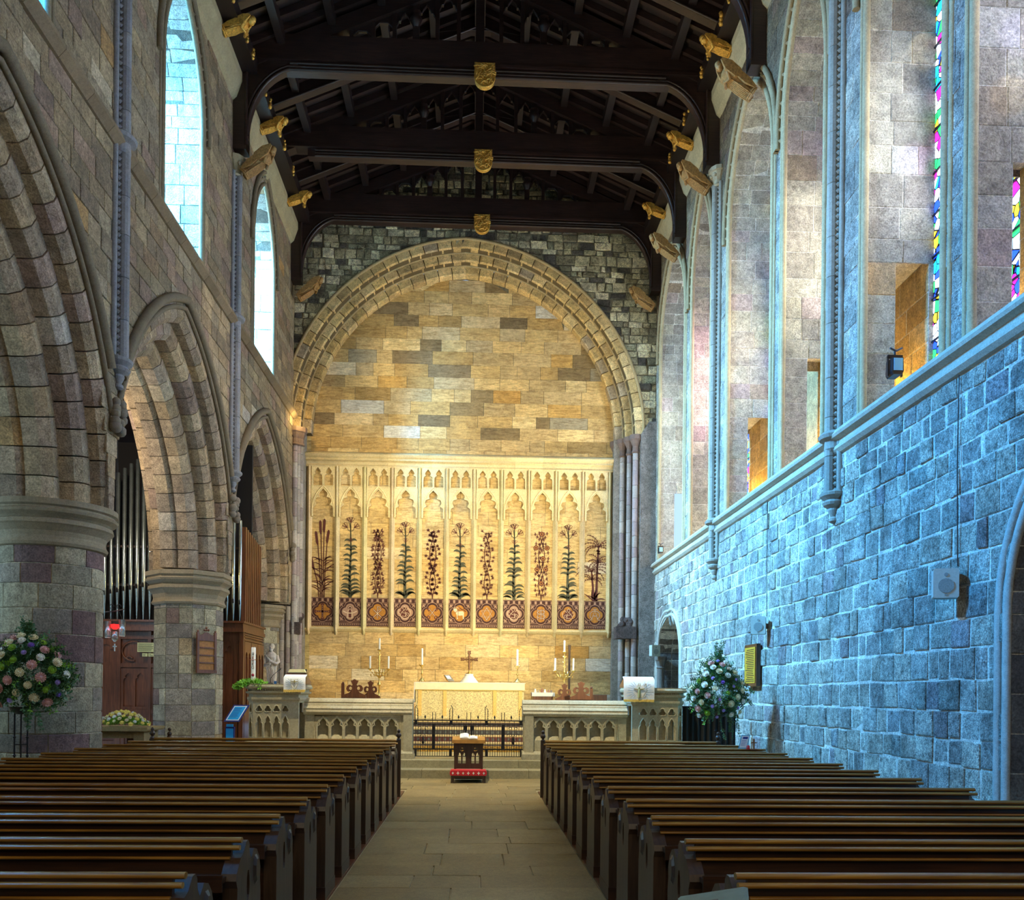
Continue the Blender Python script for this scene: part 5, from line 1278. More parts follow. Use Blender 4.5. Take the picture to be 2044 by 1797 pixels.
# ================================================================ painted screen on the east wall
FRW = 28.885
frp = lambda w_: (V((0, FRW - w_, 0)), X_, Z_, -Y_)
rer = thing('painted_screen', 'stone screen of eleven arched panels with painted lilies and plants', 'altar screen', (-.48, 28.8, 3.6), kind='structure')
PX = [-5.32 + .8805*i for i in range(12)]
SCR = lin('#c9b98e')
for i in range(12):
    m = MB(); m.tint = tuple(q*random.uniform(.95, 1.08) for q in SCR); x = PX[i]
    m.prism([(x-.085, FRW+.01), (x-.085, FRW-.03), (x-.055, FRW-.06), (x-.045, FRW-.10), (x, FRW-.16), (x+.045, FRW-.10), (x+.055, FRW-.06), (x+.085, FRW-.03), (x+.085, FRW+.01)], 'z', 3.66, 8.93)
    m.add([(x-.05, FRW-.02, 3.56), (x, FRW-.15, 3.66), (x+.05, FRW-.02, 3.56), (x-.05, FRW-.02, 3.66), (x+.05, FRW-.02, 3.66), (x, FRW-.02, 3.5)], [(0,5,1),(5,2,1),(0,1,3),(2,4,1)]); m.build('mullion', M_FINE, rer)
m = MB(); m.tint = SCR
prof = [(.02, 8.90), (-.12, 8.90), (-.14, 8.94), (-.10, 8.98), (-.12, 9.06), (-.22, 9.10), (-.20, 9.16), (-.26, 9.20), (-.30, 9.26), (-.26, 9.31), (-.20, 9.34), (.02, 9.42)]
x = -5.56
while x < 4.45:
    e = min(4.46, x + random.uniform(.9, 1.6)); 
    if 4.46 - e < .4: e = 4.46
    m = MB(); m.tint = pick([SCR, lin('#bfae84'), lin('#d2c49e')]); m.prism([(FRW+a, z) for a, z in prof][::-1], 'x', x+.002, e-.002); m.build('cornice', M_FINE, rer); x = e
m = MB(); m.tint = SCR; m.prism([(FRW+.01, 3.60), (FRW-.05, 3.64), (FRW-.10, 3.70), (FRW-.04, 3.76), (FRW+.01, 3.76)][::-1], 'x', -5.42, 4.44); m.build('sill_moulding', M_FINE, rer)
def rib(m, pts, ws, w_=0):
    """flat painted ribbon along pts"""
    n = len(pts); vs = []
    for i, p in enumerate(pts):
        a, b = pts[max(0, i-1)], pts[min(n-1, i+1)]; dx, dz = b[0]-a[0], b[1]-a[1]; L = sqrt(dx*dx+dz*dz) or 1
        nx, nz = -dz/L, dx/L; wd = ws[i] if isinstance(ws, (list, tuple)) else ws
        vs += [(p[0]+nx*wd, FRW-w_, p[1]+nz*wd), (p[0]-nx*wd, FRW-w_, p[1]-nz*wd)]
    m.add(vs, [(2*i, 2*i+1, 2*i+3, 2*i+2) for i in range(n-1)], False)
def leafp(m, x, z, ang, L, wd, curl, w_=0, n=6):
    pts = []; a = ang; px, pz = x, z
    for i in range(n+1): pts.append((px, pz)); px += L/n*cos(a); pz += L/n*sin(a); a += curl/n
    rib(m, pts, [max(.001, wd*sin(pi*min(1, (i+.35)/(n+.35)))) for i in range(n+1)], w_)
def discp(m, x, z, r, w_=0, n=8): m.poly([(x+r*cos(2*pi*k/n), z+r*sin(2*pi*k/n)) for k in range(n)], frp(w_))
def loop(m, pts, wd, w_=0): rib(m, pts + pts[:1], wd, w_)
def lilyflower(m, x, z, ang, s, w_):
    for d in (-.5, 0, .5):
        a = ang + d; L = .14*s; c, si = cos(a), sin(a)
        q = [(x, z), (x+L*.5*c-.028*s*si, z+L*.5*si+.028*s*c), (x+L*.95*c-.04*s*si, z+L*.95*si+.04*s*c), (x+L*1.05*c, z+L*1.05*si), (x+L*.95*c+.04*s*si, z+L*.95*si-.04*s*c), (x+L*.5*c+.028*s*si, z+L*.5*si-.028*s*c)]
        loop(m, q, .006*s, w_)
Z0 = 4.72
def plant(i, c):
    m = MB(); mf = MB(); w_ = .004
    kind_ = 'LLL'
    if i in (1, 3, 5, 7, 9):
        top = 7.0 + (.12 if i in (1,) else 0); 
        rib(m, [(c, Z0), (c-.02, 5.4), (c+.01, 6.2), (c-.01, top)], [.055, .04, .028, .014], w_)
        z = Z0 + .06; k = 0
        while z < top - .5:
            t = (z - Z0)/(top-Z0); L = .40*(1-t*.60)*random.uniform(.8, 1.15)
            for sd in (-1, 1):
                if random.random() < .93: leafp(m, c, z + random.uniform(-.05, .05), pi/2 - sd*random.uniform(.45, .7), L, .040, -sd*random.uniform(1.7, 2.3), w_)
            z += .145 + .04*t; k += 1
        for sd in (-1, 1, -1, 1): leafp(m, c+sd*random.uniform(.02, .08), Z0+.04, pi/2 - sd*random.uniform(.3, .9), .32, .030, -sd*1.5, w_)
        for dx, dz, a, s in ((-.16, -.10, pi*.80, 1.2), (.16, -.10, pi*.2, 1.2), (0, .06, pi/2, 1.25), (.0, -.42, -pi/2 if i in (1, 5, 9) else pi/2, .9), (-.1, .12, pi*.75, .7)):
            rib(m, [(c, top-.25+dz*.3), (c+dx*.55, top-.12+dz), (c+dx*.7, top-.05+dz)], .009, w_); lilyflower(mf, c+dx*.7, top-.05+dz, a, s, w_+.001)
            if dz > -.3: discp(mf, c+dx*.72, top-.04+dz, .018, w_+.002)
        mat = M_GREENP; lab = 'painted lily'
    elif i == 0:
        for dx, h in ((-.12, 1.7), (-.05, 2.05), (.02, 2.1), (.09, 1.75), (-.2, .9)):
            rib(m, [(c+dx*.6, Z0), (c+dx*.8, Z0+h*.5), (c+dx*1.4, Z0+h)], .014, w_)
            rib(m, [(c+dx*1.4, Z0+h-.02), (c+dx*1.5-.01, Z0+h+.06), (c+dx*1.9, Z0+h+.36), (c+dx*2.0, Z0+h+.42)], [.02, .042, .042, .01], w_)
        for k in range(26):
            sd = random.choice((-1, 1)); z = Z0 + random.uniform(0, 1.3); leafp(m, c+random.uniform(-.1, .1), z, pi/2 - sd*random.uniform(.3, .8), random.uniform(.35, .6), .016, -sd*random.uniform(1, 2.2), w_)
        mat = M_MAROON; lab = 'painted bulrushes'
    elif i == 10:
        for dx, h in ((.1, 1.75), (-.12, .95)):
            rib(m, [(c+dx*.4, Z0), (c+dx*.6, Z0+h*.5), (c+dx, Z0+h)], [.045, .035, .025], w_)
            for lev in ((h, 9, .55), (h*.72, 6, .42)):
                for k in range(lev[1]):
                    a = pi*(k+.5)/lev[1] + random.uniform(-.1, .1); sd = 1 if a < pi/2 else -1
                    L = lev[2]*random.uniform(.8, 1.1); px, pz, aa = c+dx, Z0+lev[0], a; pts = []
                    for q in range(7):
                        pts.append((px, pz))
                        if q:
                            for e in (-1, 1): leafp(m, px, pz, aa + e*.9, .09*(1-q/9), .008, 0, w_, 2)
                        px += L/6*cos(aa); pz += L/6*sin(aa); aa -= sd*.28
                    rib(m, pts, .010, w_)
        for k in range(5): discp(m, c+.1+random.uniform(-.05, .05), Z0+1.6+random.uniform(-.06, .06), .035, w_)
        for k in range(8): leafp(m, c+random.uniform(-.1, .1), Z0, pi/2+random.uniform(-1, 1), .4, .02, random.uniform(-1.5, 1.5), w_)
        mat = M_MAROON; lab = 'painted palm tree'
    else:
        top = 6.85
        for ph in (0, pi):
            pts = [(c + .10*sin((q*.5)+ph)*(q/3 if q < 3 else 1), Z0 + (top-Z0)*q/14) for q in range(15)]; rib(m, pts, .013, w_)
            for q in range(1, 15):
                for sd in (-1, 1):
                    x, z = pts[q]; bx = x + sd*random.uniform(.05, .13); bz = z + random.uniform(-.02, .09); rib(m, [(x, z), (bx, bz)], .006, w_)
                    bx = min(c+.27, max(c-.27, bx))
                    if i == 2:
                        for e in range(3):
                            for dd in (-1, 1): leafp(m, x+(bx-x)*(.4+.25*e), z+(bz-z)*(.4+.25*e), (0 if sd > 0 else pi) + dd*1.0 + .35*sd, .085, .011, 0, w_, 3)
                    elif i == 4:
                        for e in range(5): leafp(m, bx, bz, e*2*pi/5 + .3, .060, .019, 0, w_, 3)
                    elif i == 6:
                        for e in range(7): leafp(m, bx, bz, e*2*pi/7, .060, .009, 0, w_, 3)
                    else:
                        for e in range(3): leafp(m, bx, bz, (0 if sd > 0 else pi) + (e-1)*1.0, .075, .017, 0, w_, 3)
        if i in (8, 6):
            for x, z in ((0, 2.15), (-.18, 1.7), (.18, 1.7), (-.14, 1.0), (.14, 1.0), (0, .55), (.05, 1.35)):
                for r_, mm, e in ((.085, m, 0), (.055, mf, 1), (.035, m, 2)):
                    if i == 6 and e: continue
                    if i == 8: discp(mm, c+x, Z0+z, r_, w_+.0015*(e+1), 10)
        mat = M_MAROON; lab = {2: 'painted ash branch', 4: 'painted ivy vine', 6: 'painted passion flower vine', 8: 'painted rose briar'}[i]
    o = m.build('painted_plant', mat, rer, lab)
    if mf.v: mf.build('painted_flower', M_MAROON if i != 8 else M_OCHRE, o)
def quatre(c, z, s, n=10):
    L = []
    for k in range(4):
        a = k*pi/2
        for q in range(n+1):
            b = a - pi*.455 + pi*.91*q/n; L.append((c + s*.46*cos(a) + s*.54*cos(b), z + s*.46*sin(a) + s*.54*sin(b)))
    return L
def emblem(i, c, z, d, p):
    """d: dark lines, p: pale lines"""
    w_ = .012
    if i == 0:
        for a in range(4):
            q = a*pi/2; rib(d, [(c, z), (c+.20*cos(q), z+.20*sin(q))], [.03, .028], w_)
            for b in (-.6, 0, .6): discp(d, c+.21*cos(q)+.035*cos(q+b*2), z+.21*sin(q)+.035*sin(q+b*2), .026, w_)
            for r_ in (.06, .12, .18): discp(p, c+r_*cos(q), z+r_*sin(q), .008, w_+.002, 6)
    elif i == 1:
        discp(d, c, z+.13, .075, w_, 10); discp(p, c, z+.13, .055, w_+.001, 10); discp(d, c, z+.125, .04, w_+.002, 9)
        rib(p, [(c-.22, z+.02), (c-.12, z-.03), (c, z-.045), (c+.12, z-.03), (c+.22, z+.02)], .014, w_); 
        for s in (-.07, .07): rib(p, [(c+s, z-.05), (c+s, z-.2)], .009, w_); rib(p, [(c+s*.5, z+.08), (c+s, z+.0)], .009, w_)
        rib(p, [(c-.07, z-.2), (c+.07, z-.2)], .006, w_); rib(d, [(c, z+.05), (c, z-.19)], .04, w_-.001)
    elif i == 2:
        for wd, mm, e in ((.024, d, 0), (.008, p, .001)):
            rib(mm, [(c-.13, z+.08), (c+.13, z-.17)], wd, w_+e); rib(mm, [(c+.13, z+.08), (c-.13, z-.17)], wd, w_+e); rib(mm, [(c, z+.18), (c, z-.20)], wd, w_+e)
            rib(mm, [(c, z+.17), (c+.06, z+.17), (c+.10, z+.13), (c+.09, z+.08), (c+.05, z+.06), (c, z+.06)], wd*.7, w_+e)
    elif i in (3, 7, 9):
        s = -1 if i == 9 else 1
        d.poly([(c+s*a*1.15, z+b*1.15) for a, b in [(-.10, -.10), (-.15, 0), (-.11, .1), (-.03, .17), (.05, .13), (.09, .05), (.14, -.02), (.1, -.12), (0, -.17)]], frp(w_-.001))
        for pts in ([(-.02, .18), (-.07, .12), (-.02, .07), (.03, .11), (-.02, .18)], [(-.02, .07), (-.1, 0), (-.14, -.1), (-.05, -.17), (.06, -.17)], [(.03, .06), (.1, .12), (.16, .05), (.15, -.06), (.08, -.16)],
                    [(-.12, .04), (-.18, .1), (-.19, -.02), (-.14, -.05)], [(0, .03), (.05, -.05), (0, -.12), (-.08, -.1)], [(.04, 0), (.11, -.03), (.08, -.1)], [(-.08, .0), (.02, -.03), (.04, -.14)]):
            rib(p, [(c+s*a*1.1, z+b*1.1) for a, b in pts], .006, w_)
    elif i == 4:
        for s in (-1, 1):
            rib(d, [(c-s*.12, z+.15), (c+s*.10, z-.12)], .02, w_); loop(d, [(c+s*.12+.05*cos(k), z-.15+.05*sin(k)) for k in range(6)], .016, w_)
            rib(d, [(c-s*.12, z+.15), (c-s*.17, z+.09)], .02, w_); rib(d, [(c-s*.08, z+.11), (c-s*.13, z+.05)], .02, w_); rib(p, [(c-s*.11, z+.14), (c+s*.09, z-.11)], .006, w_+.001)
    elif i == 5:
        p.poly([(c+a, z+b) for a, b in [(-.12, .0), (-.10, .07), (0, .06), (.10, .07), (.15, .02), (.14, -.05), (.145, -.19), (.115, -.19), (.10, -.07), (.0, -.08), (-.05, -.07), (-.05, -.19), (-.08, -.19), (-.09, -.06)]], frp(w_))
        p.poly([(c-.13+a, z+.10+b) for a, b in [(-.07, 0), (-.03, .06), (.04, .05), (.06, -.02), (.03, -.07), (-.03, -.03)]], frp(w_)); loop(p, [(c-.11+.085*cos(k*.7), z+.12+.085*sin(k*.7)) for k in range(9)], .006, w_)
        rib(d, [(c-.02, z+.2), (c-.06, z-.15)], .006, w_+.002); rib(d, [(c, z+.18), (c+.08, z+.12), (c+.15, z+.10), (c+.2, z+.05)], .014, w_+.002)
    elif i == 6:
        for s in (1, -1):
            t = [(c + .20*cos(pi/2+k*2*pi/3), z-.01 + s*.20*sin(pi/2+k*2*pi/3)) for k in range(3)]; loop(d, t, .018, w_); loop(p, t, .007, w_+.001)
    elif i == 8:
        for wd, mm, e in ((.022, d, 0), (.007, p, .001)):
            for s in (-.1, 0, .1): rib(mm, [(c+s, z+.17), (c+s, z-.18)], wd, w_+e)
            rib(mm, [(c-.1, z+.02), (c+.1, z+.02)], wd, w_+e)
            rib(mm, [(c+.13, z+.08), (c+.06, z+.13), (c-.08, z+.11), (c-.13, z+.05), (c-.06, z+.0), (c+.08, z-.02), (c+.15, z-.07), (c+.09, z-.13), (c-.05, z-.12), (c-.14, z-.07)], wd*.9, w_+e+.001)
    else:
        for wd, mm, e in ((.024, d, 0), (.008, p, .001)):
            rib(mm, [(c-.09, z-.12), (c, z+.17), (c+.09, z-.12)], wd, w_+e); rib(mm, [(c-.05, z-.03), (c+.05, z-.03)], wd, w_+e); rib(mm, [(c-.06, z+.19), (c+.06, z+.19)], wd, w_+e)
            rib(mm, [(c-.17, z-.16), (c-.09, z-.16), (c-.10, z-.12), (c-.16, z-.04), (c-.15, z+.06), (c-.08, z+.12), (c, z+.14), (c+.08, z+.12), (c+.15, z+.06), (c+.16, z-.04), (c+.10, z-.12), (c+.09, z-.16), (c+.17, z-.16)], wd*.9, w_+e)
M_BAND = plain('dark_maroon_paint', (.040, .010, .009), .8, 0, 30, .25)
M_PINKP = plain('dull_pink_paint', (.34, .21, .15), .8)
for i in range(11):
    a, b = PX[i]+.09, PX[i+1]-.09; c = (PX[i]+PX[i+1])/2; w2 = (b-a)/2
    big_ = cusped(c, w2*.95, 7.50, .70, zb=7.30, k=2, d=.30, n=24)
    m = MB(); m.tint = SCR
    R_, e_ = pointed(w2*.99, .66); th_ = acos(min(1, e_/R_))
    ext = []
    # upper lights
    m.plate([(a-.02, 8.25), (b+.02, 8.25), (b+.02, 8.92), (a-.02, 8.92)], [[(max(x, a+.005), max(z, 8.27)) for x, z in h] for h in [cusped(c+q*(w2*.5), w2*.42, 8.53, .34, zb=8.29, k=1, d=.5, n=14) for q in (-1, 1)]], (V((0, FRW, 0)), X_, Z_, -Y_), .002, .12)
    m.build('light_tracery', M_FINE, rer)
    # lower arch: ring between outer pointed arch and cusped inner
    oo = Opening(c, w2*1.0, 7.30, 7.52, .76); outp = oo.outline(16); 
    m = MB(); m.tint = tuple(q*1.05 for q in SCR)
    inn = [(max(a+.02, min(b-.02, x)), z) for x, z in big_]
    m.plate([(a-.03, 7.28)] + [(a-.03, 8.26), (b+.03, 8.26), (b+.03, 7.28)] + inn[::-1], [], (V((0, FRW, 0)), X_, Z_, -Y_), .002, .11)
    m.build('arch_tracery', M_FINE, rer)
    for k_, pts in enumerate((outp, [p for p in inn])):
        q = MB(); q.tint = tuple(v*1.15 for v in SCR); q.tube([(x, FRW-.112, z) for x, z in pts], .022 if k_ == 0 else .014, 6); q.build('arch_moulding', M_FINE, rer)
    q = MB(); q.tint = SCR; q.prism([(c-.03, FRW), (c-.012, FRW-.09), (c+.012, FRW-.09), (c+.03, FRW)], 'z', 8.24, 8.9); q.build('small_mullion', M_FINE, rer)
    plant(i, c)
    # emblem band
    bd = MB(); bd.poly([(a, 3.80), (b, 3.80), (b, 4.72), (a, 4.72)], frp(.002)); ob = bd.build('emblem_band', M_BAND, rer)
    pk = MB()
    for z in (4.56, 4.70, 3.90, 3.96): pk.poly([(a, z-.006), (b, z-.006), (b, z+.006), (a, z+.006)], frp(.005))
    n = 4
    for k in range(n+1):
        x = a + (b-a)*(k)/n; x0, x1 = max(a, x-.035), min(b, x+.035)
        pk.poly([(x0, 4.585), (x1, 4.585), (x1, 4.68), (x0, 4.68)], frp(.005))
    for k in range(12): x = a + (b-a)*(k+.25)/12; pk.poly([(x, 3.83), (x+(b-a)/24, 3.83), (x+(b-a)/24, 3.875), (x, 3.875)], frp(.005))
    zc = 4.26
    for sx in (-1, 1):
        for sz in (-1, 1):
            x, z = c+sx*w2*.80, zc+sz*.24
            for k in range(3): leafp(pk, x+sx*.02, z+sz*.01, atan2(-sz, -sx) + (k-1)*.9, .10, .020, 0, .005, 3)
            leafp(pk, x, z, atan2(sz, sx), .06, .014, 0, .005, 3)
    qq = quatre(c, zc, w2*.98, 8); pk.poly([(x, z) for x, z in qq], frp(.006)); pk.build('pale_pattern', M_PINKP, ob)
    dk = MB(); dk.poly([(c+(x-c)*.95, zc+(z-zc)*.95) for x, z in qq], frp(.0075)); dk.build('dark_quatrefoil', M_BAND, ob)
    oc = MB(); oc.poly([(c+(x-c)*.76, zc+(z-zc)*.76) for x, z in qq], frp(.009)); oc.build('ochre_ground', M_OCHRE if i not in (1, 3, 7) else M_PINKP, ob)
    d, p = MB(), MB(); emblem(i, c, zc, d, p)
    if d.v: d.build('emblem', M_MAROON, ob)
    if p.v: p.build('emblem_outline', M_PALEP, ob)

# ================================================================ organ in the north aisle
og = thing('pipe_organ', 'pipe organ with silver pipes above a gothic oak case', 'organ', (-7.7, 22.8, 0))
oy = 22.3
def pbox(nm_, mat, *b, par=None): m = MB(); m.box(*b); return m.build(nm_, mat, par or og)
pbox('case_body', M_RED, -9.6, -5.74, oy+.12, 24.4, 0, 3.2)
pbox('cornice', M_RED, -9.7, -5.68, oy-.10, 24.5, 3.12, 3.22); pbox('frieze', M_RED, -9.66, -5.70, oy-.04, 24.45, 3.20, 3.36); pbox('pipe_shelf', M_RED, -9.7, -5.66, oy-.12, 24.5, 3.34, 3.39)
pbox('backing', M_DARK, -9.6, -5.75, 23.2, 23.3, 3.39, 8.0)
n = 24
for i in range(n):
    x = -9.45 + 3.62*i/(n-1); t = (i/(n-1)); top = 5.9 + 1.75*max(0,1-abs(t-.42)/.58)**.8 if t > .0 else 5.9
    r = .038 + .018*(1-abs(t-.42)/.6); y = oy + .12
    m = MB(True); foot = .42 + .45*max(0,1-abs(t-.42)/.58)
    m.lathe([(.012, 0), (r*.98, foot)], (x, y, 3.39), 12); m.lathe([(r, foot), (r, top-3.39), (r*.8, top-3.38)], (x, y, 3.39), 12)
    pp = m.build('organ_pipe', M_PIPE, og)
    m = MB(); z = 3.39+foot; m.poly([(x-r*.6, z+.0), (x+r*.6, z+.0), (x+r*.5, z+.09), (x, z+.13), (x-r*.5, z+.09)], (V((0, y-r-.002, 0)), X_, Z_, -Y_)); m.build('pipe_mouth', M_DARK, pp)
for z in (4.25, 5.2): pbox('pipe_rail', M_OAKX, -9.6, -5.78, oy+.17, oy+.22, z, z+.05)
for i in range(9):
    y = 22.5 + .19*i; m = MB(); m.box(-5.80, -5.70, y-.055, y+.055, 3.39, 5.75 - .03*i); m.build('wooden_pipe', M_RED, og)
pbox('corner_post', M_RED, -5.80, -5.70, oy, oy+.10, 0, 3.12)
# panelled front with gothic heads
def gpanel(x0, x1, z0, z1, heads, y=None, par=None):
    y = oy + .12; holes = []; w2 = (x1-x0-.12)/heads
    for k in range(heads):
        c = x0+.06+w2*(k+.5); holes.append(cusped(c, w2*.42, z1-.32, .20, zb=z0+.10, d=.32, n=10))
    m = MB(); m.plate([(x0, z0), (x1, z0), (x1, z1), (x0, z1)], holes, (V((0, y, 0)), X_, Z_, -Y_), .0, .05); return m.build('tracery_panel', M_RED, og)
gpanel(-9.5, -8.75, .3, 2.9, 1); gpanel(-8.0, -7.3, .3, 2.2, 2); gpanel(-8.72, -8.02, 1.15, 2.2, 2); gpanel(-7.25, -6.6, .3, 2.9, 2); gpanel(-6.55, -5.85, .3, 2.9, 2)
gpanel(-8.72, -8.02, .2, 1.1, 1)
for x in (-9.58, -8.74, -8.0, -7.28, -6.58): pbox('stile', M_RED, x-.04, x+.04, oy+.04, oy+.14, 0, 3.12)
for z in (2.22, 2.92, 1.08): pbox('rail', M_RED, -8.74, -7.3, oy+.05, oy+.13, z, z+.10)
m = MB(); m.tube([(-8.40+.28*cos(k*.3), oy+.08, 2.62+.24*sin(k*.3)) for k in range(4, 17)], .022, 6); m.tube([(-8.58, oy+.08, 2.46), (-8.50, oy+.08, 2.50), (-8.42, oy+.08, 2.44)], .018, 6); m.build('carved_cusps', M_RED, og)
# side face toward the nave
for k in range(3):
    y0 = oy+.15+k*.68; holes = [[(a, b) for a, b in cusped(y0+.32+q*.15, .12, 2.45, .2, zb=1.2, d=.3, n=8)] for q in (-1, 1)]
    m = MB(); m.plate([(y0, .3), (y0+.64, .3), (y0+.64, 2.9), (y0, 2.9)], holes, (V((-5.74, 0, 0)), Y_, Z_, X_), 0, .04); m.build('side_panel', M_RED, og)
for z in (2.92, 3.0, 3.06): pbox('side_moulding', M_RED, -5.74, -5.69+.0*z, oy+.1, 24.4, z, z+.035)
bp = plain('brass_plate', (.72, .66, .30), .35, .3, 30, .2)
for x0, x1, z0, z1, lab in ((-8.28, -7.87, 2.60, 2.83, 'brass_plaque'), (-8.16, -8.03, 2.49, 2.57, 'brass_plaque'), (-8.01, -7.88, 2.49, 2.57, 'brass_plaque')):
    q = pbox(lab, bp, x0, x1, oy+.0, oy+.015, z0, z1); m = MB(); z = z1 - .03
    while z > z0+.02: m.box(x0+.02, x1-.02-random.uniform(0, .06), oy-.003, oy, z-.006, z+.004); z -= .028
    m.build('engraved_lines', M_BLACK, q)

# stone table tomb with flowers
t = thing('stone_table', 'low stone table between the first two pillars', 'table', (-6.3, 16.3, 0))
m = MB(); m.tint = lin('#8b7c55'); m.prism([(-7.1, .93), (-5.75, .93), (-5.72, .96), (-5.72, 1.0), (-7.1, 1.0)], 'y', 15.9, 16.8); m.build('table_top', M_FINE, t)
for x in (-6.95, -5.9):
    m = MB(); m.tint = lin('#7b6d4c'); m.box(x-.09, x+.09, 16.0, 16.7, 0, .93); m.build('leg', M_FINE, t)
m = MB(); m.tint = lin('#7b6d4c'); m.box(-6.9, -5.95, 16.05, 16.15, .80, .93); m.build('apron', M_FINE, t)
m = MB(); m.box(-6.3, -6.0, 16.5, 17.0, .0, .86); m.build('red_chest', M_RED, None, 'small reddish wooden chest under the stone table', 'chest', loc=(-6.15, 16.7, 0))

# ---- flowers
def bloom_mesh(name, mat, r, petals=14):
    m = MB(True)
    for ring_ in range(3):
        k = petals - ring_*4
        for i in range(k):
            a = 2*pi*i/k + ring_*.4; R = r*(1-.27*ring_); h = r*(.10 + .32*ring_)
            c, s = cos(a), sin(a); w_ = 2.4*R/k
            m.add([(c*R*.25-s*w_*.4, s*R*.25+c*w_*.4, h*.4), (c*R*.25+s*w_*.4, s*R*.25-c*w_*.4, h*.4), (c*R+s*w_, s*R-c*w_, h+r*.15), (c*R*1.05, s*R*1.05, h+r*.28), (c*R-s*w_, s*R+c*w_, h+r*.15)], [(0, 1, 2, 3, 4)])
    m.ball((0, 0, r*.35), r*.55, 8, 5)
    me_o = m.build(name, mat); me = me_o.data; bpy.data.objects.remove(me_o); return me
BC = {'pink_rose': (.62, .36, .34), 'cream_rose': (.70, .66, .44), 'purple_bloom': (.20, .10, .48), 'white_bloom': (.75, .78, .72), 'green_bloom': (.22, .42, .03), 'yellow_bloom': (.80, .70, .18), 'lilac_bloom': (.36, .28, .66)}
BM = {k: bloom_mesh(k, plain('petal_'+k, v, .6, 0, 40, .2), 1.0) for k, v in BC.items()}
def put_bloom(t, kind_, p, r, direction):
    o = bpy.data.objects.new(kind_, BM[kind_]); COL.objects.link(o); o.parent = t; o.location = V(p) - V(t.location)
    o.rotation_euler = V(direction).to_track_quat('Z', 'Y').to_euler(); o.scale = (r, r, r); return o
def sprig(m, p0, d, L, n, ls, wd, droop=.0, sub=.0):
    """stem with paired leaves"""
    d = V(d).normalized(); p = V(p0); pts = [tuple(p)]
    for i in range(n):
        d = (d + V((random.uniform(-.1, .1), random.uniform(-.1, .1), -droop))).normalized(); q = p + d*(L/n); pts.append(tuple(q))
        sd = d.cross(V((random.uniform(-1, 1), random.uniform(-1, 1), random.uniform(-.3, 1)))).normalized()
        for s_ in (-1, 1):
            ld = (d*.6 + sd*s_).normalized(); nn = ld.cross(d).normalized(); k = ls*(1-.4*i/n)*random.uniform(.8, 1.2); a = q; e = q + ld*k; wv = (d.cross(nn)).normalized()
            wv = ld.cross(nn).normalized(); mid = q + ld*k*.5
            m.add([tuple(a), tuple(mid + wv*wd + nn*wd*.4), tuple(e), tuple(mid - wv*wd + nn*wd*.4)], [(0, 1, 2), (0, 2, 3)])
        p = q
    m.tube(pts, .003, 4, caps=False)
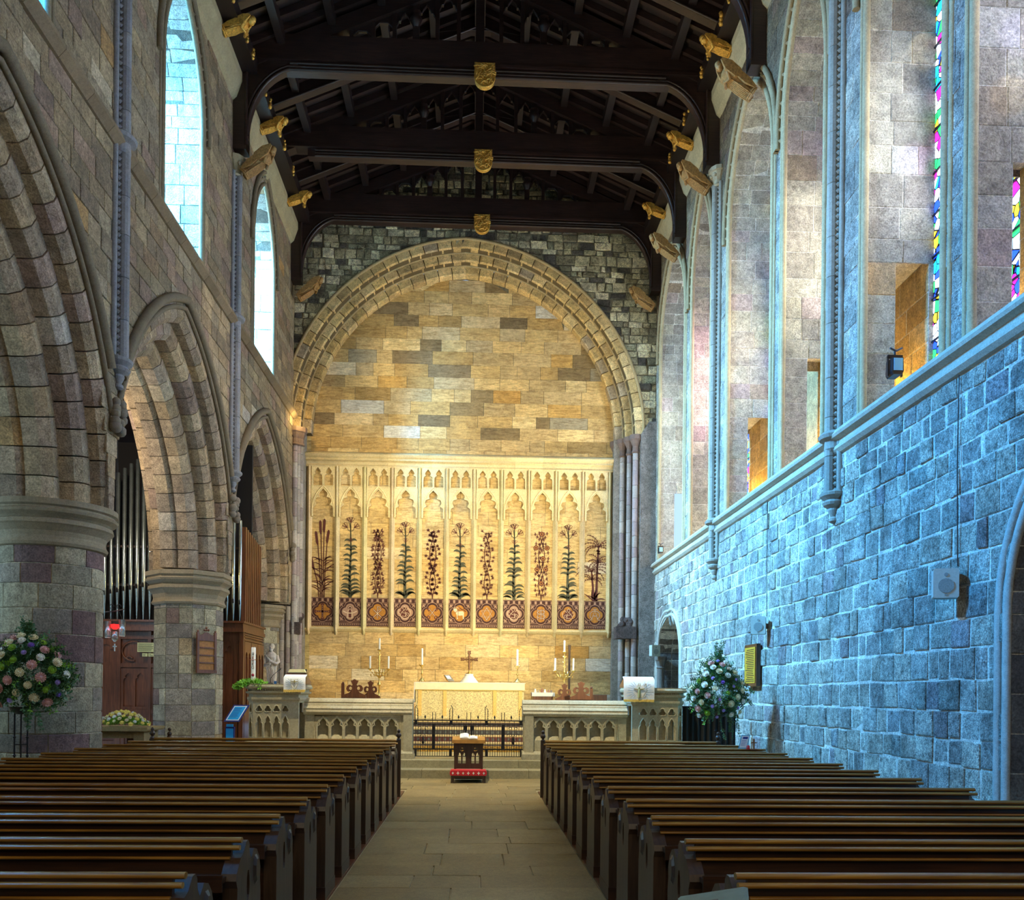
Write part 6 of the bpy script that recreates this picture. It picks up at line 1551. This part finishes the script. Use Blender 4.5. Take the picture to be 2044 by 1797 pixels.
def arrangement(name, label, c, R, Hh, stand, mix_, nb, loc, group=None):
    """c: centre of the mass; pear-shaped mass of foliage with blooms on its camera side"""
    t = thing(name, label, 'flowers', loc, group)
    ms = {k: MB() for k in ('leaf', 'pale', 'lime')}
    C = V(c)
    for i in range(640):
        a = random.uniform(0, 2*pi); u = random.uniform(-.75, 1); s = sqrt(1-min(1, u*u))
        prof = (1.0 if u < .1 else 1.0 - .45*(u-.1))
        d = V((s*cos(a), s*sin(a)*.75, u*.95)); p = C + V((d.x*R*prof*random.uniform(.3, .85), d.y*R*.8*random.uniform(.3, .85), d.z*Hh*.5*random.uniform(.3, .9)))
        k = 'leaf' if random.random() < .62 else ('pale' if random.random() < .7 else 'lime')
        sprig(ms[k], p, d + V((0, 0, .15)), random.uniform(.14, .26)*R/.55, 6, .055*R/.55, .014*R/.55, .12)
    for i in range(16):                                              # spire on top and side sprays
        if i < 8: p, d, L = C + V((random.uniform(-.06, .06), 0, Hh*.36)), V((random.uniform(-.18, .22), random.uniform(-.2, .2), 1)), Hh*.36*random.uniform(.6, 1)
        elif i < 12: sd = 1 if i % 2 else -1; p, d, L = C + V((sd*R*.55, -.1, Hh*random.uniform(-.05, .2))), V((sd, -.2, random.uniform(.1, .5))), R*.75
        else: p, d, L = C + V((R*random.uniform(.0, .6), -.15, -Hh*.28)), V((random.uniform(-.1, .4), -.3, -1)), Hh*random.uniform(.22, .42)
        sprig(ms['leaf'], p, d, L, 16, .06, .013, .02 if i < 8 else .08)
    ms['leaf'].build('dark_foliage', M_LEAF, t, kind='stuff'); ms['pale'].build('pale_foliage', M_LEAFP, t, kind='stuff'); ms['lime'].build('lime_foliage', M_LEAFL, t, kind='stuff')
    for i in range(nb):
        g = (i + .5)/nb; u = 1 - 1.75*g; a = -pi/2 + ((i*2.39996) % (2*pi) - pi)*.52; s = sqrt(max(0, 1-u*u)); prof = (1.0 if u < .1 else 1.0 - .45*(u-.1))
        d = V((s*cos(a), s*sin(a)*.8, u)); p = C + V((d.x*R*prof*.93, d.y*R*.93, d.z*Hh*.46)); k = random.choice(mix_)
        put_bloom(t, k, p, {'pink_rose': .052, 'cream_rose': .050, 'purple_bloom': .032, 'white_bloom': .045, 'green_bloom': .042, 'lilac_bloom': .028, 'yellow_bloom': .04}[k]*random.uniform(1.0, 1.35), d + V((0, -.5, .1)))
    if stand:
        x, y, zt = stand; m = MB()
        for dx in (-.085, .085):
            m.tube([(x+dx, y, .015), (x+dx, y, zt)], .012, 8)
            for z in (.5, .75, 1.0): m.ball((x+dx, y, z), .022, 8, 5)
        for z in (.35, .65, .9): m.tube([(x-.085, y, z), (x+.085, y, z)], .008, 6)
        for k in range(3): a = 2*pi*k/3; m.tube([(x, y, .12), (x+.2*cos(a), y+.2*sin(a), .015)], .010, 6)
        m.tube([(x, y, .12), (x, y, zt)], .01, 6)
        m.build('iron_stand', M_IRON, t)
        m = MB(); m.lathe([(.06, 0), (.12, .04), (.15, .10)], (x, y, zt-.04), 12); m.build('bowl', M_IRON, t)
    return t
arrangement('flower_arrangement', 'tall pedestal of pink, cream and purple roses before the round pillar', (-6.0, 12.3, 1.85), .56, 1.15, (-6.10, 12.3, 1.35), ['pink_rose', 'cream_rose', 'cream_rose', 'purple_bloom', 'lilac_bloom', 'green_bloom', 'pink_rose', 'white_bloom'], 46, (-6.1, 12.3, .0), 'pedestal flower arrangements')
arrangement('flower_arrangement', 'tall pedestal of white and green flowers beside the right ambo', (4.60, 16.6, 1.72), .52, 1.35, (4.65, 16.6, 1.3), ['white_bloom', 'white_bloom', 'cream_rose', 'purple_bloom', 'green_bloom', 'pink_rose', 'lilac_bloom', 'cream_rose'], 44, (4.65, 16.6, .0), 'pedestal flower arrangements')
t = thing('flower_mound', 'low mound of yellow and cream flowers on the stone table', 'flowers', (-6.25, 16.25, 1.0))
ml = MB()
for i in range(120):
    a = random.uniform(0, 2*pi); q = random.uniform(0, 1); sprig(ml, (-6.25+.38*q*cos(a), 16.25+.2*q*sin(a), 1.01+.12*(1-q)), (cos(a), sin(a), 1.0), .10, 4, .04, .012, .1)
ml.build('foliage', M_LEAFL, t, kind='stuff')
for i in range(70):
    q = sqrt((i+.5)/70); a = i*2.4; k = random.choice(['yellow_bloom', 'cream_rose', 'white_bloom', 'yellow_bloom'])
    put_bloom(t, k, (-6.25+.46*q*cos(a), 16.22+.26*q*sin(a), 1.03+.24*(1-q*q)), random.uniform(.028, .042), (cos(a)*q, sin(a)*q-.4, .9))
t = thing('greenery', 'bright green leaves round the foot of the tall candle', 'plant', (-4.33, 17.6, 1.80)); ml = MB()
for i in range(110):
    a = random.uniform(0, 2*pi); sprig(ml, (-4.33+.12*cos(a), 17.6+.05*sin(a), 1.81), (cos(a)*1.2, sin(a)*.4 - .2, random.uniform(.1, .6)), random.uniform(.12, .24), 4, .07, .022, .25)
ml.build('leaves', M_LEAFL, t, kind='stuff')

# ================================================================ statue of a bearded saint on a block
t = thing('saint_statue', 'pale stone statue of a bearded saint in long robes', 'statue', (-5.92, 26.35, 1.87))
sx, sy, z0 = -5.92, 26.35, 1.87
body = bpy.data.meshes.new('robed_body'); bm = bmesh.new()
NS, NR = 40, 30; H = 1.02; rings_ = []
for j in range(NR+1):
    u = j/NR; 
    w_ = [(.0, .145), (.12, .125), (.35, .135), (.55, .15), (.68, .165), (.78, .175), (.88, .15), (.94, .075), (.97, .05), (1, .05)]
    for k in range(len(w_)-1):
        if w_[k][0] <= u <= w_[k+1][0]: f = (u-w_[k][0])/(w_[k+1][0]-w_[k][0]); f = f*f*(3-2*f); r = w_[k][1]*(1-f)+w_[k+1][1]*f; break
    rg = []
    for i in range(NS):
        a = 2*pi*i/NS; fold = (.012*sin(a*9 + 3*u) + .010*sin(a*14 - 5*u)) * (1 if u < .55 else max(0, 1-(u-.55)*3)) + (.010*sin(u*42 + 3*cos(a)) if .5 < u < .85 and cos(a+pi/2) > 0 else 0)
        sway = .018*sin(u*4.5)
        rg.append(bm.verts.new((sx + sway + (r+fold)*cos(a), sy + (r*.72+fold)*sin(a), z0 + u*H)))
    rings_.append(rg)
for j in range(NR):
    for i in range(NS): bm.faces.new((rings_[j][i], rings_[j][(i+1) % NS], rings_[j+1][(i+1) % NS], rings_[j+1][i]))
bm.faces.new(rings_[-1]); bm.faces.new(rings_[0][::-1])
# head joined into the same figure
for (c_, r_, s3) in (((sx+.005, sy-.01, z0+1.085), .078, (.88, .95, 1.18)), ((sx, sy-.05, z0+1.0), .052, (.9, .75, 1.25)), ((sx, sy-.088, z0+1.085), .017, (.8, 1, 1.6)), ((sx-.03, sy-.075, z0+1.115), .016, (1.2, .5, .6)), ((sx+.035, sy-.075, z0+1.115), .016, (1.2, .5, .6)), ((sx+.005, sy+.02, z0+1.11), .085, (.98, .95, 1.1))):
    bmesh.ops.create_uvsphere(bm, u_segments=14, v_segments=10, radius=r_, matrix=Matrix.Translation(c_) @ Matrix.Diagonal((*s3, 1)))
for f in bm.faces: f.smooth = True
for v in bm.verts: v.co -= V((sx, sy, z0))
bm.to_mesh(body); bm.free(); body.materials.append(M_STATUE); o = bpy.data.objects.new('robed_body', body); COL.objects.link(o); o.parent = t
for s_, pts in ((-1, [(-.15, .02, .84), (-.20, -.03, .66), (-.17, -.10, .56), (-.05, -.16, .60)]), (1, [(.15, .02, .84), (.20, -.03, .66), (.17, -.10, .60), (.04, -.16, .66)])):
    m = MB(True); m.tube([(sx+a, sy+b, z0+c) for a, b, c in pts], [.06, .065, .055, .032], 10)
    hx, hy, hz = sx+pts[3][0], sy+pts[3][1], z0+pts[3][2]
    m.ball((hx-s_*.02, hy-.005, hz), .03, 8, 6)
    for k in range(4): m.tube([(hx-s_*.03, hy-.02, hz-.02+.013*k), (hx-s_*.06, hy-.028, hz-.02+.012*k), (hx-s_*.075, hy-.015, hz-.018+.011*k)], [.008, .0075, .006], 6)
    m.tube([(hx-s_*.02, hy-.02, hz+.02), (hx-s_*.045, hy-.03, hz+.045)], [.009, .007], 6)
    m.build('arm', M_STATUE, t)
m = MB(True)
for k in range(6): m.tube([(sx-.14+.03*k, sy-.12, z0+.60-.02*k), (sx-.10+.035*k, sy-.135, z0+.42), (sx-.08+.04*k, sy-.12, z0+.05)], [.012, .016, .012], 6)
m.tube([(sx-.15, sy-.06, z0+.86), (sx-.02, sy-.13, z0+.70), (sx+.14, sy-.09, z0+.58)], [.03, .035, .03], 8); m.build('mantle_fold', M_STATUE, t)
m = MB(); m.tint = lin('#8d857a'); m.box(-6.15, -5.68, 26.15, 26.6, .33, 1.80); m.prism([(-6.2, 1.76), (-5.63, 1.76), (-5.66, 1.87), (-6.17, 1.87)], 'y', 26.1, 26.62); m.build('stone_pedestal', M_NAVE, None, 'grey stone pedestal under the saint statue', 'pedestal', loc=(-5.92, 26.35, .33))

# ================================================================ things on the walls
t = thing('hymn_board', 'carved oak hymn board hanging on the eight-sided pillar', 'hymn board', (-6.03, 20.42, 2.1))
A = radians(-45); U = V((cos(pi/4), sin(pi/4), 0)); N = V((sin(pi/4), -cos(pi/4), 0)); B0 = V((-6.62, 21.0, 0)) + N*.775
fr = (B0, U, Z_, N)
m = MB(); m.plate([(-.20, 2.12), (.20, 2.12), (.20, 2.86), (-.20, 2.86)], [], fr, .01, .04); m.build('board', plain('hymn_panel', (.34, .15, .025), .5, 0, 20, .3), t)
for x in (-.21, .21):
    m = MB(); m.plate([(x-.025, 2.10), (x+.025, 2.10), (x+.025, 2.98), (x-.025, 2.98)], [], fr, .01, .065); m.ball(tuple(B0 + U*x + N*.04 + Z_*3.0), .028, 8, 5); m.build('upright', M_RED, t)
for z in (2.12, 2.29, 2.46, 2.63, 2.80):
    m = MB(); m.plate([(-.19, z-.015), (.19, z-.015), (.19, z+.015), (-.19, z+.015)], [], fr, .035, .06); m.build('number_rail', M_RED, t)
m = MB(); m.plate([(-.20, 2.80), (.20, 2.80), (.20, 2.90), (.10, 2.93), (.03, 2.98), (-.03, 2.98), (-.10, 2.93), (-.20, 2.90)], [], fr, .01, .05)
for q in ((0, 3.08), (-.045, 3.03), (.045, 3.03), (0, 3.03)): m.ball(tuple(B0 + U*q[0] + N*.03 + Z_*q[1]), .028, 8, 5)
m.build('carved_crest', M_RED, t)
m = MB(); m.plate([(-.24, 2.06), (.24, 2.06), (.24, 2.12), (-.24, 2.12)], [], fr, .01, .08); m.build('bottom_shelf', M_RED, t)
m = MB(); m.tube([tuple(B0 + N*.02 + Z_*3.08), tuple(B0 + N*.02 + Z_*3.38)], .004, 5); m.build('hanging_wire', M_IRON, t)
# sanctuary lamp with three candle glasses
LX, LY = -6.72, 17.0
t = thing('sanctuary_lamp', 'hanging lamp with three candle glasses and a red light', 'lamp', (LX, LY, 2.4))
m = MB()
for dx in (-.05, .05): m.tube([(LX+dx, LY, 3.1), (LX, LY, 6.9)], .004, 5)
m.build('chain', M_IRON, t)
m = MB(); m.tube([(LX-.19, LY, 3.11), (LX, LY-.03, 3.13), (LX+.17, LY, 3.17)], .010, 6)
for dx in (-.07, .06):
    m.tube([(LX+dx+.04*cos(k*.7), LY, 3.22+.04*sin(k*.7)) for k in range(8)], .007, 5)
for dx in (-.05, .05): m.tube([(LX+dx, LY, 2.85), (LX+dx, LY, 3.15)], .004, 5)
m.build('iron_crossbar', M_IRON, t)
for dx, z0_, z1_ in ((-.13, 2.64, 2.94), (.13, 2.67, 2.97), (0, 2.60, 2.75)):
    m = MB(True); m.lathe([(.052, 0), (.056, .01), (.056, z1_-z0_), (.050, z1_-z0_), (.050, .015)], (LX+dx, LY-.02, z0_), 18); m.build('glass_cylinder', M_GLASS, t)
    if dx:
        m = MB(); m.lathe([(.05, 0), (.05, .01)], (LX+dx, LY-.02, z0_-.01), 14); m.tube([(LX+dx, LY-.02, z0_), (LX+dx, LY-.02, z0_+.12)], .018, 8); m.build('candle', M_WAX, t)
        m = MB(); m.tube([(LX+dx, LY-.02, z1_), (LX+dx*.6, LY-.02, 3.12)], .004, 5); m.build('hanger', M_IRON, t)
m = MB(True); m.lathe([(.03, 0), (.062, .03), (.07, .08), (.075, .09)], (LX, LY-.02, 2.79), 18); m.build('red_glass', plain('red_lamp_glass', (.8, .01, .01), .2, emit=(1, .01, .01), es=3.0), t)
m = MB(); m.lathe([(.05, 0), (.02, -.04), (.004, -.05)], (LX, LY-.02, 2.60), 12); m.box(LX-.008, LX+.008, LY-.03, LY-.015, 2.38, 2.52); m.box(LX-.035, LX+.035, LY-.03, LY-.015, 2.46, 2.48); m.build('pendant_cross', plain('pale_metal', (.55, .62, .65), .3, .6), t)
point('lamp_glow', (LX, LY-.15, 2.86), 1.2, (1, .05, .03), .03)
# wall speakers
def speaker(x, y, z, ang, label):
    t = thing('wall_speaker', label, 'speaker', (x, y, z), 'wall loudspeakers', rz=0)
    M4 = Matrix.Translation((x, y, z)) @ Matrix.Rotation(ang, 4, 'Z')
    def tr(m): m.v = [tuple(M4 @ V(v)) for v in m.v]; return m
    m = MB(); m.prism([(-.12, -.17), (.12, -.17), (.135, -.155), (.135, .155), (.12, .17), (-.12, .17), (-.135, .155), (-.135, -.155)], 'y', -.10, .10); tr(m).build('cabinet', M_SPEAK, t)
    m = MB(); m.prism([(.085*cos(k*pi/10), -.03+.085*sin(k*pi/10)) for k in range(20)], 'y', -.108, -.10); tr(m).build('woofer', M_SPEAKD, t)
    m = MB(); m.prism([(.022*cos(k*pi/6), .10+.022*sin(k*pi/6)) for k in range(12)], 'y', -.107, -.10); m.prism([(.018*cos(k*pi/6), -.135+.012*sin(k*pi/6)) for k in range(12)], 'y', -.105, -.10); tr(m).build('tweeter', M_SPEAKD, t)
    m = MB(); m.tube([(0, .1, 0), (.10, .18, 0)], .02, 8); m.box(.06, .16, .12, .22, -.05, .05); tr(m).build('bracket', M_BLACK, t)
    return t
speaker(5.48, 10.15, 2.98, radians(-22), 'nearest pale wall speaker, large, with cable above it')
speaker(5.48, 16.95, 3.02, radians(-22), 'pale wall speaker above the brass plaque')
speaker(5.50, 26.9, 3.02, radians(14), 'small pale speaker in the corner by the arched doorway')
for y, z1_, lab in ((17.02, 5.45, 'thin cable running down the wall to the speaker above the plaque'), (10.22, 5.45, 'thin cable running down the wall to the nearest speaker')):
    m = MB(); m.tube([(5.66, y, z1_), (5.655, y+.01, (z1_+3.2)/2), (5.66, y-.01, 3.2)], .007, 5); m.build('speaker_cable', M_BLACK, None, lab, 'cable', loc=(5.66, y, 3.2))
t = thing('memorial_plaque', 'tall brass memorial plaque on a dark board, engraved lines', 'plaque', (5.66, 17.75, 2.27))
m = MB(); m.box(5.58, 5.66, 17.36, 18.14, 1.86, 2.70); m.build('backboard', M_OAKZ, t)
m = MB(); m.box(5.565, 5.58, 17.42, 18.08, 1.92, 2.64); m.build('brass_plate', plain('plaque_brass', (.62, .38, .035), .4, .3, 40, .15), t)
m = MB(); z = 2.59
for i in range(18):
    a = 17.47 + random.uniform(0, .08); e = 18.03 - random.uniform(0, .12); y = a
    while y < e: q = random.uniform(.03, .08); m.box(5.562, 5.565, y, min(e, y+q), z-.010, z+.006); y += q + .012
    z -= .037
m.build('engraved_text', M_BLACK, t)
def flood(x, y, z, s, label):
    t = thing('floodlight', label, 'floodlight', (x, y, z), 'black floodlights on the ledge')
    m = MB(); m.box(x-.10*s, x+.10*s, y-.02*s, y+.02*s, z+.26*s, z+.30*s)
    for q in (-.10, .085): m.box(x+q*s, x+(q+.015)*s, y-.02*s, y+.02*s, z+.02*s, z+.28*s)
    m.tube([(x, y, z+.30*s), (x, y, z+.36*s)], .015*s, 8); m.tube([(x-.08*s, y-.04*s, z+.38*s), (x+.02*s, y, z+.36*s), (x+.12*s, y+.05*s, z+.42*s)], .014*s, 6); m.build('yoke', M_BLACK, t)
    m = MB(); m.prism([(-.075*s+x, z+.06*s), (-.055*s+x, z+.02*s), (.055*s+x, z+.02*s), (.075*s+x, z+.06*s), (.07*s+x, z+.24*s), (-.07*s+x, z+.24*s)], 'y', y-.10*s, y+.10*s); m.build('lamp_body', M_BLACK, t)
    m = MB(); m.box(x-.06*s, x+.06*s, y-.105*s, y-.10*s, z+.07*s, z+.23*s); m.build('lamp_window', plain('lamp_pane_%s' % label[:5], (.2, .55, .9), .15), t)
    m = MB(True); m.lathe([(.035*s, 0), (.035*s, .03*s)], (0, 0, 0), 12); m.v = [(v[0]+x-.0+.09*s-.0, y + v[1]*.5, z+.1*s+v[2]) for v in m.v]; m.build('side_vent', M_BLACK, t)
flood(5.50, 11.5, 5.86, 1.0, 'black floodlight standing on the ledge beside the open lancet'); flood(5.50, 26.2, 5.86, .8, 'farthest small black floodlight on the ledge near the east wall')
# arched doorways in the right wall
for o, y_in, lab, nm_ in ((DOOR_C, 0, 'small pointed doorway in the right wall beside the altar', 'door_1'), (DOOR_R, 0, 'tall dark pointed doorway at the right picture edge', 'door_2')):
    t = thing(nm_, lab, 'doorway', (W, o.c, o.zb), kind='structure')
    st = []; out = o.outline(9); zc_ = lin('#6f6c68')
    rows = [o.zb + (o.zs-o.zb)*k/6 for k in range(6)]; path = [(o.c+o.a, r) for r in rows] + [p for p in out if p[1] >= o.zs - 1e-6 and p[0] >= o.c - 1e-6][::-1]
    for i in range(len(path)-1):
        (ya, za), (yb, zb) = path[i], path[i+1]; nn = V((0, -(zb-za), (yb-ya))).normalized()
        if nn.y*(ya-o.c) + nn.z*(za-(o.zs-1)) > 0: nn = -nn
        for a, b in ((W, W+.42), (W+.42, W+1.0)): st.append(([(a, ya, za), (b, ya, za), (b, yb, zb), (a, yb, zb)], nn, .01, .01, .006, pick([zc_, lin('#7c766c'), lin('#615c5c')])))
    lay(t, st, M_NAVE)
    for off, r_ in ((.03, .05), (.18, .05)):
        m = MB(); m.tint = lin('#a8aaa4'); m.tube([(W-.01, a, b) for a, b in o.outline(12, off)], r_, 6); m.build('arch_moulding', M_FINE, t)
    m = MB(); m.box(W+1.0, W+1.06, o.c-o.a-.1, o.c+o.a+.1, o.zb, o.zs+o.h+.1); m.build('shade_panel', M_DARK, t)  # black sheet stands in for the unlit space behind the doorway
    m = MB(); m.tint = lin('#6f6c68'); 
    if nm_ == 'door_1':
        m.lathe([(.17, 0), (.17, .12), (.12, .18), (.11, 1.55), (.14, 1.58), (.11, 1.62), (.16, 1.78), (.19, 1.82), (.19, 1.92)], (W+.05, o.c+o.a-.18, .93), 12, smooth=False); m.build('capital_shaft', M_FINE, t)
        q = Opening(o.c-.35, .85, .9, 2.5, .95); m = MB(); m.tint = lin('#b5b7b2'); m.tube([(W+.5, a, b) for a, b in q.outline(10)], .07, 6); m.build('inner_arch', M_FINE, t)
# info board, card, cross, curtain, sheet, small statue
t = thing('information_stand', 'blue lit information stand with a tilted panel left of the ambo', 'sign', (-4.45, 16.5, 0))
m = MB(); m.box(-4.53, -4.37, 16.50, 16.56, .02, 1.0); m.build('pedestal', M_NAVY, t); m = MB(); m.box(-4.515, -4.385, 16.49, 16.50, .05, .97); m.build('pedestal_face', M_BLUE, t)
m = MB(); U = V((1, 0, 0)); Vv = V((.42, .35, .84)).normalized(); Nn = U.cross(Vv); fr = (V((-4.54, 16.42, 1.10)), U, Vv, Nn); 
m.plate([(0, 0), (.28, 0), (.28, .36), (0, .36)], [], fr, -.02, 0); m.build('panel_frame', M_NAVY, t)
m = MB(); m.plate([(.025, .025), (.255, .025), (.255, .335), (.025, .335)], [], fr, .001, .003); m.build('white_sheet', plain('sheet_white', (.8, .9, 1), .5), t)
m = MB(); m.plate([(.04, .04), (.24, .04), (.24, .32), (.04, .32)], [], fr, .003, .004); pn = m.build('blue_notice', M_BLUE, t)
m = MB()
for k in range(9): m.plate([(.055, .28-.024*k), (.22-random.uniform(0, .06), .28-.024*k), (.22-.03, .287-.024*k), (.055, .287-.024*k)], [], fr, .004, .005)
m.build('printed_lines', M_NAVY, pn)
m = MB(); m.box(-4.50, -4.38, 16.46, 16.49, 1.0, 1.05); m.build('collar', M_BLUE, t)
t = thing('notice_card', 'small white notice card standing on a pew rail, right wall side', 'card', (4.0, 12.36, .91))
m = MB(); U = V((1, .0, 0)); Vv = V((.25, .1, .96)).normalized(); fr = (V((3.72, 12.34, .915)), U, Vv, U.cross(Vv)); m.plate([(0, 0), (.125, 0), (.125, .20), (0, .20)], [], fr, -.004, 0); m.build('card', plain('card_blue', (.10, .45, .65), .5), t)
m = MB(); m.plate([(.012, .012), (.113, .012), (.113, .188), (.012, .188)], [], fr, .0, .001); m.build('card_face', M_WHITE, t)
m = MB(); m.plate([(.03, .14), (.10, .14), (.10, .17), (.03, .17)], [], fr, .001, .002)
for k in range(4): m.plate([(.02, .115-.022*k), (.09+random.uniform(-.02, .01), .115-.022*k), (.09, .12-.022*k), (.02, .12-.022*k)], [], fr, .001, .002)
m.build('card_print', M_NAVY, t)
m = MB(); m.box(3.93, 3.95, 12.33, 12.35, .905, 1.05); m.box(3.90, 3.98, 12.335, 12.345, .99, 1.005); m.box(3.90, 3.98, 12.31, 12.37, .90, .915); m.build('small_cross', plain('brown_wood', (.28, .12, .05), .5), None, 'tiny wooden cross on the pew rail beside the card', 'cross', loc=(3.94, 12.34, .905))
m = MB(); m.lathe([(.03, 0), (.028, .05), (.005, .06)], (3.86, 12.35, .905), 10); m.build('red_votive', plain('votive_red', (.5, .01, .01), .3), None, 'tiny red votive light behind the notice card', 'votive', loc=(3.86, 12.35, .905))
t = thing('dark_curtain', 'dark pleated curtain between the right ambo and the wall', 'curtain', (4.95, 17.9, 0)); m = MB(True); vs = []; n = 70
for z in (.33, .9, 1.42):
    for i in range(n+1): x = 4.25 + 1.1*i/n; vs.append((x, 17.95 + .045*sin(i*.85), z))
m.add(vs, [(j*(n+1)+i, j*(n+1)+i+1, (j+1)*(n+1)+i+1, (j+1)*(n+1)+i) for j in range(2) for i in range(n)], True); m.build('pleats', plain('dark_velvet', (.025, .03, .035), .8), t)
m = MB(); m.tube([(4.2, 17.95, 1.43), (5.4, 17.95, 1.43)], .015, 8); m.build('curtain_rod', M_IRON, t)
t = thing('hymn_folder', 'grey green folder lying on the nearest right pew end', 'folder', (.98, 3.45, .86))
m = MB(); fr = (V((1.02, 3.28, .865)), V((-.93, .3, -.22)).normalized(), V((.25, .9, .1)).normalized(), V((0, -.15, 1)).normalized())
m.plate([(0, 0), (.24, 0), (.26, .02), (.26, .17), (.25, .19), (0, .19), (-.015, .17), (-.015, .02)], [], fr, 0, .008); m.build('cover', plain('folder_green', (.16, .22, .17), .6, 0, 20, .1), t)
m = MB(); m.plate([(.10, .07), (.18, .07), (.18, .085), (.10, .085)], [], fr, .008, .010); m.build('slot', M_BLACK, t)
m = MB(True)
for a, b, r_ in ((0, 0, .05), (0, .07, .04), (.01, .13, .03)): m.ball((-4.93, 14.7, 0.88+a+b), r_, 8, 6)
m.box(-4.97, -4.89, 14.66, 14.74, .0, .86); m.build('carved_post', M_OAKEND, None, 'dark carved post top behind the left pew front', 'post', loc=(-4.93, 14.7, 0))
